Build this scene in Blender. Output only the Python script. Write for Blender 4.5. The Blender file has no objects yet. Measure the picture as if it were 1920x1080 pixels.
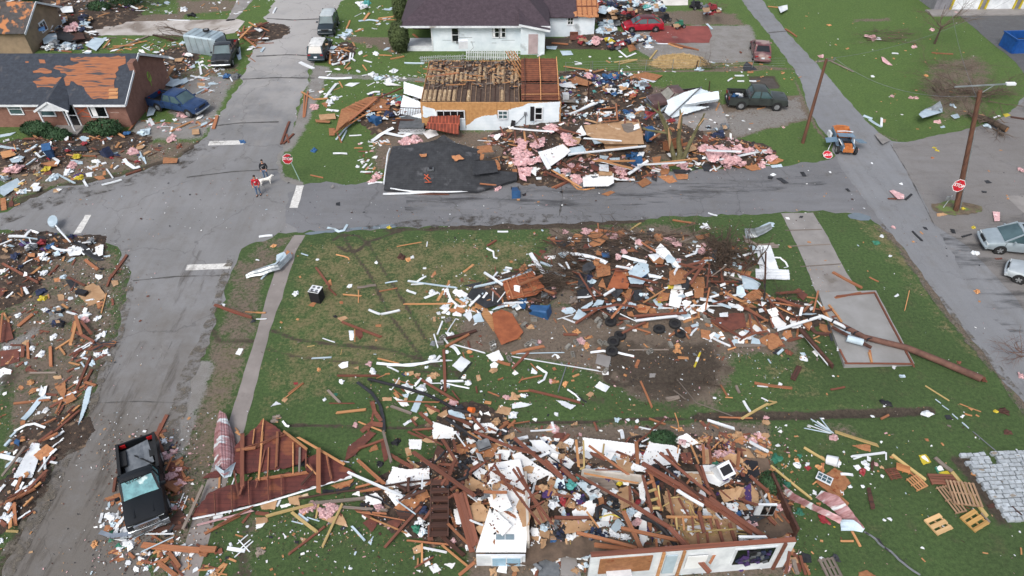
import bpy,bmesh,math,random
import numpy as np
from mathutils import Vector,Matrix,Euler,noise as mn
R = math.radians
rnd = random.Random(7)
sc = bpy.context.scene
col = sc.collection

# ------------------------------------------------------------- camera, sky, sun, exposure
F_PX,TH,CAMH = 1297.0,R(41.8),30.5
cam = bpy.data.cameras.new('camera')
cam.sensor_width = 36.0
cam.lens = 36.0 * F_PX / 1920.0
cam.clip_end = 2000.0
cam_o = bpy.data.objects.new('camera',cam)
col.objects.link(cam_o)
cam_o.location = (0,0,CAMH)
cam_o.rotation_euler = (R(90) - TH,0,0)
sc.camera = cam_o
SUN_EL,SUN_AZ = R(50),R(205)
w = bpy.data.worlds.new("World"); sc.world = w; w.use_nodes = True
nt = w.node_tree
bg = nt.nodes['Background']
sky = nt.nodes.new('ShaderNodeTexSky'); sky.sky_type = 'NISHITA'; sky.sun_disc = False
sky.sun_elevation = SUN_EL; sky.sun_rotation = SUN_AZ
sky.air_density = 1.0; sky.dust_density = 4.0; sky.ozone_density = 1.2
hs = nt.nodes.new('ShaderNodeHueSaturation'); hs.inputs['Saturation'].default_value = 0.55
nt.links.new(sky.outputs[0],hs.inputs['Color']); nt.links.new(hs.outputs[0],bg.inputs[0])
bg.inputs[1].default_value = 0.15
sl = bpy.data.lights.new('sun','SUN'); sl.energy = 1.2; sl.angle = R(24); sl.color = (1,.96,.9)
so = bpy.data.objects.new('sun',sl); col.objects.link(so)
sd = Vector((math.sin(SUN_AZ) * math.cos(SUN_EL),math.cos(SUN_AZ) * math.cos(SUN_EL),math.sin(SUN_EL)))
so.rotation_euler = sd.to_track_quat('Z','Y').to_euler()
so.location = (0,0,60)
sc.view_settings.view_transform = 'Standard'; sc.view_settings.look = 'None'
sc.view_settings.gamma = 1.0; sc.view_settings.exposure = 0.52

# ------------------------------------------------------------- photo pixel -> ground geometry
def P(px,py,z=0.0):
    a = (px - 960) / F_PX; b = -(py - 540) / F_PX
    dy = math.cos(TH) + b * math.sin(TH); dz = -math.sin(TH) + b * math.cos(TH)
    t = (z - CAMH) / dz
    return Vector((a * t,dy * t,z))
def proj(v):
    dz = v[2] - CAMH; zc = v[1] * math.cos(TH) - dz * math.sin(TH)
    yc = v[1] * math.sin(TH) + dz * math.cos(TH)
    return 960 + F_PX * v[0] / zc,540 - F_PX * yc / zc

HEAPS = [(1210,500,170,60,1.0),(1140,570,90,40,.35),(1330,560,90,40,.6),(970,545,80,40,.45),(1480,590,75,35,.5),
         (1120,255,210,42,1.5),(1350,285,110,28,1.1),(1010,300,80,50,1.0),(1140,320,90,25,.6),
         (1120,170,110,45,.9),(740,215,70,40,.8),(1160,25,90,22,1.3),(1130,75,80,20,.6),
         (1000,930,330,110,.9),(940,950,75,110,1.45),(1270,930,220,130,1.0),(900,900,130,90,.5),(880,800,90,60,.3),
         (150,30,120,30,1.0),(100,70,90,25,.7),(60,290,110,40,.6),(190,265,120,25,.3),
         (30,470,120,45,.4),(150,460,60,25,.4),(20,540,60,50,.4),(100,820,90,60,.3),(30,930,60,80,.4),
         (320,115,60,35,.35),(500,60,50,20,.4),(640,100,30,25,.5),(90,1,130,18,.8)]
def _hb():
    o = []
    for px,py,rx,ry,h in HEAPS:
        c = P(px,py); ex = abs(P(px + rx,py).x - c.x); ey = abs(P(px,py - ry).y - P(px,py + ry).y) / 2
        o.append((c.x,c.y,ex,ey,h))
    return o
HB = _hb()
def hf(x,y):
    z = 0
    for cx,cy,ex,ey,h in HB:
        d = ((x - cx) / ex) ** 2 + ((y - cy) / ey) ** 2
        if d < 1: z = max(z,h * (1 - d))
    return z
def PH(px,py,k=1.0,dz=0.0):
    v = P(px,py,dz)
    for _ in range(3):
        v = P(px,py,k * hf(v.x,v.y) + dz)
    return v

# ------------------------------------------------------------- tagging
def tag(o,label=None,cat=None,group=None,kind=None):
    if label: o['label'] = label
    if cat: o['category'] = cat
    if group: o['group'] = group
    if kind: o['kind'] = kind
    return o
def empty(name,loc=(0,0,0),rz=0,label=None,cat=None,group=None):
    o = bpy.data.objects.new(name,None); col.objects.link(o)
    o.empty_display_size = .3
    o.location = loc; o.rotation_euler = (0,0,rz)
    return tag(o,label,cat,group)

# ------------------------------------------------------------- mesh builder
class MB:
    def __init__(s): s.v = []; s.f = []; s.m = []; s.smooth = False
    def add(s,vs,fs,m=0,T=None):
        b = len(s.v)
        s.v += [tuple(T @ Vector(p)) if T else tuple(p) for p in vs]
        s.f += [tuple(i + b for i in f) for f in fs]; s.m += [m] * len(fs)
        return s
    def box(s,c,d,m=0,rz=0,rx=0,ry=0,taper=1.0):
        x,y,z = d[0] / 2,d[1] / 2,d[2] / 2; t = taper
        vs = [(-x,-y,-z),(x,-y,-z),(x,y,-z),(-x,y,-z),(-x * t,-y * t,z),(x * t,-y * t,z),(x * t,y * t,z),(-x * t,y * t,z)]
        T = Matrix.Translation(c) @ Euler((rx,ry,rz)).to_matrix().to_4x4()
        return s.add(vs,[(0,3,2,1),(4,5,6,7),(0,1,5,4),(1,2,6,5),(2,3,7,6),(3,0,4,7)],m,T)
    def bar(s,a,b,wd,th,m=0,up=(0,0,1)):
        a = Vector(a); b = Vector(b); d = b - a; L = d.length
        if L < 1e-5: return s
        x = d / L; u = Vector(up)
        if abs(x.dot(u)) > .98: u = Vector((0,1,0))
        y = u.cross(x).normalized(); z = x.cross(y)
        M_ = Matrix((x,y,z)).transposed().to_4x4(); M_.translation = (a + b) / 2
        hx,hy,hz = L / 2,wd / 2,th / 2
        vs = [(-hx,-hy,-hz),(hx,-hy,-hz),(hx,hy,-hz),(-hx,hy,-hz),(-hx,-hy,hz),(hx,-hy,hz),(hx,hy,hz),(-hx,hy,hz)]
        return s.add(vs,[(0,3,2,1),(4,5,6,7),(0,1,5,4),(1,2,6,5),(2,3,7,6),(3,0,4,7)],m,M_)
    def tube(s,pts,rad,n=8,m=0,cap=True):
        pts = [Vector(p) for p in pts]
        if not hasattr(rad,'__len__'): rad = [rad] * len(pts)
        b = len(s.v); prev = None
        for i,p in enumerate(pts):
            d = (pts[min(i + 1,len(pts) - 1)] - pts[max(i - 1,0)])
            d = d.normalized() if d.length > 1e-9 else Vector((0,0,1))
            u = prev if prev is not None else (Vector((0,0,1)) if abs(d.z) < .9 else Vector((1,0,0)))
            y = d.cross(u); y = y.normalized() if y.length > 1e-6 else d.orthogonal().normalized()
            z = y.cross(d).normalized(); prev = z
            for k in range(n):
                a = 2 * math.pi * k / n
                s.v.append(tuple(p + (y * math.cos(a) + z * math.sin(a)) * rad[i]))
        for i in range(len(pts) - 1):
            for k in range(n):
                q = (k + 1) % n
                s.f.append((b + i * n + k,b + i * n + q,b + (i + 1) * n + q,b + (i + 1) * n + k)); s.m.append(m)
        if cap:
            s.f.append(tuple(b + k for k in range(n))[::-1]); s.m.append(m)
            e = b + (len(pts) - 1) * n
            s.f.append(tuple(e + k for k in range(n))); s.m.append(m)
        return s
    def prism(s,poly,z0,z1,m=0,mt=None,zf=None):
        n = len(poly); b = len(s.v)
        for x,y in poly: s.v.append((x,y,z0 + (zf(x,y) if zf else 0)))
        for x,y in poly: s.v.append((x,y,z1 + (zf(x,y) if zf else 0)))
        s.f.append(tuple(b + i for i in range(n))[::-1]); s.m.append(m)
        s.f.append(tuple(b + n + i for i in range(n))); s.m.append(m if mt is None else mt)
        for i in range(n):
            j = (i + 1) % n; s.f.append((b + i,b + j,b + n + j,b + n + i)); s.m.append(m)
        return s
    def loft(s,rings,m=0,close=True,caps=True):
        n = len(rings[0]); b = len(s.v)
        for r_ in rings: s.v += [tuple(p) for p in r_]
        for i in range(len(rings) - 1):
            for k in range(n if close else n - 1):
                q = (k + 1) % n
                s.f.append((b + i * n + k,b + i * n + q,b + (i + 1) * n + q,b + (i + 1) * n + k)); s.m.append(m)
        if caps:
            s.f.append(tuple(b + k for k in range(n))[::-1]); s.m.append(m)
            e = b + (len(rings) - 1) * n; s.f.append(tuple(e + k for k in range(n))); s.m.append(m)
        return s
    def build(s,name,mats,parent=None,loc=None,ang=None,fix=True):
        me = bpy.data.meshes.new(name)
        me.from_pydata(s.v,[],s.f)
        if not isinstance(mats,(list,tuple)): mats = [mats]
        for q in mats: me.materials.append(q)
        me.polygons.foreach_set('material_index',s.m)
        if fix and len(s.f) < 20000:
            bm = bmesh.new(); bm.from_mesh(me); bmesh.ops.recalc_face_normals(bm,faces=bm.faces); bm.to_mesh(me); bm.free()
        if ang is not None:
            me.polygons.foreach_set('use_smooth',[True] * len(me.polygons)); me.set_sharp_from_angle(angle=R(ang))
        me.update()
        o = bpy.data.objects.new(name,me); col.objects.link(o)
        if parent: o.parent = parent
        if loc is not None: o.location = loc
        return o

# ------------------------------------------------------------- materials
def lin(c): return tuple((x / 12.92 if x <= .04045 else ((x + .055) / 1.055) ** 2.4) for x in c)
def hexc(h): return lin(tuple(int(h[i:i + 2],16) / 255 for i in (0,2,4)))
MATS = {}
def mat(name,c1,c2=None,rough=.8,scale=3.0,stretch=(1,1,1),var=.0,bump=0.0,metal=0.0,detail=6,bal=.5,soft=.25,world=False,spec=.4,c3=None,s3=.6,brick=None,coat=0):
    """procedural surface: two colours broken up by noise, a fine grain, per-object variation, bump"""
    m = bpy.data.materials.new(name); m.use_nodes = True
    n = m.node_tree.nodes; L = m.node_tree.links; bs = n['Principled BSDF']
    c1 = hexc(c1); c2 = hexc(c2) if c2 else tuple(x * .7 for x in c1)
    tc = n.new('ShaderNodeTexCoord'); mp = n.new('ShaderNodeMapping'); mp.inputs['Scale'].default_value = stretch
    src = tc.outputs['Object']
    if world:
        ge = n.new('ShaderNodeNewGeometry'); src = ge.outputs['Position']
    oi = n.new('ShaderNodeObjectInfo')
    L.new(src,mp.inputs['Vector'])
    add = n.new('ShaderNodeVectorMath'); add.operation = 'ADD'
    L.new(mp.outputs[0],add.inputs[0])
    if not world:
        mu = n.new('ShaderNodeMath'); mu.operation = 'MULTIPLY'; mu.inputs[1].default_value = 37.0
        L.new(oi.outputs['Random'],mu.inputs[0]); L.new(mu.outputs[0],add.inputs[1])
    no = n.new('ShaderNodeTexNoise'); no.inputs['Scale'].default_value = scale; no.inputs['Detail'].default_value = detail; no.inputs['Roughness'].default_value = .62
    L.new(add.outputs[0],no.inputs['Vector'])
    mr = n.new('ShaderNodeMapRange'); mr.interpolation_type = 'SMOOTHSTEP'
    mr.inputs['From Min'].default_value = bal - soft; mr.inputs['From Max'].default_value = bal + soft
    L.new(no.outputs['Fac'],mr.inputs['Value'])
    mx = n.new('ShaderNodeMix'); mx.data_type = 'RGBA'
    mx.inputs[6].default_value = (*c1,1); mx.inputs[7].default_value = (*c2,1)
    L.new(mr.outputs[0],mx.inputs[0]); out = mx.outputs[2]
    if c3:
        n3 = n.new('ShaderNodeTexNoise'); n3.inputs['Scale'].default_value = scale * .45; n3.inputs['Detail'].default_value = 5
        L.new(add.outputs[0],n3.inputs['Vector'])
        r3 = n.new('ShaderNodeMapRange'); r3.inputs['From Min'].default_value = s3; r3.inputs['From Max'].default_value = s3 + .07
        L.new(n3.outputs['Fac'],r3.inputs['Value'])
        m3 = n.new('ShaderNodeMix'); m3.data_type = 'RGBA'; m3.inputs[7].default_value = (*hexc(c3),1)
        L.new(r3.outputs[0],m3.inputs[0]); L.new(out,m3.inputs[6]); out = m3.outputs[2]
    if brick:
        bt = n.new('ShaderNodeTexBrick'); bt.inputs['Scale'].default_value = 1.0
        bt.inputs['Brick Width'].default_value = brick[0]; bt.inputs['Row Height'].default_value = brick[1]; bt.inputs['Mortar Size'].default_value = brick[2]
        bt.inputs['Color1'].default_value = (1,1,1,1); bt.inputs['Color2'].default_value = (brick[3],) * 3 + (1,); bt.inputs['Mortar'].default_value = (brick[4],) * 3 + (1,)
        cx = n.new('ShaderNodeCombineXYZ'); sx = n.new('ShaderNodeSeparateXYZ'); L.new(tc.outputs['Object'],sx.inputs[0])
        ad = n.new('ShaderNodeMath'); L.new(sx.outputs[0],ad.inputs[0])
        if len(brick) > 5: L.new(sx.outputs[0],cx.inputs[0]); L.new(sx.outputs[1],cx.inputs[1])
        else:
            L.new(sx.outputs[1],ad.inputs[1]); L.new(ad.outputs[0],cx.inputs[0]); L.new(sx.outputs[2],cx.inputs[1])
        L.new(cx.outputs[0],bt.inputs['Vector'])
        mb = n.new('ShaderNodeMix'); mb.data_type = 'RGBA'; mb.blend_type = 'MULTIPLY'; mb.inputs[0].default_value = 1
        L.new(out,mb.inputs[6]); L.new(bt.outputs['Color'],mb.inputs[7]); out = mb.outputs[2]
    if var:
        hv = n.new('ShaderNodeHueSaturation'); v = n.new('ShaderNodeMapRange')
        v.inputs['To Min'].default_value = 1 - var; v.inputs['To Max'].default_value = 1 + var
        L.new(oi.outputs['Random'],v.inputs['Value']); L.new(v.outputs[0],hv.inputs['Value']); L.new(out,hv.inputs['Color']); out = hv.outputs[0]
    L.new(out,bs.inputs['Base Color'])
    bs.inputs['Roughness'].default_value = rough; bs.inputs['Metallic'].default_value = metal
    bs.inputs['Specular IOR Level'].default_value = spec; bs.inputs['Coat Weight'].default_value = coat
    if bump:
        n2 = n.new('ShaderNodeTexNoise'); n2.inputs['Scale'].default_value = scale * 3; n2.inputs['Detail'].default_value = 4
        L.new(add.outputs[0],n2.inputs['Vector'])
        bp = n.new('ShaderNodeBump'); bp.inputs['Strength'].default_value = bump; bp.inputs['Distance'].default_value = .05
        L.new(n2.outputs['Fac'],bp.inputs['Height']); L.new(bp.outputs[0],bs.inputs['Normal'])
    m.diffuse_color = (*c1,1)
    MATS[name] = m
    return m
def glass(name,c,rough=.08):
    m = mat(name,c,rough=rough,spec=.9,scale=.6); return m

WD = dict(stretch=(.15,6,6),var=.22,rough=.75)
rust = mat('rust_lumber','7d4c3a','523228',scale=1.5,**WD)
orng = mat('orange_lumber','a06c4a','7a4c36',scale=1.5,**WD)
tanw = mat('tan_lumber','bd8f63','98663f',scale=1.5,**WD)
yelw = mat('pale_lumber','b8a06e','94804f',scale=1.5,**WD)
drkw = mat('dark_lumber','52342a','2f201b',scale=1.5,**WD)
gryw = mat('weathered_lumber','857a70','5a514b',scale=1.5,**WD)
whtw = mat('white_trim','dde1e4','b8bdc2',scale=1.2,var=.06,rough=.6,c3='8d8a86',s3=.68)
blus = mat('pale_siding','bacad4','97a9b4',scale=1.0,var=.08,rough=.55,c3='818b90',s3=.7)
blkf = mat('black_felt','34363b','202226',scale=3,var=.25,rough=.9,bump=.3)
osb = mat('plywood','a5744f','86593c',scale=5,var=.2,rough=.8,c3='80401f',s3=.62,bump=.1)
osbr = mat('red_plywood','6e4034','51302a',scale=2.2,var=.12,rough=.8,c3='4a2519',s3=.62)
cardb = mat('wallboard_back','b0906f','987758',scale=2,var=.12,rough=.9,c3='cdb9a2',s3=.66)
dryw = mat('drywall','e6e8e9','d2d3d2',scale=1.3,var=.05,rough=.85,c3='b39f88',s3=.72)
pink = mat('pink_insulation','d0a9ab','b38c8e',scale=5,var=.14,rough=1,bump=.9,c3='e6c6c6',s3=.58)
mauve = mat('mauve_metal','b08f92','7a4a49',scale=1.4,stretch=(1,5,1),rough=.45,metal=.2,c3='c9cfd2',s3=.55)
green_ = mat('green_plastic','2c6b55',rough=.5,var=.2)
blue_ = mat('blue_plastic','2c5784','23456a',rough=.45,var=.1)
red_ = mat('red_plastic','8d2f34','6d2429',rough=.5,var=.15)
yell_ = mat('yellow_plastic','c2b036','9a8a24',rough=.5)
purp_ = mat('purple_cloth','4a3568',rough=.8)
navy_ = mat('navy_cloth','2b3552','1b2236',rough=.9,var=.3)
teal_ = mat('teal_plastic','4f9c98',rough=.6)
blk_ = mat('black_rubber','222226','15151a',rough=.65)
gry_ = mat('grey_plastic','6d7175','505458',rough=.6,var=.3)
conc = mat('concrete','8a8785','73706e',scale=.8,rough=.85,world=True,c3='6a6560',s3=.62,bump=.2,soft=.3)
cblk = mat('cinder_block','85837e','67655f',scale=5,rough=.95,var=.12,bump=.3)
bark = mat('bark','50433a','30281f',scale=4,stretch=(1,1,.4),rough=.95,bump=.5,var=.12)
twig = mat('twigs','6a5c50','453a33',scale=4,rough=.95,var=.1)
pole_m = mat('pole_wood','6e4c3a','46302a',scale=2,stretch=(4,4,.3),rough=.85)
steel = mat('galvanised_steel','a9afb1','83898c',rough=.4,metal=.6,scale=2)
rustp = mat('rust_orange_panel','9a5a3a','7d452c',scale=2,var=.1,c3='5e3626',s3=.64)
CODE = dict(Z=rustp,r=rust,o=orng,t=tanw,y=yelw,d=drkw,g=gryw,w=whtw,b=blus,k=blkf,O=osb,R=osbr,c=cardb,W=dryw,p=pink,m=mauve,G=green_,B=blue_,x=red_,Y=yell_,P=purp_,N=navy_,T=teal_,K=blk_,S=gry_,C=conc)
CN = dict(Z='rust-orange',r='rust-brown',o='orange-brown',t='tan',y='pale yellow',d='dark brown',g='weathered grey',w='white',b='pale grey',k='black',O='orange-brown',R='red-brown',c='cardboard-brown',W='white',p='pink',m='mauve',G='green',B='blue',x='red',Y='yellow',P='purple',N='navy',T='teal',K='black',S='grey',C='grey')
# ------------------------------------------------------------- ground sheet with masks
def pw(pts): return np.array([tuple(P(x,y))[:2] for x,y in pts])
def crop(cx,cy,pts,s=4.0): return [(480 * cx + x / s,270 * cy + y / s) for x,y in pts]
gx = np.concatenate([[-900,-400,-200,-120,-90],np.arange(-72,72.01,.2),[90,120,200,400,900]])
gy = np.concatenate([[-300,-100,-20,0],np.arange(10,96.01,.2),[110,140,200,400,1200]])
GX,GY = np.meshgrid(gx,gy)
VX = GX.ravel(); VY = GY.ravel()
mask = np.zeros((len(VX),4),np.float32)
ZG = np.zeros(len(VX),np.float32)
def bbox(pts,m):
    return np.nonzero((VX > pts[:,0].min() - m) & (VX < pts[:,0].max() + m) & (VY > pts[:,1].min() - m) & (VY < pts[:,1].max() + m))[0]
def segd(x,y,a,b):
    d = b - a; L2 = max(1e-9,float(d @ d)); t = np.clip(((x - a[0]) * d[0] + (y - a[1]) * d[1]) / L2,0,1)
    return np.hypot(x - a[0] - t * d[0],y - a[1] - t * d[1])
def inpoly(x,y,pts):
    c = np.zeros(len(x),bool); n = len(pts)
    for i in range(n):
        x1,y1 = pts[i]; x2,y2 = pts[(i + 1) % n]
        k = ((y1 > y) != (y2 > y)) & (x < (x2 - x1) * (y - y1) / (y2 - y1 + 1e-12) + x1); c ^= k
    return c
def area(px,ch,amt=1.0,soft=1.0):
    pts = pw(px); ix = bbox(pts,soft * 2); x = VX[ix]; y = VY[ix]
    d = np.full(len(x),1e9)
    for i in range(len(pts)): d = np.minimum(d,segd(x,y,pts[i],pts[(i + 1) % len(pts)]))
    ins = inpoly(x,y,pts); sd_ = np.where(ins,d,-d)
    v = np.clip(.5 + sd_ / (2 * soft),0,1) * amt
    mask[ix,ch] = np.maximum(mask[ix,ch],v); return ix,v
def line(px,wd,ch,amt=1.0,dip=0):
    pts = pw(px); ix = bbox(pts,wd * 2); x = VX[ix]; y = VY[ix]; d = np.full(len(x),1e9)
    for i in range(len(pts) - 1): d = np.minimum(d,segd(x,y,pts[i],pts[i + 1]))
    v = np.clip(1.5 - d / (wd * .5),0,1) * amt
    mask[ix,ch] = np.maximum(mask[ix,ch],v)
    if dip: ZG[ix] -= (v * dip).astype(np.float32)
D_,M_,G_,Y_ = 0,1,2,3   # dirt, dark mud, gravel, dry grass
area([(865,590),(1010,575),(1130,570),(1380,560),(1480,600),(1500,655),(1360,665),(1360,720),(1300,760),(1200,750),(1150,720),(1100,690),(960,665),(860,660)],D_,1,.8)
area([(1120,640),(1230,640),(1340,630),(1370,690),(1330,740),(1280,770),(1190,745),(1130,690)],M_,.75,1.2)
area([(1040,425),(1250,415),(1400,460),(1420,510),(1300,560),(1050,590),(985,560),(1010,480)],D_,.7,1.2)
area([(1240,705),(1375,640),(1380,680),(1350,770),(1260,760)],D_,.75,.7)
for k in range(3): line([(1170 + 14 * math.cos(a / 3.) * 2.2,705 + 17 * math.sin(a / 3.)) for a in range(0,20)],.5,M_,.8)
line([(540,798),(760,800),(960,794),(1310,782)],.2,M_,1,.1)
line([(1310,780),(1500,778),(1745,770)],.6,M_,1,.12)
line([(645,445),(660,470),(690,510),(730,590),(790,670)],.35,M_,.62)
line([(690,455),(715,500),(760,570),(800,640)],.35,M_,.62)
line([(625,450),(640,440),(670,442),(688,455),(672,470),(650,472),(635,462)],.35,M_,.66)
line([(688,455),(730,440),(765,428)],.35,M_,.62)
line([(500,617),(560,638),(650,648),(730,655),(790,675),(860,700)],.4,M_,.62)
line([(500,655),(560,670),(640,678),(760,690),(900,715)],.35,M_,.5)
line([(1040,455),(1130,430),(1060,425),(860,428),(720,432)],.6,M_,.6)
line([(850,425),(1000,424),(1080,418),(1200,412)],.9,M_,.9)
line([(1040,430),(1060,470),(1040,520)],1.0,D_,.9)
line([(900,740),(1100,755),(1180,750)],.9,M_,.35)
line([(700,700),(900,740)],.8,M_,.3)
area([(435,490),(500,445),(560,437),(530,470),(500,540),(488,600),(470,660),(440,760),(405,880),(370,1000),(355,1090),(270,1090),(300,960),(325,850),(350,760),(370,700),(400,620),(420,560)],D_,.56,.5)
area([(405,640),(470,640),(440,760),(400,880),(350,880),(380,740)],Y_,.6,.6)
line([(400,620),(412,640),(470,640)],.5,M_,.6)
line([(380,690),(350,770),(320,860)],1.5,G_,.75)
area([(700,1090),(430,1090),(455,960),(490,960),(480,1090)],D_,.5,.4)
area([(430,1090),(450,960),(478,955),(470,1020),(478,1090)],M_,.6,.4)
line([(560,345),(525,335),(517,300),(560,235),(575,190)],.9,G_,.75)
area([(520,285),(560,225),(572,180),(588,122),(620,125),(600,180),(575,235),(545,285)],G_,.95,.5)
line([(600,140),(780,150),(900,150)],1.3,G_,.6)
area([(670,70),(755,75),(750,105),(690,85),(640,75)],D_,.8,.7)
line([(640,70),(750,74)],.8,D_,.75)
area([(700,225),(800,210),(800,250),(730,255)],D_,.6,.6)
line([(380,265),(330,300),(240,325),(120,350),(0,390)],1.3,M_,.62)
area([(0,265),(260,262),(400,262),(370,290),(240,325),(110,350),(0,385)],D_,.68,.8)
area([(290,150),(400,140),(440,150),(400,235),(380,262),(240,262),(250,225),(330,230)],G_,.8,.6)
area([(0,0),(180,0),(200,50),(60,95),(0,80)],D_,.62,.8)
area([(330,0),(470,0),(440,20),(330,30)],D_,.7,.6)
area([(150,30),(350,25),(340,40),(160,45)],D_,.9,.6)
area([(290,135),(450,118),(450,155),(420,175),(300,160)],D_,.6,.6)
area([(0,430),(180,440),(235,480),(235,540),(215,650),(165,760),(100,880),(50,980),(0,1080)],D_,.62,.9)
area([(0,640),(60,620),(110,600),(100,580),(20,700),(0,740)],G_,.9,.6)
area([(0,660),(40,690),(20,760),(0,780)],M_,.7,.6)
line([(165,760),(140,820),(100,880),(60,960),(10,1070)],1.4,M_,.6)
line([(215,640),(190,700)],1.2,M_,.55)
area([(1170,50),(1290,48),(1405,48),(1420,80),(1425,115),(1330,118),(1230,115),(1180,85)],G_,1,.6)
area([(1200,25),(1300,18),(1380,25),(1400,48),(1230,48)],D_,.75,.7)
area([(1345,200),(1370,190),(1500,178),(1525,222),(1430,245),(1375,262),(1350,262)],D_,1,.4)
area([(1375,262),(1345,215),(1500,180),(1520,222),(1430,248)],G_,.6,.5)
area([(1170,108),(1230,100),(1330,105),(1420,112),(1430,128),(1240,132),(1180,130)],Y_,.6,1.3)
area([(1222,108),(1255,100),(1310,105),(1325,122),(1280,130),(1220,130)],Y_,1.0,1.2)
area([(1020,72),(1130,68),(1140,92),(1020,92)],M_,.95,.3)
line([(960,133),(1100,135),(1420,132)],.4,D_,.8)
area([(1050,150),(1350,170),(1360,260),(1300,300),(1000,330),(700,320),(700,250),(1040,240)],D_,.8,.8)
area([(1000,150),(1180,140),(1200,240),(1040,240)],D_,.7,.8)
line([(1600,78),(1720,78)],1.0,D_,.35)
area([(1600,35),(1670,33),(1670,40),(1600,42)],D_,.7,.5)
area([(1720,160),(1740,115),(1830,100),(1870,130),(1850,215),(1760,235)],D_,.6,1.2)
area([(1580,400),(1680,420),(1760,560),(1880,720),(1780,640),(1720,560),(1640,470)],Y_,.55,1.2)
line([(1650,415),(1690,465),(1770,580),(1850,670),(1920,760)],.7,D_,.7)
line([(1560,305),(1450,318)],.5,D_,.7)
line([(1490,150),(1530,240),(1550,262)],.4,D_,.6)
line([(1470,65),(1640,245),(1690,268)],.3,D_,.6)
area([(1330,125),(1430,122),(1500,128),(1500,132),(1330,135)],D_,.6,.3)
area([(1400,142),(1455,142),(1465,165),(1410,165)],M_,.7,.2)
area([(560,440),(1040,430),(1040,480),(980,560),(800,700),(470,800),(500,620)],Y_,.52,2)
area([(560,640),(800,650),(850,700),(560,730)],Y_,.42,2)
area([(1380,640),(1560,640),(1580,760),(1380,760)],Y_,.4,2)
area([(850,800),(1440,790),(1480,1090),(880,1090)],D_,.9,.6)
area([(1780,860),(1820,850),(1900,990),(1870,985),(1830,930)],M_,.8,.35)
area([(1510,790),(1600,780),(1640,830),(1560,840)],D_,.45,.6)
cols_,rows_ = len(gx),len(gy)
idx = np.arange(cols_ * rows_).reshape(rows_,cols_)
q = np.stack([idx[:-1,:-1],idx[:-1,1:],idx[1:,1:],idx[1:,:-1]],-1).reshape(-1,4)
me = bpy.data.meshes.new('ground')
me.vertices.add(len(VX)); me.loops.add(q.size); me.polygons.add(len(q))
near = (np.abs(VX) < 75) & (VY < 97) & (VY > 5)
me.vertices.foreach_set('co',np.stack([VX,VY,ZG],1).astype(np.float32).ravel())
me.loops.foreach_set('vertex_index',q.ravel().astype(np.int32))
me.polygons.foreach_set('loop_start',(np.arange(len(q)) * 4).astype(np.int32))
me.polygons.foreach_set('use_smooth',np.ones(len(q),bool))
at = me.color_attributes.new('mask','FLOAT_COLOR','POINT')
at.data.foreach_set('color',mask.ravel())
me.update(calc_edges=True); me.validate()
ground = bpy.data.objects.new('ground',me); col.objects.link(ground)
tag(ground,kind='structure')

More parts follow.
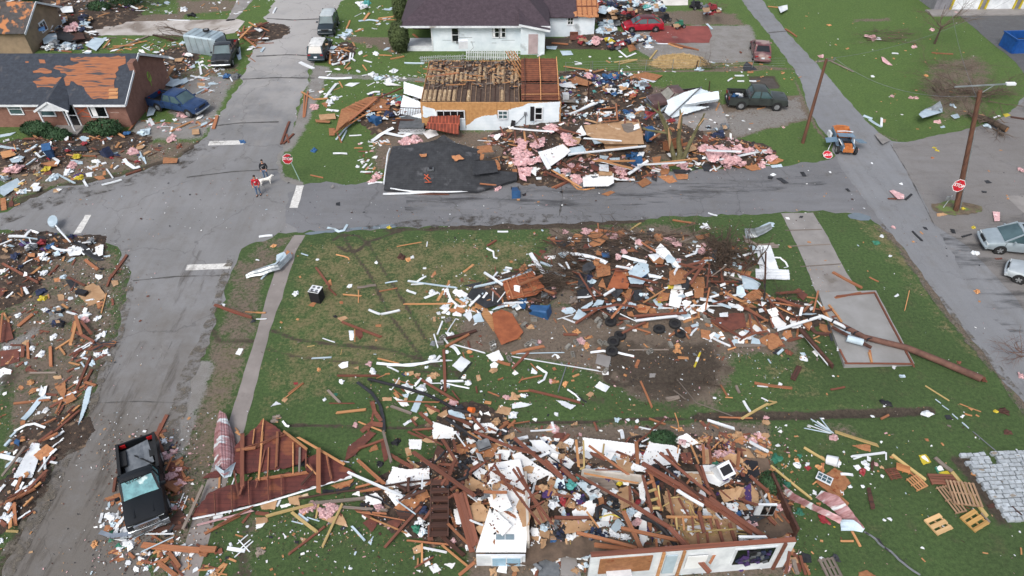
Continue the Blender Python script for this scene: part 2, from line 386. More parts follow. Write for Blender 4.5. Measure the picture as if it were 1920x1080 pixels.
def ground_material():
    m = bpy.data.materials.new('lawn_and_soil'); m.use_nodes = True
    n = m.node_tree.nodes; L = m.node_tree.links; bs = n['Principled BSDF']
    ge = n.new('ShaderNodeNewGeometry'); pos = ge.outputs['Position']
    def noise(s,d=5,r=.6):
        t = n.new('ShaderNodeTexNoise'); t.inputs['Scale'].default_value = s; t.inputs['Detail'].default_value = d; t.inputs['Roughness'].default_value = r
        L.new(pos,t.inputs['Vector']); return t.outputs['Fac']
    def mrange(v,a,b,c=0,d=1):
        t = n.new('ShaderNodeMapRange'); t.inputs[1].default_value = a; t.inputs[2].default_value = b; t.inputs[3].default_value = c; t.inputs[4].default_value = d
        L.new(v,t.inputs[0]); return t.outputs[0]
    def mix(f,a,b,mode='MIX'):
        t = n.new('ShaderNodeMix'); t.data_type = 'RGBA'; t.blend_type = mode
        for s,i in ((f,0),(a,6),(b,7)):
            if isinstance(s,(int,float)): t.inputs[i].default_value = s
            elif isinstance(s,tuple): t.inputs[i].default_value = (*s,1)
            else: L.new(s,t.inputs[i])
        return t.outputs[2]
    def math_(op,a,b):
        t = n.new('ShaderNodeMath'); t.operation = op
        for s,i in ((a,0),(b,1)):
            if isinstance(s,(int,float)): t.inputs[i].default_value = s
            else: L.new(s,t.inputs[i])
        return t.outputs[0]
    nb = noise(.12,4); nm = noise(.9,6,.65); nf = noise(5,8,.8); nv = noise(35,3,.7)
    g = mix(mrange(nf,.34,.66),hexc('33432b'),hexc('50643e'))
    g = mix(mrange(nb,.35,.68,0,.6),g,mix(mrange(nf,.35,.65),hexc('3d5431'),hexc('5e7847')))
    g = mix(mrange(nv,.5,.8,0,.35),g,hexc('80845c'))
    g = mix(mrange(nm,.56,.72,0,.55),g,mix(mrange(nf,.4,.6),hexc('48493a'),hexc('66654a')))
    sx = n.new('ShaderNodeSeparateXYZ'); L.new(pos,sx.inputs[0])
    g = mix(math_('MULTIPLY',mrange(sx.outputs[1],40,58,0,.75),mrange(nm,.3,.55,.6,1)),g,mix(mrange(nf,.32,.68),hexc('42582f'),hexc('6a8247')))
    at = n.new('ShaderNodeAttribute'); at.attribute_name = 'mask'
    sp = n.new('ShaderNodeSeparateColor'); L.new(at.outputs['Color'],sp.inputs[0])
    wob = math_('ADD',math_('MULTIPLY',math_('SUBTRACT',nm,.5),1.1),math_('MULTIPLY',math_('SUBTRACT',nf,.5),1.3))
    def cov(s,lo=.38,hi=.62): return mrange(math_('ADD',s,math_('MULTIPLY',wob,math_('GREATER_THAN',s,.02))),lo,hi)
    dry = mix(mrange(nf,.3,.7),hexc('55533b'),hexc('88815f'))
    dirt = mix(mrange(nf,.3,.7),hexc('554b42'),hexc('83776b')); dirt = mix(mrange(nv,.55,.8,0,.6),dirt,hexc('a09689'))
    mud = mix(mrange(nf,.3,.7),hexc('332d28'),hexc('5d544b'))
    grav = mix(mrange(nv,.3,.7),hexc('6e6b69'),hexc('a3a2a0')); grav = mix(mrange(nm,.4,.7,0,.5),grav,hexc('6a635a'))
    g = mix(cov(at.outputs['Alpha']),g,dry)
    g = mix(cov(sp.outputs[0]),g,dirt)
    g = mix(cov(sp.outputs[2]),g,grav)
    g = mix(cov(sp.outputs[1]),g,mud)
    L.new(g,bs.inputs['Base Color']); bs.inputs['Roughness'].default_value = .95; bs.inputs['Specular IOR Level'].default_value = .15
    bp = n.new('ShaderNodeBump'); bp.inputs['Strength'].default_value = .7; bp.inputs['Distance'].default_value = .12
    L.new(math_('ADD',nf,nv),bp.inputs['Height']); L.new(bp.outputs[0],bs.inputs['Normal'])
    return m
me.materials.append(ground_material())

# ------------------------------------------------------------- road sheets
def asphalt(name,tone,crack=1.0,soil=0):
    m = bpy.data.materials.new(name); m.use_nodes = True
    n = m.node_tree.nodes; L = m.node_tree.links; bs = n['Principled BSDF']
    ge = n.new('ShaderNodeNewGeometry'); pos = ge.outputs['Position']
    def noise(s,d=5,r=.6,st=None):
        t = n.new('ShaderNodeTexNoise'); t.inputs['Scale'].default_value = s; t.inputs['Detail'].default_value = d; t.inputs['Roughness'].default_value = r
        if st:
            mp = n.new('ShaderNodeMapping'); mp.inputs['Scale'].default_value = st[0]; mp.inputs['Rotation'].default_value = (0,0,st[1]); L.new(pos,mp.inputs[0]); L.new(mp.outputs[0],t.inputs['Vector'])
        else: L.new(pos,t.inputs['Vector'])
        return t.outputs['Fac']
    def mrange(v,a,b,c=0,d=1):
        t = n.new('ShaderNodeMapRange'); t.inputs[1].default_value = a; t.inputs[2].default_value = b; t.inputs[3].default_value = c; t.inputs[4].default_value = d
        L.new(v,t.inputs[0]); return t.outputs[0]
    def mix(f,a,b):
        t = n.new('ShaderNodeMix'); t.data_type = 'RGBA'
        for s,i in ((f,0),(a,6),(b,7)):
            if isinstance(s,(int,float)): t.inputs[i].default_value = s
            elif isinstance(s,tuple): t.inputs[i].default_value = (*s,1)
            else: L.new(s,t.inputs[i])
        return t.outputs[2]
    big = noise(.13,4); mid = noise(.8,6,.65); fine = noise(28,3,.8); streak = noise(.9,4,.6,((.25,1.6,1),0) if tone[3] else ((1.6,.2,1),tone[4]))
    c = mix(mrange(big,.35,.65),hexc(tone[0]),hexc(tone[1]))
    c = mix(mrange(streak,.45,.72,0,.45),c,hexc(tone[2]))
    c = mix(mrange(mid,.55,.75,0,.45),c,hexc('56534f'))
    c = mix(mrange(fine,.35,.75,0,.35),c,hexc('9d9a96'))
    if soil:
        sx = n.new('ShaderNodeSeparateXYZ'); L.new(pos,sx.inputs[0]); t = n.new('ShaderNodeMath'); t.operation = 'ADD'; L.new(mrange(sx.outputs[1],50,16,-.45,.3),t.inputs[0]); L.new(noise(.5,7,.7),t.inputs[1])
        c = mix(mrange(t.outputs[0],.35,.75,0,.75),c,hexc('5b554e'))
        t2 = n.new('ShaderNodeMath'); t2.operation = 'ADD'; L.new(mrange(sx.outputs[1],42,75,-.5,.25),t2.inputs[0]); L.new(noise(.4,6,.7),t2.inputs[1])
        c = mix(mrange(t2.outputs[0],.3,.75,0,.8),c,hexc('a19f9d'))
    vo = n.new('ShaderNodeTexVoronoi'); vo.feature = 'DISTANCE_TO_EDGE'; vo.inputs['Scale'].default_value = .11
    wp = n.new('ShaderNodeTexNoise'); wp.inputs['Scale'].default_value = .7; wp.inputs['Detail'].default_value = 4; L.new(pos,wp.inputs['Vector'])
    ad = n.new('ShaderNodeVectorMath'); ad.operation = 'MULTIPLY_ADD'; ad.inputs[1].default_value = (2.6,2.6,0); L.new(wp.outputs['Color'],ad.inputs[0]); L.new(pos,ad.inputs[2])
    L.new(ad.outputs[0],vo.inputs['Vector'])
    c = mix(mrange(vo.outputs['Distance'],.0,.007,(.4 * crack),0),c,hexc('3d3b3a'))
    sp_ = noise(2.3,6,.7); c = mix(mrange(sp_,.67,.72,0,.7),c,hexc('403c38'))
    L.new(c,bs.inputs['Base Color'])
    L.new(mrange(mid,.35,.65,.55,.9),bs.inputs['Roughness'])
    bs.inputs['Specular IOR Level'].default_value = .4
    bp = n.new('ShaderNodeBump'); bp.inputs['Strength'].default_value = .25; bp.inputs['Distance'].default_value = .02
    L.new(fine,bp.inputs['Height']); L.new(bp.outputs[0],bs.inputs['Normal'])
    return m
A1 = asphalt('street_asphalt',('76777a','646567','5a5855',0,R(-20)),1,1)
A2 = asphalt('wet_asphalt',('66686d','56585d','4a4b4d',1,0))
A3 = asphalt('side_asphalt',('73767b','686b70','595a5c',0,R(35)),.5)
A4 = asphalt('fresh_asphalt',('3f4247','36393e','4a4b4d',1,0),.2)
def ragged(pts,amp=.1,step=.3,seed=0,closed=True):
    out = []; n_ = len(pts)
    for i in range(n_ if closed else n_ - 1):
        a = Vector(pts[i]); b = Vector(pts[(i + 1) % n_]); k = max(1,int((b - a).length / step)); k = min(k,300)
        nrm = Vector((-(b - a).y,(b - a).x)).normalized() if (b - a).length > 0 else Vector((0,0))
        for j in range(k):
            p = a.lerp(b,j / k); h = amp * (mn.noise(Vector((p.x * .8,p.y * .8,seed))) * 1.6 + mn.noise(Vector((p.x * 3,p.y * 3,seed))) * .9)
            out.append(tuple(p + nrm * h))
    return out
def smooth_poly(pts,it=1):
    for _ in range(it):
        o = []
        for i in range(len(pts)):
            a = Vector(pts[i]); b = Vector(pts[(i + 1) % len(pts)])
            if (b - a).length > 40: o += [tuple(a),tuple(b)]
            else: o += [tuple(a.lerp(b,.2)),tuple(a.lerp(b,.8))]
        pts = o
    return pts
def sheet(name,px,z,m,amp=.12,kind='structure',thick=None,step=.4,it=1):
    pts = [tuple(P(x,y))[:2] for x,y in px]
    if it: pts = smooth_poly(pts,it)
    pts = ragged(pts,amp,step,seed=z * 1000 + len(px))
    me = bpy.data.meshes.new(name); bm = bmesh.new()
    vs = [bm.verts.new((x,y,z)) for x,y in pts]
    es = [bm.edges.new((vs[i],vs[(i + 1) % len(vs)])) for i in range(len(vs))]
    bmesh.ops.triangle_fill(bm,edges=es,use_beauty=True,use_dissolve=False,normal=(0,0,1))
    if thick:
        r_ = bmesh.ops.extrude_face_region(bm,geom=bm.faces[:]); bmesh.ops.translate(bm,verts=[g for g in r_['geom'] if isinstance(g,bmesh.types.BMVert)],vec=(0,0,-thick))
    bmesh.ops.recalc_face_normals(bm,faces=bm.faces)
    for f in bm.faces:
        if not thick and f.normal.z < 0: f.normal_flip()
    bm.to_mesh(me); bm.free(); me.materials.append(m)
    o = bpy.data.objects.new(name,me); col.objects.link(o)
    if kind: tag(o,kind=kind)
    return o
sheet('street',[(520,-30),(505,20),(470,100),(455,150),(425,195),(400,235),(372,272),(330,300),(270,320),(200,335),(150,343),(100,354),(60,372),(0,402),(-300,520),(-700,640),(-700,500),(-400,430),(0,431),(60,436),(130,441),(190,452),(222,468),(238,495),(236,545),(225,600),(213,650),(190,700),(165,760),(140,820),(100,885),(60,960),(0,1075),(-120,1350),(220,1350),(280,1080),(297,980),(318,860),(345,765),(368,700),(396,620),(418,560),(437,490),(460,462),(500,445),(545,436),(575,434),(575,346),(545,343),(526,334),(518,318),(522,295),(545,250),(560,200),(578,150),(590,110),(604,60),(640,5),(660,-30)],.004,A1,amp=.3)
sheet('cross_street',[(540,345),(700,343),(900,345),(1150,330),(1300,318),(1450,312),(1540,304),(1575,292),(1700,262),(1740,330),(1760,420),(1690,455),(1640,414),(1600,398),(1530,396),(1460,399),(1380,404),(1250,408),(1100,417),(1000,421),(860,423),(740,427),(630,433),(540,437)],.008,A2,amp=.25)
sheet('side_road',[(1382,-30),(1392,5),(1440,62),(1503,150),(1514,200),(1532,235),(1562,262),(1560,292),(1640,400),(1680,448),(1720,500),(1760,560),(1830,650),(1880,712),(1930,765),(2400,1200),(2500,700),(2200,300),(2000,170),(1925,160),(1915,190),(1890,215),(1850,235),(1770,252),(1690,268),(1668,264),(1640,243),(1600,200),(1540,130),(1475,60),(1437,12),(1410,-30)],.012,A3)
sheet('parking_lot',[(1795,27),(1820,24),(1960,20),(2300,60),(2200,190),(1990,190),(1930,168),(1922,140),(1900,112),(1860,82),(1830,55)],.016,A4,amp=.05)
sheet('walkway',[(552,441),(572,441),(556,470),(540,520),(528,560),(505,622),(482,715),(455,812),(430,890),(400,985),(370,1090),(330,1090),(350,1010),(385,910),(425,800),(443,745),(470,660),(488,600),(505,540),(525,480)],.006,mat('pavement_slab','86807d','726c69',scale=.7,rough=.85,world=True,c3='5f5955',s3=.6),amp=.04,it=0)
sheet('driveway',[(1464,400),(1524,399),(1545,432),(1575,490),(1612,552),(1535,560),(1500,472)],.02,conc,amp=.04,it=0)
sheet('concrete_drive',[(140,56),(190,42),(445,36),(460,40),(440,62),(400,68),(200,66),(150,72)],.02,mat('pale_concrete','b9b5b3','8f8880',scale=.35,rough=.85,world=True,c3='776e66',s3=.6),amp=.05,it=0)
sheet('kerb_walk',[(445,0),(475,0),(440,38),(424,40)],.02,conc,amp=.05,it=0)
sheet('patio',[(1226,-6),(1290,-6),(1290,10),(1222,11)],.02,mat('white_concrete','d5d2cc','b9b5ae',scale=.6,world=True),amp=.03,it=0)
sheet('brick_drive',[(1228,48),(1328,49),(1335,68),(1330,80),(1225,82),(1218,64)],.02,mat('red_brick_paving','8a4a44','6d3935',scale=.7,world=True,c3='80706a',s3=.58),amp=.06,it=0)
sheet('parking_slab',[(1242,200),(1340,190),(1352,198),(1370,243),(1300,247),(1200,256)],.03,conc,amp=.03,it=0)
sheet('path',[(1410,148),(1448,146),(1462,166),(1412,168)],.01,mat('dark_path','4c4641','3a3531',scale=2,world=True),amp=.05,it=0)
puddle = mat('puddle_water','6f7a82','5d6870',rough=.06,spec=.6,scale=.4,world=True)
sheet('puddle',[(1588,402),(1606,399),(1630,405),(1632,412),(1608,414),(1592,409)],.022,puddle,amp=.12)
sheet('puddle',[(570,438),(620,430),(700,424),(745,420),(742,427),(690,430),(620,436),(574,441)],.026,puddle,amp=.12)
lineM = mat('road_paint','d3d3d0','aaa8a5',scale=5,rough=.7,world=True,c3='77736f',s3=.66)
for i,q_ in enumerate([[(393,265),(459,263),(456,271),(390,273)],[(351,497),(435,493),(433,504),(348,507)],[(556,348),(570,348),(558,390),(543,390)],[(160,403),(172,403),(152,437),(137,439)]]):
    sheet('road_marking',q_,.014,lineM,amp=.025,it=0)
sheet('island',[(1745,386),(1765,378),(1800,376),(1832,386),(1840,395),(1825,403),(1775,405),(1752,398)],.05,mat('island_soil','6a5d4c','4a4034',scale=2,world=True,c3='5a6a3a',s3=.5,bump=.5),amp=.25,step=.2)

sheet('apron_asphalt',[(1668,268),(1700,322),(1730,375),(1752,425),(1800,450),(1870,520),(1935,600),(2100,600),(2100,200),(1925,185),(1890,215),(1850,235),(1770,252),(1690,268)],.02,asphalt('apron_asphalt',('6e6c6c','625f5e','57534f',1,0),.8),amp=.1)
sheet('concrete_pad',[(1884,368),(1960,366),(1990,410),(1925,405)],.03,conc,amp=.04,it=0)
tarM = mat('tar_seam','3d3c3c','555453',scale=3,rough=.8,world=True)
for q_ in ([(398,237),(450,231),(522,229)],[(455,149),(520,146),(590,147)],[(480,106),(540,103),(588,105)],[(250,527),(330,519),(432,516)],[(165,757),(260,753),(350,757)],[(350,333),(440,322),(520,318)],[(500,35),(550,38),(600,36)],[(1050,335),(1054,370),(1048,405)],[(1668,270),(1700,322),(1752,425)],[(405,610),(300,700),(215,900)][:0] or [(1440,62),(1458,60),(1475,59)]):
    sheet('tar_seam',[(x,y - 1) for x,y in q_] + [(x + (1.6 if abs(q_[0][0] - q_[-1][0]) < 90 else 0),y + .5) for x,y in q_[::-1]],.024,tarM,amp=.05,step=.2,it=0)
def smear_mat(name,c,lo,hi,sc_,st=(1,1,1),rot=0):
    m = mat(name,c,rough=.95,scale=3,world=True); n = m.node_tree.nodes; L = m.node_tree.links; ge = n.new('ShaderNodeNewGeometry'); mp = n.new('ShaderNodeMapping'); mp.inputs['Scale'].default_value = st; mp.inputs['Rotation'].default_value = (0,0,rot)
    t = n.new('ShaderNodeTexNoise'); t.inputs['Scale'].default_value = sc_; t.inputs['Detail'].default_value = 9; t.inputs['Roughness'].default_value = .72; L.new(ge.outputs['Position'],mp.inputs[0]); L.new(mp.outputs[0],t.inputs['Vector'])
    r_ = n.new('ShaderNodeMapRange'); r_.inputs[1].default_value = lo; r_.inputs[2].default_value = hi; r_.inputs[4].default_value = .9; L.new(t.outputs['Fac'],r_.inputs[0]); L.new(r_.outputs[0],n['Principled BSDF'].inputs['Alpha']); return m
sm1 = smear_mat('tracked_mud','4a443d',.5,.68,.9); sm2 = smear_mat('tyre_dust','585048',.52,.8,.8,(1.6,.22,1),R(-18)); sm3 = smear_mat('wet_streak','3f4043',.5,.75,.7,(.25,1.5,1)); sm4 = smear_mat('edge_gravel','6a645b',.46,.6,1.6)
sheet('mud_smear',[(600,432),(760,416),(900,402),(1050,402),(1150,408),(1260,402),(1250,412),(1000,424),(740,432)],.03,sm1,it=0)
sheet('mud_smear',[(0,395),(120,352),(240,335),(420,250),(430,262),(330,325),(180,365),(60,400),(0,425)],.03,sm1,it=0)
sheet('mud_smear',[(230,640),(330,640),(250,850),(220,1100),(20,1100),(110,870),(200,690)],.03,sm2,it=0)
sheet('mud_smear',[(400,470),(330,700),(280,900),(250,900),(290,700),(350,470)],.034,sm2,it=0)
sheet('mud_smear',[(440,480),(400,620),(370,700),(340,800),(318,900),(280,900),(320,760),(350,680),(385,610),(425,480)],.038,sm4,it=0)
sheet('mud_smear',[(238,480),(250,540),(235,620),(200,710),(150,830),(90,960),(20,1090),(-10,1060),(60,940),(120,820),(180,690),(215,600),(228,540),(222,490)],.038,sm4,it=0)
sheet('mud_smear',[(760,360),(1300,340),(1500,330),(1560,345),(1200,385),(760,395)],.03,sm3,it=0)
sheet('mud_smear',[(1655,420),(1720,505),(1800,600),(1935,760),(1935,800),(1860,700),(1760,580),(1690,480),(1640,425)],.03,sm4,it=0)
sheet('mud_smear',[(1760,440),(1920,400),(1920,640),(1860,600)],.034,sm3,it=0)
# ------------------------------------------------------------- vehicles (x forward, y left, z up)
def paint(name,c,c2=None,dirt='7d7468',s3=.66,rough=.35,metal=.0):
    return mat(name,c,c2 or c,rough=rough,metal=metal,spec=.25,scale=1.1,c3=dirt,s3=s3,coat=.15,soft=.3)
glassM = mat('vehicle_glass','4d6468','2f4247',rough=.06,spec=1.0,scale=.5)
glassB = mat('black_glass','15191c','0c0e10',rough=.1,spec=.8)
glassT = mat('teal_cracked_glass','5f9aa0','376a72',rough=.2,spec=.9,scale=3,c3='bcd0d0',s3=.6)
lampW = mat('headlamp_lens','d5dadb','a9b1b3',rough=.15,spec=.8)
lampR = mat('tail_lamp_lens','a81f22','7d1518',rough=.2,spec=.7)
chrome = mat('chrome','c9ced2','a9afb4',rough=.2,metal=.9)
rimM = mat('wheel_rim','b2b5b8','85898c',rough=.35,metal=.6)
tyreM = mat('tyre','2a2a2b','1b1b1c',rough=.9,scale=6)
trimB = mat('black_trim','1f2022','141516',rough=.6)
plateM = mat('licence_plate','dfe4ea','c3ccd8',rough=.5)
def wheel(root,x,y,r,wd,out,name='wheel'):
    o = MB()
    n = 20; prof = [(r * .62,-.5),(r * .93,-.5),(r,-.34),(r,.34),(r * .93,.5),(r * .62,.5)]
    rings = [[(math.cos(2 * math.pi * k / n) * a,b * wd,math.sin(2 * math.pi * k / n) * a) for a,b in prof] for k in range(n + 1)]
    o.loft(rings,close=True,caps=False)
    t = o.build(name,tyreM,root,(x,y,r),ang=40)
    d = MB(); s = 1 if out > 0 else -1; yy = s * wd * .42
    d.tube([(0,yy * .55,0),(0,yy,0)],[r * .63,r * .63],18)
    for k in range(5):
        a = 2 * math.pi * k / 5
        d.bar((0,yy + s * .01,0),(math.cos(a) * r * .58,yy + s * .01,math.sin(a) * r * .58),.09,.03,up=(0,1,0))
    d.tube([(0,yy,0),(0,yy + s * .04,0)],[r * .16,r * .13],10)
    d.build('rim',rimM,t,ang=30)
    return t
def ring(x,hw,z0,zb,zt,k=.93):
    """closed body cross section at x"""
    h = zb - z0
    half = [(hw * .86,z0),(hw * .97,z0 + .12 * h),(hw,z0 + .5 * h),(hw * .985,z0 + .8 * h),(hw * k,zb),(hw * .8,zt - (zt - zb) * .25),(hw * .45,zt),(0,zt + .01)]
    full = half + [(-y,z) for y,z in half[-2::-1]]
    return [(x,y,z) for y,z in full]
SPEC = {
 'sedan': dict(L=4.75,W=1.8,z0=.24,st=[(0,.55,.6,.78),(.12,.68,.74,.9),(.5,.76,.84,.97),(1.25,.86,.94,1),(2.4,.92,.97,1),(3.7,.93,.98,1),(4.25,.9,.98,.97),(4.65,.84,.92,.9),(4.75,.7,.74,.84)],cab=(1.28,2.0,3.25,3.95),rz=1.43,wr=.32,wx=(.85,3.72)),
 'hatch': dict(L=4.48,W=1.75,z0=.24,st=[(0,.55,.6,.76),(.12,.68,.74,.9),(.5,.8,.88,.97),(1.0,.9,.98,1),(2.4,.97,1.0,1),(3.6,.99,1.02,1),(4.2,.98,1.04,.96),(4.4,.94,1.0,.9),(4.48,.72,.76,.85)],cab=(.95,1.85,3.35,4.3),rz=1.5,wr=.33,wx=(.82,3.55)),
 'suv': dict(L=4.55,W=1.82,z0=.32,st=[(0,.7,.76,.82),(.1,.88,.94,.93),(.4,.98,1.04,.98),(1.2,1.05,1.12,1),(2.4,1.08,1.1,1),(3.8,1.1,1.12,1),(4.4,1.08,1.12,.97),(4.5,1.0,1.04,.95),(4.55,.8,.84,.92)],cab=(1.25,1.9,4.1,4.48),rz=1.74,wr=.36,wx=(.85,3.6)),
 'van': dict(L=5.1,W=1.96,z0=.26,st=[(0,.55,.6,.74),(.1,.72,.78,.88),(.45,.86,.95,.96),(1.0,.98,1.05,1),(2.5,1.05,1.08,1),(4.0,1.08,1.1,1),(4.9,1.06,1.1,.97),(5.05,1.0,1.04,.95),(5.1,.8,.84,.92)],cab=(1.0,2.05,4.6,5.0),rz=1.74,wr=.34,wx=(.95,3.95)),
}
def finish_cabin(root,S,hw,pm,gm,roofm,cab,rz,zb,L,crown=.05,tumble=.76,pillars=True):
    xA,xB,xC,xD = [L / 2 - v for v in cab]
    wb = hw * .9; wr = hw * tumble
    def gl(name,pts,m):
        mb = MB(); c = sum((Vector(p) for p in pts),Vector()) / len(pts)
        n_ = (Vector(pts[1]) - Vector(pts[0])).cross(Vector(pts[2]) - Vector(pts[0])).normalized()
        if n_.dot(c - Vector((0,0,.8))) < 0: n_ = -n_
        q = [Vector(p).lerp(c,.0) + n_ * .004 for p in pts]; q2 = [p - n_ * .03 for p in q]
        k = len(q); mb.add([*q,*q2],[tuple(range(k)),tuple(range(k,2 * k))[::-1]] + [(i,(i + 1) % k,k + (i + 1) % k,k + i) for i in range(k)])
        return mb.build(name,m,root)
    gl('windscreen',[(xA,wb * .93,zb + .03),(xA + .06,0,zb + .03),(xA,-wb * .93,zb + .03),(xB,-wr * .92,rz - .03),(xB + .03,0,rz - .02),(xB,wr * .92,rz - .03)][:1] + [(xA,-wb * .93,zb + .03),(xB,-wr * .92,rz - .03),(xB,wr * .92,rz - .03)],gm)
    gl('rear_window',[(xD,wb * .9,zb + .04),(xD,-wb * .9,zb + .04),(xC,-wr * .9,rz - .03),(xC,wr * .9,rz - .03)],gm)
    for s in (1,-1):
        gl('side_window',[(xA - .12,s * wb,zb + .03),(xD + .12,s * wb,zb + .03),(xC,s * wr * 1.01,rz - .05),(xB,s * wr * 1.01,rz - .05)],gm)
    rf = MB(); rings = []
    for i,(xx,dz) in enumerate([(xB + .05,-.035),(xB - .1,0),((xB + xC) / 2,crown * .5),(xC + .1,0),(xC - .05,-.035)]):
        rings.append([(xx,y * wr,rz + dz + crown * (1 - y * y) - (0.045 if abs(y) > 1.0 else 0)) for y in (1.04,.9,.45,0,-.45,-.9,-1.04)] + [(xx,-wr * 1.0,rz + dz - .06),(xx,wr * 1.0,rz + dz - .06)])
    rf.loft(rings); rf.build('roof',roofm,root,ang=40)
    if pillars:
        xm = (xB + xC) / 2 + .05
        for s in (1,-1):
            for a,b,wd in (((xA - .02,s * wb * .97,zb),(xB + .02,s * wr * .98,rz),.1),((xD + .02,s * wb * .96,zb),(xC - .02,s * wr * .97,rz),.16),((xm,s * wb,zb),(xm,s * wr * 1.02,rz),.09)):
                pl = MB(); pl.bar(a,b,wd,.06); pl.build('pillar',pm,root)
def extras(root,L,hw,zf,zr,z0,pm,front=True,bump=trimB,lamps=lampW,zbelt=.95,xm=None,taillamps=lampR):
    for s in (1,-1):
        m = MB(); m.box((L / 2 - .14,s * hw * .66,zf),(.2,hw * .38,.14),ry=.2); m.build('headlight',lamps,root)
        m = MB(); m.box((-L / 2 + .1,s * hw * .7,zr),(.18,hw * .3,.2)); m.build('taillight',taillamps,root)
        m = MB(); xm_ = xm if xm is not None else L / 2 - 1.55
        m.box((xm_,s * (hw + .1),zbelt + .1),(.12,.2,.14)); m.build('wing_mirror',pm,root,ang=30)
    m = MB(); m.box((L / 2 - .03,0,zf - .02),(.12,hw * .8,.16)); m.build('grille',trimB,root)
    for x,n in ((L / 2 - .06,'bumper'),(-L / 2 + .06,'bumper')):
        m = MB(); rr = [(x + (.08 if x > 0 else -.08) * (1 - abs(y) ** 3),y * hw * .95) for y in (-1,-.8,-.4,0,.4,.8,1)]
        pts = [(a,b,z0 + .16) for a,b in rr]; m.tube(pts,.11,8); m.build(n,bump,root,ang=50)
    m = MB(); m.box((-L / 2 - .06,0,z0 + .42),(.02,.32,.16)); m.build('licence_plate',plateM,root)
def arches(root,wx,hw,r,L):
    for x in wx:
        for s in (1,-1):
            m = MB(); cx = L / 2 - x; m.tube([(cx,s * hw * .9,r * 1.02),(cx,s * (hw * 1.0 + .004),r * 1.02)],[r * 1.2,r * 1.2],20); m.build('wheel_arch',trimB,root)
def car(label,cat,kind,color,center,front,gm=glassM,roofm=None,bump=None,z=0,roll=0,tilt=0,name=None,seam=True):
    S = SPEC[kind]; L,W = S['L'],S['W']; hw = W / 2
    c = P(*center,z) if len(center) == 2 else Vector(center); f = P(*front,z)
    rz_ = math.atan2(f.y - c.y,f.x - c.x)
    root = empty(name or cat.replace(' ','_'),(c.x,c.y,z),rz_,label,cat)
    root.rotation_euler = (roll,tilt,rz_)
    b = MB(); b.loft([ring(L / 2 - x,hw * ws,S['z0'],zb,zt) for x,zb,zt,ws in S['st']])
    b.build('body',color,root,ang=32)
    finish_cabin(root,S,hw,color,gm,roofm or color,S['cab'],S['rz'],S['st'][4][1] - .02,L)
    st = S['st']
    extras(root,L,hw,st[1][1] - .06,st[-2][1] - .1,S['z0'],color,bump=bump or color,zbelt=st[4][1])
    arches(root,S['wx'],hw,S['wr'],L)
    for x in S['wx']:
        for s in (1,-1): wheel(root,L / 2 - x,s * (hw - .09),S['wr'],.21,s)
    if seam:
        m = MB(); xm = L / 2 - (S['cab'][1] + S['cab'][2]) / 2
        for s in (1,-1):
            for x in (xm - .02,L / 2 - S['cab'][0] - .1,xm - 1.05): m.box((x,s * (hw + .001),(S['z0'] + st[4][1]) / 2 + .05),(.02,.01,st[4][1] - S['z0'] - .15))
            for x in (xm + .3,xm - .75): m.box((x - .1,s * (hw + .012),st[4][1] - .16),(.18,.025,.035))
        m.build('door_seams',trimB,root)
    return root
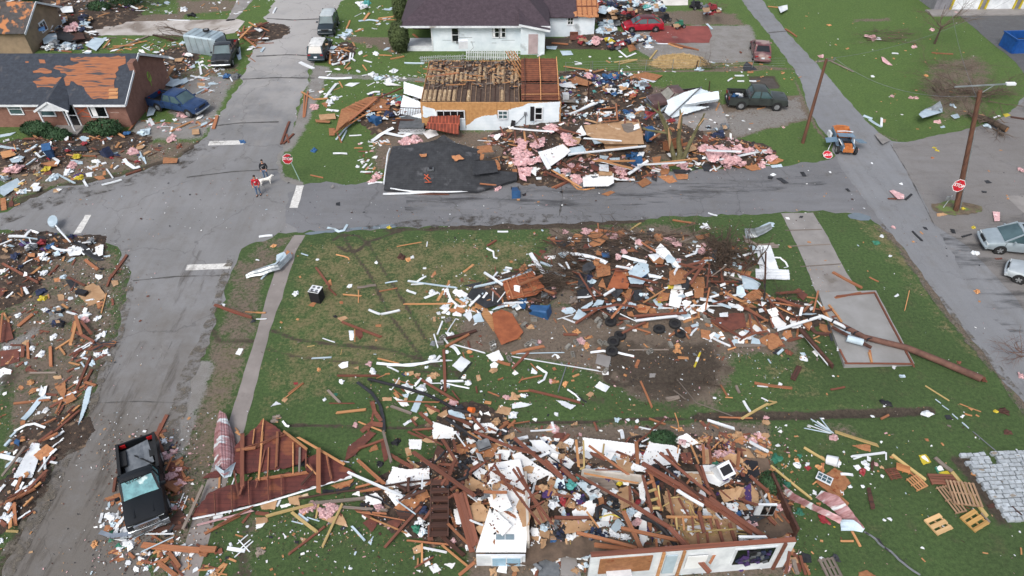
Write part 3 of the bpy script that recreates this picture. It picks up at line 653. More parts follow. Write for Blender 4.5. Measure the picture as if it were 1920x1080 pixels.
def pickup(label,color,center,front,L=5.6,W=1.95,gm=glassM,crew=True,bump=chrome,bedfill=None,z=0,bedm=None,roofm=None,oldgrille=False,H_=1.82,wheels_on=True,tilt=0,roll=0):
    hw = W / 2; c = P(*center,z); f = P(*front,z); rz_ = math.atan2(f.y - c.y,f.x - c.x)
    root = empty('pickup_truck',(c.x,c.y,z),rz_,label,'pickup truck'); root.rotation_euler = (roll,tilt,rz_)
    z0 = .42; bl = 1.75 if crew else 2.35     # bed length
    xb = -L / 2 + bl; nose = 1.35
    b = MB()
    st = [(0,.86,.92,.9),(.08,1.0,1.06,.96),(.45,1.05,1.13,.99),(nose,1.12,1.2,1),(nose + .1,1.15,1.17,1),(L - bl - .02,1.15,1.17,1)]
    b.loft([ring(L / 2 - x,hw * ws,z0,zb,zt,.96) for x,zb,zt,ws in st])
    for s in (1,-1):
        b.box((L / 2 - .85,s * hw * .45,1.145),(1.1,.05,.03),rz=0)
    b.build('body',color,root,ang=32)
    bd = MB(); bm_ = bedm or trimB
    xr = -L / 2 + .05; xm = (xb + xr) / 2; ln = xb - xr
    for s in (1,-1):
        bd.box((xm,s * (hw - .05),(z0 + 1.16) / 2),(ln,.1,1.16 - z0)); bd.box((xm,s * (hw - .06),1.175),(ln,.14,.03),1)
        bd.box((L / 2 - (L - .95),s * (hw - .25),.86),(.95,.3,.3),1)
    bd.box((xr + .04,0,(z0 + 1.14) / 2 + .02),(.08,W - .2,1.14 - z0)); bd.box((xm,0,.68),(ln - .02,W - .16,.06),1); bd.box((xb - .02,0,.93),(.05,W - .22,.46),1)
    for k in range(7): bd.box((xm,-.6 + k * .2,.72),(ln - .2,.05,.02),1)
    bd.build('cargo_bed',[color,bm_],root)
    cab = (nose,nose + .75,L - bl - .45,L - bl - .12) if crew else (nose + .05,nose + .7,L - bl - .3,L - bl - .1)
    finish_cabin(root,None,hw,color,gm,roofm or color,cab,H_,1.14,L,tumble=.8)
    extras(root,L,hw,.92,.98,z0 - .05,color,bump=bump,zbelt=1.15,xm=L / 2 - nose - .25)
    if oldgrille:
        m = MB()
        for k in range(3): m.box((L / 2 + .05,0,.76 + k * .1),(.06,hw * 1.2,.045))
        m.box((L / 2 + .1,0,.52),(.12,W * .98,.2)); m.build('chrome_grille',chrome,root)
    arches(root,(.95,L - .95 - .25),hw,.39,L)
    for x in (.95,L - 1.2):
        for s in (1,-1): wheel(root,L / 2 - x,s * (hw - .1),.39,.25,s)
    m = MB(); x0 = L / 2 - nose - .15
    for s in (1,-1):
        xs = (x0,x0 - 1.15,x0 - 2.0) if crew else (x0,x0 - 1.15)
        for x in xs: m.box((x,s * (hw + .001),.8),(.02,.01,.62))
        for x in xs[:-1]: m.box((x - .95,s * (hw + .012),1.02),(.18,.025,.04))
    m.build('door_seams',trimB,root)
    if bedfill: bedfill(root,xm,ln,hw)
    return root
blueP = paint('metallic_blue_paint','2b4268','203250',s3=.74)
blackP = paint('black_paint','14181d','0f1216',dirt='2a2c2f',s3=.72,rough=.55)
redP = paint('red_paint','a51f30','8c1725',s3=.8)
greyP = paint('grey_green_paint','3c413f','2e3231',s3=.76)
silvP = paint('silver_blue_paint','a9b5bb','909da4',dirt='a7b6ba',s3=.8,metal=.4)
silvP2 = paint('silver_paint','c2cace','a7b0b5',s3=.76,metal=.4)
darkP = paint('dark_teal_paint','35434a','28343b',s3=.7)
marP = paint('dusty_maroon_paint','6f4b4c','54343a',dirt='8f7a74',s3=.55)
brnP = paint('weathered_brown_paint','5f4c4b','43302f',dirt='8b7a74',s3=.6,rough=.5)
whP = paint('dusty_white_roof','b9c0c2','8f999d',s3=.6)
pickup('metallic blue pickup truck parked beside the brick gable wall',blueP,(338,206),(386,216),L=5.6)
def cloth(root,xm,ln,hw):
    m = MB(); r_ = random.Random(3)
    for k in range(14):
        m.box((xm + r_.uniform(-.6,.6),r_.uniform(-.55,.55),.78 + r_.random() * .12),(r_.uniform(.15,.45),r_.uniform(.12,.35),.12),k % 3,rz=r_.random() * 3)
    m.build('bed_load',[blue_,gry_,whtw],root)
pickup('dark grey-green crew cab pickup parked on the gravel drive',greyP,(1415,198),(1470,200),L=5.4,bump=trimB,bedfill=cloth)
def smashed(root,xm,ln,hw):
    m = MB(); m.box((xm - .1,-.05,.92),(1.5,1.35,.02),0,rx=.12,ry=.06,rz=.1); m.box((xm + .2,.2,.98),(1.1,.06,.03),1,rz=.7); m.box((xm - .3,.35,.95),(.9,.5,.02),0,rx=-.3,rz=-.2)
    m.build('loose_panel',[mat('grey_panel','6f747a','4a5056',rough=.35,scale=2),trimB],root)
    m = MB(); m.bar((2.6,-.9,.55),(2.3,-1.6,.5),.22,.14); m.bar((2.3,-1.6,.5),(1.8,-2.1,.45),.2,.12); m.build('torn_bumper',chrome,root)
    m = MB()
    for k in range(5): m.bar((.75 - k * .02,-.35 + .1 * k,1.79),(.45 + .04 * k,-.6 + .28 * k,1.86),.03,.02)
    m.build('bent_wiper_frame',trimB,root)
old = pickup('black pickup with smashed windscreen and torn chrome bumper by the roadside rubble',blackP,(277,918),(286,988),L=5.1,W=1.85,crew=False,gm=glassT,bedfill=smashed,oldgrille=True)
pickup('small dark pickup facing the camera beside the tipped silver trailer',paint('charcoal_paint','2e3136','24272b',s3=.72),(426,112),(416,134),L=5.2,crew=True,bedm=drkw)
pickup('brown weathered pickup half buried under fallen white siding',brnP,(1268,200),(1225,205),L=5.6,crew=False,gm=mat('dusty_glass','8d8b84','6a6861',rough=.3),oldgrille=True)
car('red hatchback parked on the brick drive behind the white house','car','hatch',redP,(1204,56),(1170,57),roofm=paint('dark_red_roof','5a2529','40191d',dirt='8a5a58',s3=.68))
car('dusty maroon sedan seen from behind at the gravel yard fence','car','sedan',marP,(1424,103),(1419,80),gm=glassB)
car('black car facing the camera, the farther of two at the street edge','car','suv',paint('black_car_paint','2a343b','20282e',s3=.72),(617,56),(611,72),roofm=whP)
t = car('dark teal wagon with smashed rear window and dusty white roof','car','suv',darkP,(602,103),(609,88),gm=glassB,roofm=mat('dusty_white_metal','d2d3d1','b4b6b6',rough=.5,c3='8a8680',s3=.6))
car('silver-blue minivan with dark sunroof on the right parking lot','minivan','van',silvP,(1908,466),(1840,459),gm=glassM)
MB().box((0,0,0),(1,.01,.01))
car('silver sedan cut by the right edge, in front of the minivan','car','sedan',silvP2,(1958,535),(1893,513),gm=glassM)

for o in list(sc.objects):
    if o.get('label','').startswith('silver-blue minivan'):
        m = MB(); m.box((-.05,0,1.812),(.85,.8,.02)); m.build('sunroof',glassB,o)

c = P(1578,275); jr = empty('off_road_vehicle',(c.x,c.y,0),R(-96),'roofless blue jeep with orange interior and doors flung open on the side road','jeep')
bj = paint('pale_blue_paint','6c8397','566d80',dirt='a98f80',s3=.66)
oj = mat('orange_interior','b5713c','8e4f28',rough=.6,scale=2,c3='6b3d22',s3=.62)
m = MB()
for s in (1,-1): m.box((-.95,s * .78,.78),(1.5,.08,.75)); m.box((1.1,s * .5,.75),(1.3,.08,.6),0)
m.box((-1.7,0,.8),(.09,1.62,.8)); m.box((-.2,0,.42),(3.2,1.5,.1)); m.build('tub',bj,jr)
m = MB(); m.box((-1.6,0,1.0),(.12,1.4,.6),ry=-.25); m.box((-1.2,0,.62),(.7,1.35,.2)); m.box((-.95,.72,.95),(1.3,.05,.5)); m.box((-.95,-.72,.95),(1.3,.05,.5)); m.tube([(-1.75,-.8,1.2),(-1.82,-.4,1.28),(-1.84,0,1.3),(-1.82,.4,1.28),(-1.75,.8,1.2)],.06); m.build('rear_seat',oj,jr,ang=30)
m = MB(); m.box((.05,0,1.3),(.85,1.5,.06),ry=-.12); m.tube([(-.4,-.75,1.42),(-.43,0,1.47),(-.4,.75,1.42)],.045,m=1); m.build('raised_bonnet',[bj,whtw],jr,ang=30)
m = MB(); m.box((.75,0,.8),(.5,1.2,.3)); m.box((.85,.1,.98),(.25,.5,.12)); m.build('engine',blk_,jr)
m = MB(); m.box((1.35,0,.72),(.7,.85,.45),taper=.8); m.box((1.75,0,.6),(.16,.95,.35)); m.box((1.3,0,.98),(.35,.7,.08)); m.build('front_seat',oj,jr,ang=30)
m = MB(); m.bar((.5,.72,1.1),(1.75,.42,.8),.07,.06); m.bar((.5,-.72,1.1),(1.75,-.42,.8),.07,.06); m.build('frame_rail',whtw,jr)
for s in (1,-1):
    m = MB(); m.box((.45,s * 1.35,.95),(.75 if s > 0 else .85,1.0,.07),rz=.08 * s if s < 0 else .5,rx=-.25 * s); m.build('door',bj,jr)
    wheel(jr,1.35,s * .82,.38,.26,s); wheel(jr,-1.0,s * .85,.38,.26,s)
jr.scale = (.88,.88,.88)
m = MB(); m.box((-.95,-1.15,.8),(.7,.2,.5),rz=.1); m.build('side_panel',whtw,jr)

c = P(392,96); tr = empty('cargo_trailer',(c.x,c.y,0),R(-18),'silver enclosed trailer tipped on its side with one wheel on top','trailer')
alu = mat('aluminium_skin','b3c2c9','8fa0a8',rough=.35,metal=.4,scale=.8)
m = MB(); rings = []
for x,sh in ((-1.9,.96),(-1.82,1),(1.6,1),(1.9,.8)):
    rings.append([(x,y * 1.05 * sh,1.0 + z * .98 * sh) for y,z in [(-1,-.95),(-.93,-1),(.93,-1),(1,-.95),(1,.8),(.9,.97),(-.9,.97),(-1,.8)]])
m.loft(rings); m.build('body',alu,tr,ang=30)
m = MB()
for x in (-1.2,-.4,.4,1.2): m.box((x,0,1.985),(.06,1.9,.012)); m.box((x,-1.056,1.0),(.06,.012,1.7))
m.build('rib',steel,tr)
w_ = wheel(tr,.3,.6,.34,.2,1); w_.location = (.2,.25,2.2); w_.rotation_euler = (R(90),0,R(20))
m = MB(); m.box((0,1.0,1.0),(3.6,.12,1.6)); m.tube([(1.9,.6,1.0),(3.0,1.0,.8)],.06); m.build('chassis',trimB,tr)
c = P(1912,92); sk = empty('dumpster',(c.x,c.y,0),R(4),'blue roll-off dumpster with a white star on the dark lot','dumpster')
bs_ = mat('dumpster_blue','1c4f94','163f7a',rough=.45,c3='3d5c80',s3=.7)
m = MB(); Ld,Wd_,Hd = 3.4,2.2,1.5
for s in (1,-1): m.box((0,s * Wd_ / 2,Hd / 2),(Ld,.08,Hd)); m.box((s * Ld / 2,0,Hd / 2),(.08,Wd_ - .09,Hd))
m.box((0,0,.15),(Ld - .1,Wd_ - .1,.1)); m.build('container',bs_,sk)
m = MB()
for s in (1,-1):
    m.box((0,s * (Wd_ / 2 + .05),Hd + .02),(Ld + .2,.14,.1)); m.box((s * (Ld / 2 + .02),0,Hd + .02),(.14,Wd_,.1))
    for x in (-1.55,1.55): m.box((x,s * (Wd_ / 2 + .08),Hd / 2),(.1,.1,Hd - .1))
m.build('rim',bs_,sk)
m = MB(); m.box((0,0,.75),(Ld - .2,Wd_ - .2,.08)); m.build('rubble_fill',blkf,sk)
m = MB(); pts = []
for k in range(10):
    a = math.pi / 2 + k * math.pi / 5; r_ = .38 if k % 2 == 0 else .16; pts.append((r_ * math.cos(a) + .1,-Wd_ / 2 - .05,.85 + r_ * math.sin(a)))
m.add(pts + [(.1,-Wd_ / 2 - .055,.85)],[(i,(i + 1) % 10,10) for i in range(10)]); m.box((.1,-Wd_ / 2 - .05,.3),(.7,.01,.09)); m.box((.1,-Wd_ / 2 - .058,.85),(.2,.01,.16),1); m.build('star_emblem',[whtw,red_],sk)
# ------------------------------------------------------------- buildings
def PY(px,py,Y):
    v = P(px,py,0); o = Vector((0,0,CAMH)); d = v - o; t = Y / d.y; return o + d * t
def PPl(px,py,p0,n):
    o = Vector((0,0,CAMH)); d = P(px,py,0) - o; t = (Vector(p0) - o).dot(n) / d.dot(n); return o + d * t
def poly3(name,pts,m,th=.02,parent=None,mats=None,rag=0,offs=Vector((0,0,0))):
    """flat slab through a coplanar 3D outline"""
    pts = [Vector(p) - offs for p in pts]; c = sum(pts,Vector()) / len(pts)
    n = Vector((0,0,0))
    for i in range(len(pts)): n += (pts[i] - c).cross(pts[(i + 1) % len(pts)] - c)
    n.normalize()
    if rag:
        o = []
        for i in range(len(pts)):
            a,b = pts[i],pts[(i + 1) % len(pts)]; k = max(1,int((b - a).length / (rag * 2.5))); side = (b - a).cross(n).normalized()
            for j in range(k): o.append(a.lerp(b,j / k) + side * rnd.uniform(-rag,rag) * (1 if j else .4))
        pts = o
    bm = bmesh.new(); vs = [bm.verts.new(p) for p in pts]
    es = [bm.edges.new((vs[i],vs[(i + 1) % len(vs)])) for i in range(len(vs))]
    bmesh.ops.triangle_fill(bm,edges=es,use_beauty=True,use_dissolve=True,normal=n)
    r_ = bmesh.ops.extrude_face_region(bm,geom=bm.faces[:]); bmesh.ops.translate(bm,verts=[g for g in r_['geom'] if isinstance(g,bmesh.types.BMVert)],vec=n * th)
    bmesh.ops.recalc_face_normals(bm,faces=bm.faces)
    me = bpy.data.meshes.new(name); bm.to_mesh(me); bm.free(); me.materials.append(m)
    o = bpy.data.objects.new(name,me); col.objects.link(o)
    if parent: o.parent = parent
    return o
def window(root,x0,x1,z0,z1,Y,fm=whtw,gm=glassB,mun=1,mull=0,out=-1,blind=0,fw=.09):
    m = MB(); y = Y + out * .05
    for x in (x0,x1): m.box((x,y,(z0 + z1) / 2),(fw,.08,z1 - z0 + fw))
    for z in (z0,z1): m.box(((x0 + x1) / 2,y,z),(x1 - x0 - fw,.08,fw))
    for k in range(mun): m.box(((x0 + x1) / 2,y,z0 + (z1 - z0) * (k + 1) / (mun + 1)),(x1 - x0 - fw,.06,.05))
    for k in range(mull): m.box((x0 + (x1 - x0) * (k + 1) / (mull + 1),y,(z0 + z1) / 2),(.05,.05,z1 - z0 - fw))
    f = m.build('window',fm,root)
    m = MB(); m.box(((x0 + x1) / 2,Y + out * .012,(z0 + z1) / 2),(x1 - x0 - fw,.02,z1 - z0 - fw)); m.build('pane',gm,f)
    if blind:
        m = MB(); m.box(((x0 + x1) / 2 - (x1 - x0) * .25,Y + out * .028,(z0 + z1) / 2),((x1 - x0) * .3,.01,(z1 - z0) * .85)); m.build('curtain',dryw,f)
    return f
def wrect(px0,py0,px1,py1,Y,off):
    a = PY(px0,py0,Y) - off; b = PY(px1,py1,Y) - off; a2 = PY(px0,py1,Y) - off
    return (a.x + a2.x) / 2,(b.x + PY(px1,py0,Y).x - off.x) / 2,min(a.z,b.z),max(a.z,b.z)
brickM = mat('brick_wall','876458','735247',scale=2,rough=.9,brick=(.24,.08,.012,.82,1.15),var=0)
shing = mat('dark_shingles','3d434d','2f343d',scale=2.5,rough=.92,bump=.3,brick=(.5,.16,.012,.86,.7,2),c3='4c4c50',s3=.64)
deckM = mat('exposed_deck','9a6546','7f4f37',scale=4,stretch=(.3,3,3),rough=.85,c3='3a3d43',s3=.555)
purpS = mat('plum_shingles','4b4048','3b3239',scale=3,rough=.95,bump=.3,brick=(.45,.15,.012,.88,.75,2))
greyS = mat('charcoal_shingles','3b3d41','2b2d31',scale=2,rough=.92,bump=.35,brick=(.45,.17,.014,.85,.72,2),c3='55565a',s3=.62)
sidW = mat('white_siding','dfe7ed','c6d2da',scale=.9,rough=.6,brick=(30,.14,.008,1,.8),c3='9aa2a6',s3=.68)
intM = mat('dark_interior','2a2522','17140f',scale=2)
graffM = mat('green_spray_paint','8fc046',rough=.6); graffO = mat('orange_spray_paint','c25a35',rough=.6)
def gable_house():
    x0,x1,y0,y1,zh,zr = -52.0,-33.9,55.7,64.9,2.5,4.75
    off = Vector((x1,y0,0)); rt = empty('brick_house',off,0,'red brick bungalow with half its dark shingles torn off, at the left edge','house')
    W,D = x1 - x0,y1 - y0; ym = D / 2
    m = MB(); m.box((-W / 2,D / 2,zh / 2),(W,D,zh))
    m.add([(0,0,zh),(0,D,zh),(0,ym,zr - .12),(-.25,0,zh),(-.25,D,zh),(-.25,ym,zr - .12)],[(0,1,2),(3,5,4),(0,2,5,3),(1,4,5,2)])
    m.build('wall',brickM,rt)
    n1 = Vector((0,-(zr - zh),ym)).normalized(); sl_ = (zr - zh) / ym; ov = .4
    for s,nm in ((0,'roof'),(1,'roof')):
        ya,yb = (-ov,ym) if s == 0 else (D + ov,ym); za = zh - ov * sl_
        o = poly3(nm,[(-W,ya,za),(.35,ya,za),(.35,yb,zr),(-W,yb,zr)],shing,.1,rt)
    p0 = off + Vector((0,ym,zr + .13)); nn = Vector((0,-(zr - zh),ym)).normalized()
    pats = [[(530,430),(700,425),(940,420),(940,475),(885,500),(860,600),(872,740),(700,745),(650,700),(630,655),(550,612),(480,592),(505,560),(400,512),(420,490),(540,492),(600,470),(530,452)],
            [(245,612),(300,582),(450,578),(530,602),(520,640),(420,660),(280,655)],[(245,532),(330,508),(390,530),(385,545),(250,547)],[(288,447),(330,450),(342,480),(298,480)],[(190,458),(218,460),(214,470),(192,470)]]
    for q_ in pats:
        poly3('exposed_decking',[PPl(x,y,p0,nn) for x,y in crop(0,0,q_)],deckM,.012,rt,rag=.12,offs=off)
    for k in range(3): poly3('replaced_board',[PPl(x,y,p0 + Vector((0,0,.03)),nn) for x,y in crop(0,0,[(820,662 + 28 * k),(885,660 + 28 * k),(882,682 + 28 * k),(812,684 + 28 * k)])],tanw,.02,rt,offs=off)
    m = MB(); m.box((-W / 2 - 2.6,-ov - .03,zh - ov * sl_ - .02),(W - 5.2,.06,.2)); m.box((-1.9,-ov - .03,zh - ov * sl_ - .02),(4.5,.06,.2)); m.build('fascia',whtw,rt)
    m = MB(); m.bar((.38,-ov,zh - ov * sl_),(.38,ym,zr + .03),.06,.22,up=(0,0,1)); m.bar((.38,D + ov,zh - ov * sl_),(.38,ym,zr + .03),.06,.22); m.build('rake_board',whtw,rt)
    m = MB(); m.box((.25,ym - 1.3,zr - .5),(.5,.9,.9)); m.build('chimney',brickM,rt)
    for r_,k in (((16,194,41,214),1),((74,196,101,217),1),((168,196,199,219),0)):
        a = wrect(*r_,y0,off); window(rt,*a[:2],*a[2:],0,mun=k,mull=0 if k else 0,blind=not k,gm=glassB if not k else glassM)
    a = wrect(124,202,147,238,y0,off); window(rt,a[0],a[1],.15,2.2,0,mun=1,gm=glassB)
    for px,py,w2 in ((62,207,28),(115,208,10),(0,202,8),(215,211,14)):
        a = PY(px,py,y0) - off; m = MB(); m.box((a.x,-.01,a.z),(w2 / 19.,.02,.04)); m.build('brick_crack_patch',mat('mortar','b59f94'),rt)
    xa,xb = PY(84,202,y0).x - off.x,PY(139,202,y0).x - off.x; xm = (xa + xb) / 2
    m = MB(); m.add([(xa - .2,-1.2,2.2),(xm,-1.2,3.05),(xm,3.2,3.95),(xa + .1,.3,2.55),(xb + .2,-1.2,2.2),(xb - .1,.3,2.55)],[(0,1,2,3),(4,5,2,1)])
    m.add([(xa - .2,-1.2,2.08),(xm,-1.2,2.93),(xm,3.2,3.85),(xa + .1,.3,2.45),(xb + .2,-1.2,2.08),(xb - .1,.3,2.45)],[(3,2,1,0),(1,2,5,4)]); m.build('porch_roof',shing,rt)
    m = MB(); m.bar((xa - .2,-1.23,2.13),(xm,-1.23,2.98),.06,.16); m.bar((xb + .2,-1.23,2.13),(xm,-1.23,2.98),.06,.16); m.add([(xa,-1.15,2.15),(xb,-1.15,2.15),(xm,-1.15,2.9)],[(0,1,2)])
    for x in (xa + .1,xb - .1): m.box((x,-1.1,1.05),(.12,.12,2.1))
    m.build('porch_trim',whtw,rt)
    m = MB(); m.box((xm + .3,-.8,.1),(2.6,1.6,.2)); m.build('porch_step',conc,rt)
    m = MB(); cy,cz = 5.6,2.2
    for q_ in ([(cy + .28 * math.cos(a / 2),cz + .42 * math.sin(a / 2)) for a in range(14)],[(cy + .3 * math.cos(a / 2 + 2),cz - .1 + .25 * math.sin(a / 2 + 2) * 1.6) for a in range(10)],[(cy - .1,cz - .9),(cy,cz + .4)]):
        m.tube([(.012,y,z) for y,z in q_],.025,4)
    m.build('green_mark',graffM,rt)
    m = MB(); a = PY(155,208,y0) - off
    for u,v in (((-.6,.35),(.6,-.35)),((-.6,-.3),(.6,.4)),((-.3,-.5),(.5,-.55))): m.bar((a.x + u[0],-.012,a.z + u[1]),(a.x + v[0],-.012,a.z + v[1]),.012,.07)
    m.build('orange_mark',graffO,rt)
gable_house()
def far_left_house():
    off = P(62,101); rt = empty('torn_roof_house',(off.x,off.y,0),0,'small house with torn brown shingles behind the brick bungalow','house'); W,D = 9.,7.
    m = MB(); m.box((-W / 2,D / 2,1.2),(W,D,2.4)); m.add([(0,0,2.4),(0,D,2.4),(0,D / 2,4.0),(-.2,0,2.4),(-.2,D,2.4),(-.2,D / 2,4.0)],[(0,1,2),(3,5,4),(0,2,5,3),(1,4,5,2)])
    m.build('wall',mat('tan_plaster','94816a','7a6a58',scale=1),rt)
    rm = mat('torn_shingles','4c4a4a','3a3838',scale=2,c3='a97048',s3=.5,rough=.9)
    for ya,yb in ((-.4,D / 2),(D + .4,D / 2)): poly3('roof',[(-W,ya,2.25),(.4,ya,2.25),(.4,yb,4.15),(-W,yb,4.15)],rm,.1,rt)
    m = MB(); m.bar((.42,-.4,2.25),(.42,D / 2,4.15),.06,.2); m.bar((.42,D + .4,2.25),(.42,D / 2,4.15),.06,.2); m.build('rake_board',whtw,rt)
    m = MB(); m.box((.03,D / 2,1.6),(.06,1.2,1.1)); m.box((.05,D / 2,1.6),(.06,.95,.85),1); m.box((.08,D / 2,1.6),(.06,.05,.85)); m.build('window',[whtw,glassB],rt)
far_left_house()
def white_house():
    off = Vector((PY(813,96,72.2).x,72.2,0)); rt = empty('white_house',off,0,'white sided house with plum hip roof and a pink door at the top','house')
    W = 12.6; D = 11; h = 3.0
    m = MB(); m.box((W / 2 - .5,D / 2,h / 2),(W - 1,D,h)); m.build('wall',sidW,rt)
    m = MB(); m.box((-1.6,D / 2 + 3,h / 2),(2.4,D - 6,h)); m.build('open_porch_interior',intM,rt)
    m = MB(); m.box((-2.75,.25,h / 2),(.16,.16,h)); m.box((-1.3,.1,.3),(2.6,.08,.5)); m.box((-1.4,1.5,.12),(2.8,3,.22)); m.box((-.05,.0,h / 2),(.14,.1,h)); m.build('porch_post',whtw,rt)
    m = MB(); xr0,xr1 = -3.3,W - .2; e = h - .1
    m.add([(xr0,-.6,e),(xr1,-.6,e),(xr1,D + .6,e),(xr0,D + .6,e),(xr0 + 5.4,D / 2,6.3),(xr1 - 4.5,D / 2,6.3),(xr0,-.6,e - .15),(xr1,-.6,e - .15),(xr1,D + .6,e - .15),(xr0,D + .6,e - .15)],
          [(0,1,5,4),(1,2,5),(2,3,4,5),(3,0,4),(9,8,7,6),(0,6,7,1),(1,7,8,2),(2,8,9,3),(3,9,6,0)]); m.build('roof',purpS,rt)
    m = MB(); m.box(((xr0 + xr1) / 2,-.64,e - .06),(xr1 - xr0,.06,.2)); m.build('fascia',whtw,rt)
    a = wrect(847,52,860,78,72.2,off); window(rt,*a,0,mun=1)
    a = wrect(923,50,936,70,72.2,off); window(rt,*a,0,mun=1,blind=1); a = wrect(936.5,50,948,70,72.2,off); window(rt,*a,0,mun=1,blind=1)
    ex0 = PY(976,90,71.4).x - off.x; ex1 = PY(1021,90,71.4).x - off.x
    m = MB(); m.box(((ex0 + ex1) / 2,.4,1.4),(ex1 - ex0,2.6,2.8)); m.build('entry_wall',sidW,rt)
    m = MB(); m.add([(ex0 - .2,-1.3,3.4),(ex1 + .5,-1.3,2.75),(ex1 + .5,1.9,2.75),(ex0 - .2,2.6,4.3)],[(0,1,2,3)]); m.add([(ex0 - .2,-1.3,3.25),(ex1 + .5,-1.3,2.6),(ex1 + .5,1.9,2.6),(ex0 - .2,2.6,4.1)],[(3,2,1,0)]); m.build('entry_roof',purpS,rt)
    m = MB(); m.bar((ex0 - .2,-1.34,3.3),(ex1 + .5,-1.34,2.66),.06,.2); m.build('entry_fascia',whtw,rt)
    dx = (ex0 + ex1) / 2 + .05; m = MB(); m.box((dx,-.93,1.15),(1.0,.06,2.1)); d = m.build('door',mat('pink_door','b5a3a6','9c8a8c',scale=1),rt)
    m = MB(); m.tube([(dx + .35,-.99,1.1),(dx + .35,-1.03,1.1)],.04); m.build('handle',steel,d)
    m = MB()
    for x,z,l in ((1.5,1.2,.9),(3.4,1.5,1.6),(8,1.2,1.4),(6.5,.9,.5),(4.2,1.0,.5)): m.box((x,-.008,z),(l,.016,.03))
    m.box((2.6,-.06,1.0),(.3,.12,.25),0); m.tube([(4.1,-.05,1.1),(4.3,-.3,.5),(3.6,-.8,.05)],.02,5); m.build('wall_damage',gry_,rt)
    wy = 3.9; wx0,wx1 = ex1 - .3,PY(1113,67,76.2).x - off.x
    m = MB(); m.box(((wx0 + wx1) / 2,wy + 4,1.2),(wx1 - wx0,8,2.4)); m.build('wing_wall',sidW,rt)
    m = MB(); m.add([(wx0 - 1,wy - .4,2.35),(wx1 - 1.9,wy - .4,2.35),(wx1 - 2.1,wy + 4,4.2),(wx0 - 1,wy + 4,4.2),(wx0 - 1,wy - .4,2.2),(wx1 - 1.9,wy - .4,2.2),(wx1 - 2.1,wy + 4,4.05),(wx0 - 1,wy + 4,4.05)],[(0,1,2,3),(7,6,5,4),(0,4,5,1),(1,5,6,2)]); m.build('wing_roof',purpS,rt)
    poly3('torn_roof_deck',[(wx1 - 2.3,wy - .38,2.3),(wx1 + .3,wy - .4,2.3),(wx1 + .35,wy + 4,4.1),(wx1 - 2.6,wy + 4,4.1)],osb,.06,rt,rag=.12)
    m = MB()
    for k in range(5): m.bar((wx1 - 2 + k * .55,wy - .2,2.5),(wx1 - 2 + k * .55,wy + 3.9,4.2),.05,.12)
    m.bar((wx1 - 2,wy + 1,3.0),(wx1 + .2,wy + 1,3.0),.06,.1); m.build('rafter',rust,rt)
    a = wrect(1064,32,1075,46,76.1,off); window(rt,a[0],a[1],a[2],a[3],wy,mun=1,mull=1,fw=.12)
    m = MB(); m.box((PY(1076,70,75.8).x - off.x,wy - .1,.3),(.9,.06,.6)); m.build('foundation_vent',rust,rt)
white_house()
def storage():
    a = P(1765,20); rt = empty('storage_building',(a.x,a.y,0),R(2),'storage building with white roller doors and yellow door posts, top right corner','building')
    m = MB(); m.box((10,3,1.5),(22,6,3)); m.build('wall',mat('grey_corrugated','8a8a90','74747a',scale=1,brick=(.12,20,.02,.8,.6)),rt)
    m = MB(); m.box((10,-.9,.08),(24,1.9,.14)); m.build('apron',conc,rt)
    for k in range(5):
        x = 2.7 + k * 4.2
        m = MB(); m.box((x,-.03,1.2),(3.2,.06,2.4)); m.build('roller_door',whtw,rt)
        for s in (-1,1): m = MB(); m.box((x + s * 1.72,-.08,1.25),(.2,.16,2.5)); m.build('door_post',yell_,rt)
storage()
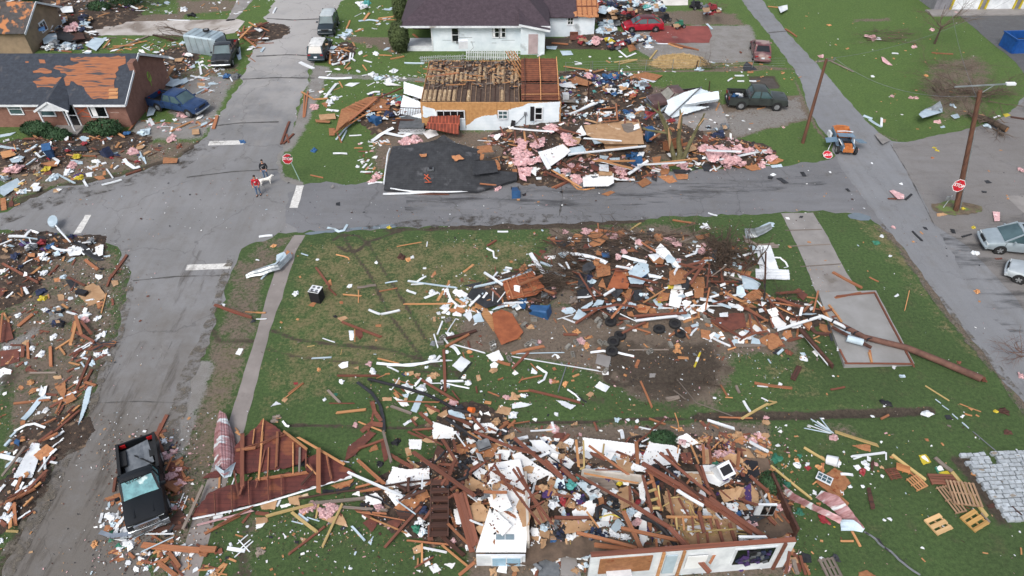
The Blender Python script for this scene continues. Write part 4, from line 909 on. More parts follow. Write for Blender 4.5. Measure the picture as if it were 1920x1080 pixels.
# ---------------- half destroyed white house in the middle
def ruin():
    Y0 = 55.2; off = Vector((PY(793,247,Y0).x,Y0,0)); x1 = PY(1050,240,Y0).x - off.x
    rt = empty('roofless_house',off,0,'roofless white house with bare ceiling joists and torn siding in the middle block','house')
    h = 2.6; D = 8.6
    m = MB(); m.box((x1 / 2,.08,h / 2),(x1,.16,h)); m.box((.08,D / 2,h / 2),(.15,D - .3,h)); m.box((x1 - .08,3.1,h / 2),(.15,5.9,h)); m.box((x1 * .38,D,h / 2),(x1 * .75,.15,h)); m.box((x1 * .75,7.2,h / 2),(.15,2.4,h)); m.build('wall',mat('osb_sheathing','b98d5c','9f7448',scale=4,rough=.8,brick=(1.2,3,.012,.92,.6)),rt)
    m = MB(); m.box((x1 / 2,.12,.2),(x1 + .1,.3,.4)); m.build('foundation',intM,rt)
    q = lambda pts: [PY(740 + x / 6,90 + y / 6,Y0 - .05) for x,y in pts]
    poly3('siding',q([(800,940),(805,875),(850,850),(900,805),(980,768),(1150,752),(1158,797),(1272,797),(1280,695),(1440,655),(1500,625),(1862,606),(1850,760),(1845,935),(1300,945)]),sidW,.03,rt,rag=.03,offs=off)
    poly3('siding',q([(318,650),(450,690),(474,762),(335,782),(318,770)]),sidW,.03,rt,rag=.05,offs=off)
    poly3('siding',q([(790,700),(800,930),(735,930),(735,780),(780,780)]),sidW,.03,rt,offs=off)
    def wr(x0,y0,x1_,y1): return wrect(740 + x0 / 6,90 + y0 / 6,740 + x1_ / 6,90 + y1 / 6,Y0,off)
    window(rt,*wr(475,700,785,790),-.05,mun=0,mull=3,gm=glassB)
    window(rt,*wr(1165,700,1268,790),-.08,mun=1,mull=1,gm=glassM)
    window(rt,*wr(1578,660,1660,800),-.08,mun=1,gm=glassB)
    a = wr(1525,652,1568,812); m = MB(); m.box(((a[0] + a[1]) / 2,-.14,(a[2] + a[3]) / 2),(a[1] - a[0],.04,a[3] - a[2])); m.build('shutter',blk_,rt)
    a = wr(1305,800,1350,895); m = MB(); m.box(((a[0] + a[1]) / 2,-.3,(a[2] + a[3]) / 2),(a[1] - a[0],.04,a[3] - a[2]),rx=-.2,ry=.2); m.build('fallen_shutter',blk_,rt)
    a = wr(1455,715,1485,745); m = MB(); m.box(((a[0] + a[1]) / 2,-.14,(a[2] + a[3]) / 2),(a[1] - a[0],.14,a[3] - a[2])); m.bar((a[0] + .1,-.1,a[2]),(a[0] - 1.0,-.1,.3),.03,.03); m.tube([(a[1] - .1,-.1,a[2]),(a[1] - .1,-.1,.2)],.03); m.build('meter_box',gry_,rt)
    lath = mat('ceiling_board','54453d','3d322c',scale=3,rough=.95,c3='6a5d55',s3=.6)
    batt = mat('tan_batt','ab9474','86705a',scale=5,rough=1,bump=.6,c3='c2ae90',s3=.6)
    xc = x1 * .71
    m = MB(); m.box((xc / 2,D / 2,h - .05),(xc - .1,D - .2,.06)); m.box(((x1 + xc) / 2,3,h - .055),(x1 - xc - .1,5.8,.06)); m.build('ceiling',lath,rt)
    lathe = mat('aged_joist','a3876c','7d6552',scale=2,rough=.9)
    n = int(xc / .42); rb = MB(); r3 = random.Random(4)
    for k in range(420):
        x,y = r3.uniform(.3,xc),2.4 + 6 * r3.random() ** .75; s = r3.uniform(.08,.5); c_ = Vector((x,min(y,D - .2),h + .08 + r3.random() * .18))
        if r3.random() < .5: rb.box(c_,(s * 1.6,.07,.04),r3.randrange(6),rz=r3.random() * 3.1,ry=r3.uniform(-.2,.2))
        else: rb.box(c_,(s * .7,s * .45,.03),r3.randrange(6),rz=r3.random() * 3,rx=r3.uniform(-.5,.5),ry=r3.uniform(-.4,.4))
    tag(rb.build('attic_rubble',[gryw,drkw,tanw,blkf,cardb,gryw],rt),kind='stuff')
    for k in range(n + 1):
        x = .1 + k * (xc - .2) / n; y1 = D - .1 if x < xc * .99 else 6
        m = MB(); m.bar((x,.2,h + .03),(x + rnd.uniform(-.05,.05),y1 * rnd.choice([1,1,.97,.8]),h + .03 + rnd.uniform(0,.1)),.04,.1); m.build('joist',lathe if k % 3 else drkw,rt)
    for k in range(n):
        x = .1 + (k + .5) * (xc - .2) / n
        spans = [(.3,2.3)] if k < 7 or k == 9 or k == 16 else []
        if rnd.random() < .75: spans.append((3.6 + rnd.random(),5.6 + rnd.random() * 2))
        for a,b in spans:
            m = MB(); m.loft([[(x - .15,y,h),(x + .15,y,h),(x + .13,y,h + .11 + .03 * math.sin(y * 9 + k)),(x,y,h + .15 + .02 * math.sin(y * 7)),(x - .13,y,h + .1)] for y in np.arange(a,b,.15)]); m.build('insulation_batt',batt,rt,ang=60)
    for k in range(9):
        x = rnd.uniform(.5,xc - .6); y = rnd.uniform(2.4,7.8)
        m = MB(); m.bar((x,y,h + .3),(x + rnd.uniform(-2,2),y + rnd.uniform(-.6,.6),h + .2 + rnd.random() * .3),.1,.05); m.build('broken_rafter',[tanw,orng,gryw][k % 3],rt)
    for k in range(4):
        m = MB(); m.bar((xc - 1.3 + k * .25,8.2,h + 1.1),(xc + .1 + k * .35,4.6 - k * .1,h + .15),.05,.12); m.build('leaning_rafter',tanw,rt)
    bx0,bx1 = xc + .1,x1 - .1
    brd = mat('rust_boards','7c4b36','5e3729',scale=2,rough=.85,brick=(3,.22,.02,.8,.35,2))
    poly3('roof_board',[(bx0,3.6,h + .3),(bx1,3.6,h + .3),(bx1 - .1,6.1,h + 1.3),(bx0,6.1,h + 1.3)],brd,.04,rt,rag=.05)
    poly3('roof_board',[(bx0,.25,h + .12),(bx1 + .1,.25,h + .12),(bx1,2.6,h + .45),(bx0,2.6,h + .45)],brd,.04,rt,rag=.05)
    for x in (bx0 + .3,(bx0 + bx1) / 2,bx1 - .1):
        m = MB(); m.bar((x,.1,h + .25),(x + .05,3.3,h + .62),.07,.12); m.bar((x + .05,3.3,h + .6),(x,6.0,h + 1.5),.07,.12); m.build('rafter',tanw if x > bx0 + .5 else drkw,rt)
    for k in range(7):
        m = MB(); m.bar((bx0,.5 + k * .45,h + .32),(bx1,.5 + k * .45,h + .36),.05,.05); m.build('batten',tanw if k % 2 else rust,rt)
    return off,h
RO,RH = ruin()
# ---------------- collapsed charcoal roof on the street
def fallen_roof():
    q = lambda x,y,z: P(680 + x / 4.8,220 + y / 4.8,z)
    off = q(600,640,0); rt = empty('collapsed_roof',off,0,'charcoal shingle roof section collapsed onto the cross street','roof section')
    V = dict(A=q(190,645,.3),B=q(620,655,.35),C=q(1020,662,.35),X=q(1390,560,.3),Y=q(1390,492,.55),D=q(218,432,1.2),E=q(590,412,1.45),F=q(800,400,1.5),G=q(985,395,1.35),H=q(1195,385,1.1),I=q(1225,480,.75),J=q(265,262,1.25),K=q(590,225,1.7),L_=q(728,150,2.6),M=q(840,230,2.2),N=q(1060,290,1.5),O=q(1055,380,1.3),P_=q(660,200,2.1))
    ks = list(V); vs = [V[k] - off for k in ks]; ix = {k: i for i,k in enumerate(ks)}
    fs = ['A B E D','B C G F E','C X Y I','C I H G','D E K J','E F M K','K M L_ P_','F G N M','G O N']
    bm = bmesh.new(); bv = [bm.verts.new(v) for v in vs]
    for f in fs: bm.faces.new([bv[ix[k]] for k in f.split()])
    bmesh.ops.triangulate(bm,faces=bm.faces); bmesh.ops.subdivide_edges(bm,edges=bm.edges,cuts=3,use_grid_fill=True)
    for v in bm.verts: v.co.z += .07 * mn.noise(v.co * .9)
    r_ = bmesh.ops.extrude_face_region(bm,geom=bm.faces[:]); bmesh.ops.translate(bm,verts=[g for g in r_['geom'] if isinstance(g,bmesh.types.BMVert)],vec=(0,0,-.14)); bmesh.ops.recalc_face_normals(bm,faces=bm.faces)
    me = bpy.data.meshes.new('shingle_slope'); bm.to_mesh(me); bm.free(); me.materials.append(greyS); o = bpy.data.objects.new('shingle_slope',me); col.objects.link(o); o.parent = rt
    def patch(nm,pts,z,m,dz=.12,rag=.06): poly3(nm,[q(x,y,z_ + dz) for x,y,z_ in pts],m,.02,rt,rag=rag,offs=off)
    patch('exposed_decking',[(800,345,1.75),(870,335,1.8),(915,375,1.6),(830,395,1.5)],0,osb)
    patch('exposed_decking',[(510,330,1.5),(575,325,1.55),(570,355,1.5),(530,355,1.5)],0,osb)
    patch('exposed_decking',[(1030,260,1.4),(1150,245,1.4),(1180,310,1.3),(1035,325,1.4)],0,osb)
    patch('exposed_decking',[(1055,320,1.4),(1100,330,1.3),(1080,380,1.2),(1058,380,1.3)],0,osb)
    patch('exposed_decking',[(1190,370,1.1),(1225,400,1.0),(1240,470,.8),(1212,475,.8)],0,osb)
    patch('lifted_shingle_course',[(985,425,1.2),(1195,405,1.0),(1220,490,.75),(990,520,.95)],0,greyS,.22,.02)
    m = MB(); v = q(612,468,1.22) - off; m.box(v,(.5,.4,.12),1); m.box(v + Vector((0,0,.1)),(.2,.2,.2)); m.build('roof_vent',[blk_,gry_],rt)
    m = MB()
    for a,b in (((560,545,.93),(600,585,.8)),((560,590,.8),(620,588,.8)),((590,520,1.05),(555,560,.9)),((555,520,1.05),(610,560,.88))): m.bar(q(*a) - off + Vector((0,0,.06)),q(*b) - off + Vector((0,0,.06)),.07,.02)
    m.build('orange_mark',graffO,rt)
    m = MB(); m.tube([q(185,690,.12) - off,q(420,685,.12) - off,q(640,668,.2) - off],.09,6); m.build('torn_gutter',whtw,rt,ang=40)
    m = MB(); m.tube([q(250,640,.3) - off,q(450,668,.2) - off,q(760,672,.22) - off,q(1025,660,.3) - off],.07,6); m.build('drip_edge',whtw,rt,ang=40)
    m = MB(); m.tube([q(190,600,.55) - off,q(225,330,1.3) - off,q(245,280,1.3) - off],.07,6); m.build('rake_trim',whtw,rt,ang=40)
fallen_roof()
# ------------------------------------------------------------- poles, signs, wires
def text_mesh(s,size,m,parent,M_,th=.004):
    cu = bpy.data.curves.new('lettering','FONT'); cu.body = s; cu.size = size; cu.align_x = 'CENTER'; cu.align_y = 'CENTER'; cu.extrude = th; cu.offset = size * .02
    o = bpy.data.objects.new('t',cu); col.objects.link(o); bpy.context.view_layer.update()
    me = bpy.data.meshes.new_from_object(o.evaluated_get(bpy.context.evaluated_depsgraph_get())); bpy.data.objects.remove(o)
    me.materials.clear(); me.materials.append(m); r_ = bpy.data.objects.new('lettering',me); col.objects.link(r_); r_.parent = parent; r_.matrix_local = M_
    return r_
signR = mat('sign_red','b81f2c',rough=.4); signW = mat('sign_white','e6e6e6',rough=.4)
def stop_face(root,M_,r=.42):
    """octagonal plate, face along local +Z of M_"""
    def oct_(rr,z0,z1,m):
        o = MB(); pts = [(rr * math.cos(math.pi / 8 + k * math.pi / 4),rr * math.sin(math.pi / 8 + k * math.pi / 4)) for k in range(8)]; o.prism(pts,z0,z1); return o.build('plate' if m is signW else 'red_face',m,root)
    a = oct_(r,-.008,.008,signW); a.matrix_local = M_
    b = oct_(r * .92,.009,.014,signR); b.matrix_local = M_
    text_mesh('STOP',r * .68,signW,root,M_ @ Matrix.Translation((0,0,.02)))
def util_pole(base,top,lab,r0=.17,r1=.12):
    rt = empty('utility_pole',base,0,lab,'utility pole','wooden utility poles'); t = Vector(top) - Vector(base)
    m = MB(); m.tube([t * (k / 8) for k in range(9)],[r0 + (r1 - r0) * k / 8 for k in range(9)],12); m.build('pole',pole_m,rt,ang=40); return rt,t
b = P(1505,268); rt,t = util_pole(b,PY(1550,110,b.y),'brown wooden utility pole standing beside the blue jeep',.15,.11)
m = MB(); m.bar(t + Vector((-.8,0,-.25)),t + Vector((.8,.3,-.25)),.09,.1); m.build('crossarm',gryw,rt)
for s in (-.7,0,.7): m = MB(); m.tube([t + Vector((s,s * .2,-.2)),t + Vector((s,s * .2,.02))],[.05,.035],8); m.build('insulator',gry_,rt)
b2 = P(1792,395); rt2,t2 = util_pole(b2,PY(1838,170,b2.y),'tall brown utility pole on the dirt island, carrying a stop sign',.19,.14)
m = MB(); m.tube([(.16,-.1,.3),t2 * .5 + Vector((.16,-.1,0)),t2 * .7 + Vector((.14,-.1,0))],.05,8); m.build('cable_guard',steel,rt2,ang=40)
m = MB(); e = PY(1790,163,b2.y) - b2; e2 = PY(1898,157,b2.y) - b2; m.bar(e,e2,.07,.08); m.bar(t2 - Vector((0,0,.3)),e2 * .7 + e * .3,.04,.04); m.build('lamp_arm',steel,rt2)
m = MB(); m.box(e2 + Vector((-.1,0,0)),(.6,.25,.14)); m.build('lamp_head',whtw,rt2)
sgp = PY(1798,348,b2.y - .35); sr = empty('stop_sign',sgp,0,'upright red stop sign fixed to the tall utility pole on the island','stop sign','stop signs')
stop_face(sr,Matrix.Rotation(R(12),4,'Y') @ Matrix.Rotation(R(78),4,'X') @ Matrix.Rotation(R(-6),4,'Z'),.5)
m = MB(); m.box((0,.12,0),(.06,.22,.5)); m.build('bracket',steel,sr)
m = MB(); a = P(1768,390); m.tube([a,P(1786,366,1.0)],.03,8); m.box(P(1778,372,.9),(.3,.05,.35)); o = m.build('leaning_sign_post',steel); tag(o,'small grey post leaning against the tall utility pole on the island','sign post')
a = P(562,338); tp = PY(546,305,a.y); sr = empty('stop_sign',a,0,'leaning stop sign on the grass corner by the two walkers','stop sign','stop signs'); d = tp - a
m = MB(); m.bar((0,0,0),d * 1.25,.07,.04); m.build('post',mat('pale_green_post','a5bdb5','8aa39b'),sr)
sf = PY(539,298,a.y - .1) - a; stop_face(sr,Matrix.Translation(sf) @ Matrix.Rotation(R(38),4,'Z') @ Matrix.Rotation(R(68),4,'X') @ Matrix.Rotation(R(-25),4,'Z'),.42)
m = MB(); m.box(d * 1.28,(.5,.03,.16),rz=.6); m.build('street_plate',green_,sr)
a = P(1552,290,.25); sr = empty('stop_sign',a,0,'stop sign hanging upside down low over the grass beside the jeep','stop sign','stop signs')
stop_face(sr,Matrix.Rotation(R(25),4,'X') @ Matrix.Rotation(R(185),4,'Z'),.42); m = MB(); m.bar((0,.3,-.1),P(1558,270,.0) - a + Vector((0,0,.1)),.06,.04); m.build('post',whtw,sr)
a = P(133,455,.1); b_ = P(103,421,.5); m = MB(); m.tube([a,b_],.05,8); tq = m.build('post',whtw); hd = MB()
hd.prism([(.33 * math.cos(k * math.pi / 6),.62 * math.sin(k * math.pi / 6)) for k in range(12)],-.06,.06);
rt = empty('fallen_lamp',a,0,'fallen white lamp post with oval head on the left corner verge','street lamp'); tq.parent = rt; tq.location = -a
h_ = hd.build('lamp_head',blus,rt); h_.location = P(99,415,.55) - a; h_.rotation_euler = (.15,0,.45)
def wire(a,b,sag,n=14,r=.013):
    return [Vector(a).lerp(Vector(b),k / n) + Vector((0,0,-sag * 4 * (k / n) * (1 - k / n))) for k in range(n + 1)]
A_ = P(1505,268) + (PY(1550,110,P(1505,268).y) - P(1505,268)); B_ = b2 + t2
for k,(p_,q_,s_,lb) in enumerate([(A_ + Vector((.7,0,0)),B_ + Vector((0,0,-.4)),1.0,'thin overhead wire between the two standing utility poles'),(A_,A_ + Vector((26,18,-1)),1.2,'thin overhead wire running from the jeep-side pole over the lawn'),(B_ + Vector((0,0,-.5)),B_ + Vector((10,26,0)),.8,'thin overhead wire running from the tall pole to the rear lot')]):
    m = MB(); m.tube(wire(p_,q_,s_),.012,4); tag(m.build('overhead_wire',gry_),lb,'wire')
def post(px,py,hh,r,m_,lab,top=None):
    a = P(px,py); o = MB(); t = (PY(*top,a.y) - a) if top else Vector((0,0,hh)); o.tube([(0,0,0),t * .5,t],[r,r,r * .9],8); b = o.build('post',m_,loc=a,ang=40); tag(b,lab,'post')
post(1102,199,2.4,.06,drkw,'dark post in the debris right of the roofless house',(1104,153)); post(1329,172,1.6,.05,drkw,'dark fence post behind the half buried pickup',(1331,152)); post(1304,132,1.6,.05,drkw,'dark post at the edge of the straw patch',(1309,113)); post(1434,539,3,.06,drkw,'dark metal post standing on the lawn by the big rubble heap',(1436,473)); post(978,132,1,.03,gryw,'thin grey post behind the roofless house'); post(1107,132,1,.03,gryw,'thin grey post at the rear lawn edge')
# ------------------------------------------------------------- picket fence and wire fence
def picket(px0,py0,px1,py1,lab,fall=0):
    a = P(px0,py0); b = P(px1,py1); rt = empty('picket_fence',a,math.atan2(b.y - a.y,b.x - a.x),lab,'fence','white picket fencing'); L_ = (b - a).length; n = int(L_ / .19)
    rt.rotation_euler.x = fall
    m = MB(); m.box((L_ / 2,.04,.3),(L_,.03,.08)); m.box((L_ / 2,.04,.75),(L_,.03,.08)); m.build('rail',whtw,rt)
    for k in range(min(n,90)):
        m = MB(); m.box((k * .19,0,.5),(.09,.025,1.0)); m.add([(k * .19 - .045,-.0125,1),(k * .19 + .045,-.0125,1),(k * .19,0,1.08),(k * .19 - .045,.0125,1),(k * .19 + .045,.0125,1)],[(0,1,2),(3,2,4),(0,2,3),(1,4,2)]); p_ = m.build('picket',whtw,rt); p_.rotation_euler.y = rnd.uniform(-.03,.03)
picket(875,112,975,113,'upright white picket fence in front of the white house'); picket(790,118,874,114,'leaning left run of white pickets in front of the white house',.5)
def wirefence(pts,lab,hgt=1.1):
    rt = empty('wire_fence',P(*pts[0]),0,lab,'fence'); o0 = P(*pts[0])
    for i in range(len(pts) - 1):
        a = P(*pts[i]) - o0; b = P(*pts[i + 1]) - o0
        m = MB(); m.tube([a,a + Vector((0,0,hgt))],.03,6); m.build('fence_post',steel,rt); m = MB()
        for z in (.25,.5,.75,1.05): m.tube([a + Vector((0,0,z)),b + Vector((0,0,z - .02))],.008,3)
        m.build('mesh_wire',steel,rt)
wirefence([(1060,136),(1110,134),(1160,133),(1210,132),(1260,131),(1310,131),(1360,130),(1410,128),(1470,127)],'low wire fence between the straw patch and the middle block')
# ------------------------------------------------------------- people and dog
def skin(name,nodes,edges,m,parent=None,sub=1,ang=None):
    ks = list(nodes); ix = {k: i for i,k in enumerate(ks)}
    me = bpy.data.meshes.new(name); me.from_pydata([nodes[k][0] for k in ks],[(ix[a],ix[b]) for a,b in edges],[])
    o = bpy.data.objects.new(name,me); col.objects.link(o)
    md = o.modifiers.new('s','SKIN'); md.use_smooth_shade = True
    for i,k in enumerate(ks):
        r_ = nodes[k][1]; me.skin_vertices[0].data[i].radius = (r_ if isinstance(r_,tuple) else (r_,r_)); me.skin_vertices[0].data[i].use_root = (i == 0)
    s = o.modifiers.new('u','SUBSURF'); s.levels = sub; s.render_levels = sub
    bpy.context.view_layer.update()
    nm = bpy.data.meshes.new_from_object(o.evaluated_get(bpy.context.evaluated_depsgraph_get()))
    bpy.data.objects.remove(o); nm.name = name; nm.materials.clear(); nm.materials.append(m)
    nm.polygons.foreach_set('use_smooth',[True] * len(nm.polygons))
    o = bpy.data.objects.new(name,nm); col.objects.link(o)
    if parent: o.parent = parent
    return o
skinM = mat('skin','b98a72','a2745e',rough=.6); jeansM = mat('denim','5d6f88','48586f',rough=.9,scale=6); hairM = mat('dark_hair','2d2420',rough=.8)
def person(pos,rz,top,label,emblem):
    rt = empty('person',pos,rz,label,'person')
    n = {'pel': ((0,0,.95),(.15,.11)),'wai': ((0,0,1.1),(.14,.1)),'che': ((0,.01,1.32),(.17,.12)),'nek0': ((0,0,1.47),(.08,.07)),'nek': ((0,0,1.53),.055),'hd': ((0,-.02,1.62),(.078,.095)),'hd2': ((0,-.02,1.7),(.08,.095)),'hd3': ((0,-.01,1.76),(.05,.06))}
    e = [('pel','wai'),('wai','che'),('che','nek0'),('nek0','nek'),('nek','hd'),('hd','hd2'),('hd2','hd3')]
    for s,t in ((1,'a'),(-1,'b')):
        st = .16 * s
        n.update({'h' + t: ((s * .1,0,.88),.095),'k' + t: ((s * .11,-.03 + st * .25,.5),.062),'an' + t: ((s * .12,st * .5,.09),.042),'to' + t: ((s * .14,st * .5 - .17,.04),(.045,.03)),
                  's' + t: ((s * .2,0,1.42),.062),'e' + t: ((s * .27,-.02,1.15),.045),'w' + t: ((s * .22,-.2,.98),.03),'pm' + t: ((s * .2,-.27,.95),(.036,.018))})
        e += [('pel','h' + t),('h' + t,'k' + t),('k' + t,'an' + t),('an' + t,'to' + t),('che','s' + t),('s' + t,'e' + t),('e' + t,'w' + t),('w' + t,'pm' + t)]
        for f in range(4):
            n['f%d' % f + t] = ((s * (.2 + (f - 1.5) * .021),-.32,.935),.009); n['g%d' % f + t] = ((s * (.2 + (f - 1.5) * .021),-.345 + .008 * abs(f - 1),.905),.008); e += [('pm' + t,'f%d' % f + t),('f%d' % f + t,'g%d' % f + t)]
        n['t' + t] = ((s * .16,-.26,.93),.01); n['u' + t] = ((s * .145,-.3,.915),.009); e += [('pm' + t,'t' + t),('t' + t,'u' + t)]
    skin('body',n,e,skinM,rt)
    n2 = {'p': ((0,0,.88),(.165,.13)),'w': ((0,0,1.1),(.165,.13)),'c': ((0,.01,1.33),(.19,.145)),'n': ((0,.01,1.46),(.1,.09))}; e2 = [('p','w'),('w','c'),('c','n')]
    for s,t in ((1,'a'),(-1,'b')):
        n2.update({'s' + t: ((s * .205,0,1.41),.085),'e' + t: ((s * .28,-.02,1.14),.065),'w' + t: ((s * .225,-.19,.99),.045)}); e2 += [('c','s' + t),('s' + t,'e' + t),('e' + t,'w' + t)]
    skin('sweater',n2,e2,top,rt)
    n3 = {'p': ((0,0,.93),(.158,.12))}; e3 = []
    for s,t in ((1,'a'),(-1,'b')):
        st = .16 * s; n3.update({'h' + t: ((s * .1,0,.84),.108),'k' + t: ((s * .11,-.03 + st * .25,.5),.078),'an' + t: ((s * .12,st * .5,.1),.062)}); e3 += [('p','h' + t),('h' + t,'k' + t),('k' + t,'an' + t)]
        m = MB(); m.loft([[(s * .13 + x * a,st * .5 + .06 - y,z) for x,z in ((-.05,0),(.05,0),(.045,.07),(-.045,.07))] for y,a in ((0,.8),(.12,1),(.24,.9),(.28,.6))]); m.build('shoe',blk_,rt,ang=40)
    skin('jeans',n3,e3,jeansM,rt)
    m = MB(); bm = bmesh.new(); bmesh.ops.create_icosphere(bm,subdivisions=2,radius=1)
    for v in bm.verts: v.co = Vector((v.co.x * .098,v.co.y * .112 + .012,v.co.z * .1 + 1.725)) if v.co.z > -.35 or v.co.y > .1 else Vector((v.co.x * .07,.03,1.72))
    me = bpy.data.meshes.new('hair'); bm.to_mesh(me); bm.free(); me.materials.append(hairM); h = bpy.data.objects.new('hair',me); col.objects.link(h); h.parent = rt
    m = MB()
    for s in (-1,1): m.box((s * .033,-.113,1.665),(.022,.012,.012),1)
    m.box((0,-.12,1.64),(.02,.03,.035)); m.box((0,-.112,1.605),(.045,.01,.01),2); m.build('face',[skinM,blk_,red_],rt)
    m = MB()
    if emblem == 'swoosh':
        p_ = [(-.1,1.33),(-.06,1.29),(.0,1.3),(.13,1.36),(.0,1.325),(-.06,1.32)]
        m.add([(x,-.152,z) for x,z in p_],[tuple(range(6))]);
    else:
        for a in (0,1.57,.8): m.bar((-.07 * math.cos(a),-.155,1.3 - .07 * math.sin(a)),(.07 * math.cos(a),-.155,1.3 + .07 * math.sin(a)),.008,.035)
    m.build('chest_emblem',signW,rt)
    return rt
person(P(486,366),R(5),mat('red_sweatshirt','b3202f','8e1825',rough=.9,scale=6),'walker in a red sweatshirt and jeans standing in the street','x')
person(P(500,336),R(8),mat('black_hoodie','23262d','181a1f',rough=.9,scale=6),'walker in a black hoodie with white swoosh on the chest','swoosh')
dg = empty('dog',P(500,346),R(200),'white dog standing on the street beside the red walker','dog'); dn = {'r': ((.38,0,.5),(.1,.12)),'m': ((0,0,.48),(.1,.14)),'c': ((-.3,0,.5),(.13,.16)),'n': ((-.47,0,.62),.09),'h': ((-.58,.0,.72),(.09,.085)),'z': ((-.72,0,.69),.045),'t': ((.5,0,.56),.035),'t2': ((.62,.02,.7),.04),'t3': ((.55,.02,.8),.035)}; de = [('r','m'),('m','c'),('c','n'),('n','h'),('h','z'),('r','t'),('t','t2'),('t2','t3')]
for s,t in ((1,'a'),(-1,'b')):
    dn.update({'fs' + t: ((-.32,s * .09,.38),.06),'fe' + t: ((-.31,s * .1,.2),.035),'ff' + t: ((-.34,s * .1,.03),.035),'hs' + t: ((.36,s * .09,.38),.075),'hk' + t: ((.3,s * .1,.27),.045),'hh' + t: ((.42,s * .1,.16),.03),'hf' + t: ((.38,s * .1,.03),.032),'ea' + t: ((-.56,s * .08,.79),.025),'eb' + t: ((-.55,s * .11,.74),.015)}); de += [('c','fs' + t),('fs' + t,'fe' + t),('fe' + t,'ff' + t),('r','hs' + t),('hs' + t,'hk' + t),('hk' + t,'hh' + t),('hh' + t,'hf' + t),('h','ea' + t),('ea' + t,'eb' + t)]
skin('body',dn,de,mat('white_fur','e2e0db','c9c6c0',rough=1,scale=12,bump=.4),dg)
m = MB(); m.box((-.765,0,.7),(.03,.04,.03)); m.build('nose',blk_,dg)
# ------------------------------------------------------------- trees, brush, shrubs
def branch(mb,p,d,L,r,lv,rng,spread=.6,kids=3,flat=1.0,grav=0):
    pts = [Vector(p)]; d = Vector(d).normalized(); n = 4 if lv > 0 else 3
    for i in range(n):
        d = (d + Vector((rng.uniform(-1,1),rng.uniform(-1,1),rng.uniform(-1,1) * flat)) * .22 + Vector((0,0,-grav))).normalized(); q_ = pts[-1] + d * L / n
        if q_.z < .02: q_.z = .02 + rng.random() * .05
        pts.append(q_)
    mb.tube(pts,[r * (1 - .55 * k / n) for k in range(n + 1)],3 if r < .02 else 6,cap=False)
    if lv > 0:
        for k in range(kids):
            f = rng.uniform(.3,1); i = min(n - 1,int(f * n)); b = pts[i].lerp(pts[i + 1],f * n - i)
            nd = (d + Vector((rng.uniform(-1,1),rng.uniform(-1,1),rng.uniform(-1,1) * flat)) * spread).normalized()
            branch(mb,b,nd,L * rng.uniform(.5,.75),r * .5,lv - 1,rng,spread,kids,flat,grav)
def brush(px,py,n,L,label,seed,dirs=None,r=.04,lv=2,m=twig,flat=.25,name='brush_pile',spreadxy=1.0,group=None,kids=3,up=.25,trunk=None,cat='brush'):
    rng = random.Random(seed); c = P(px,py); rt = empty(name,c,0,label,cat,group); mb = MB()
    for k in range(n):
        a = rng.uniform(0,6.28) if dirs is None else rng.choice(dirs) + rng.uniform(-.35,.35)
        s = Vector((rng.uniform(-1,1) * spreadxy,rng.uniform(-1,1) * spreadxy * .6,rng.uniform(.05,.5)))
        branch(mb,s,(math.cos(a),math.sin(a),rng.uniform(.0,up)),L * rng.uniform(.6,1.1),r * rng.uniform(.6,1.3),lv,rng,.8,kids,flat)
    mb.build('branches',m,rt)
    if trunk:
        t_ = MB(); a = P(*trunk[0],trunk[3]) - c; b = P(*trunk[1],trunk[4] if len(trunk) > 4 else .3) - c; mid = a.lerp(b,.5) + Vector((0,.15,.1)); t_.tube([a,mid,b],[trunk[2],trunk[2] * .85,trunk[2] * .55],12); t_.build('trunk',bark,rt,ang=50)
        t_ = MB(); dd = (a - b).normalized(); t_.tube([a,a + dd * .012],[trunk[2] * .93] * 2,12); t_.build('split_end',tanw,rt)
    return rt
brush(1800,185,42,2.6,'fallen bare tree crown spread over the lawn below the dark lot',1,r=.045,lv=3,spreadxy=2.4,up=.55,flat=.7,trunk=((1888,243),(1815,212),.26,.35),name='fallen_tree',cat='tree')
brush(1775,130,26,2.6,'thin twig mass behind the fallen tree crown on the lawn',12,r=.018,lv=3,spreadxy=2.0,up=.5,flat=.6)
brush(1655,72,22,2.0,'long low heap of cut branches on the rear lawn',3,dirs=[0,0,3.14],r=.03,lv=2,spreadxy=2.4,up=.1)
brush(1850,235,14,1.8,'tangled roots and limbs at the butt of the fallen tree',5,r=.05,lv=2,spreadxy=1.2,up=.5)
brush(1150,480,46,2.2,'dark tangle of uprooted branches at the back of the big rubble heap',6,dirs=[2.9,3.3,.1],r=.05,lv=2,m=bark,spreadxy=3.0,up=.3)
brush(1235,465,40,2.2,'brown uprooted bushes behind the white triangular board',14,dirs=[2.9,3.3,.1],r=.04,lv=2,m=twig,spreadxy=2.6,up=.3)
brush(1060,530,44,1.8,'curling brown roots at the left of the big rubble heap',7,dirs=[3.14,2.6,3.6,.2],r=.035,lv=2,m=bark,spreadxy=1.8,up=.3)
brush(1370,485,46,1.7,'dark earthy root ball at the right of the big rubble heap',8,r=.06,lv=2,m=bark,spreadxy=1.6,up=.6,flat=.7)
brush(1455,570,20,1.3,'brush tangle behind the fallen utility pole head',18,r=.03,lv=2,m=bark,spreadxy=1.0,up=.4)
brush(250,12,50,2.0,'dark green brush heap at the top of the left block',9,r=.04,lv=2,m=mat('dark_green_twigs','4a4a3c','303828',scale=3),spreadxy=3.0,up=.3)
brush(1905,665,16,1.5,'bare shrub at the right edge of the car park',10,r=.02,lv=2,spreadxy=.5,up=1.2,flat=1,name='bare_shrub',cat='shrub',m=mat('red_twigs','7d5f50','5b453b'))
brush(1330,130,18,1.2,'bare bush at the right end of the straw patch',11,r=.02,lv=2,spreadxy=.5,up=1.0,flat=.9,name='bare_shrub',cat='shrub')
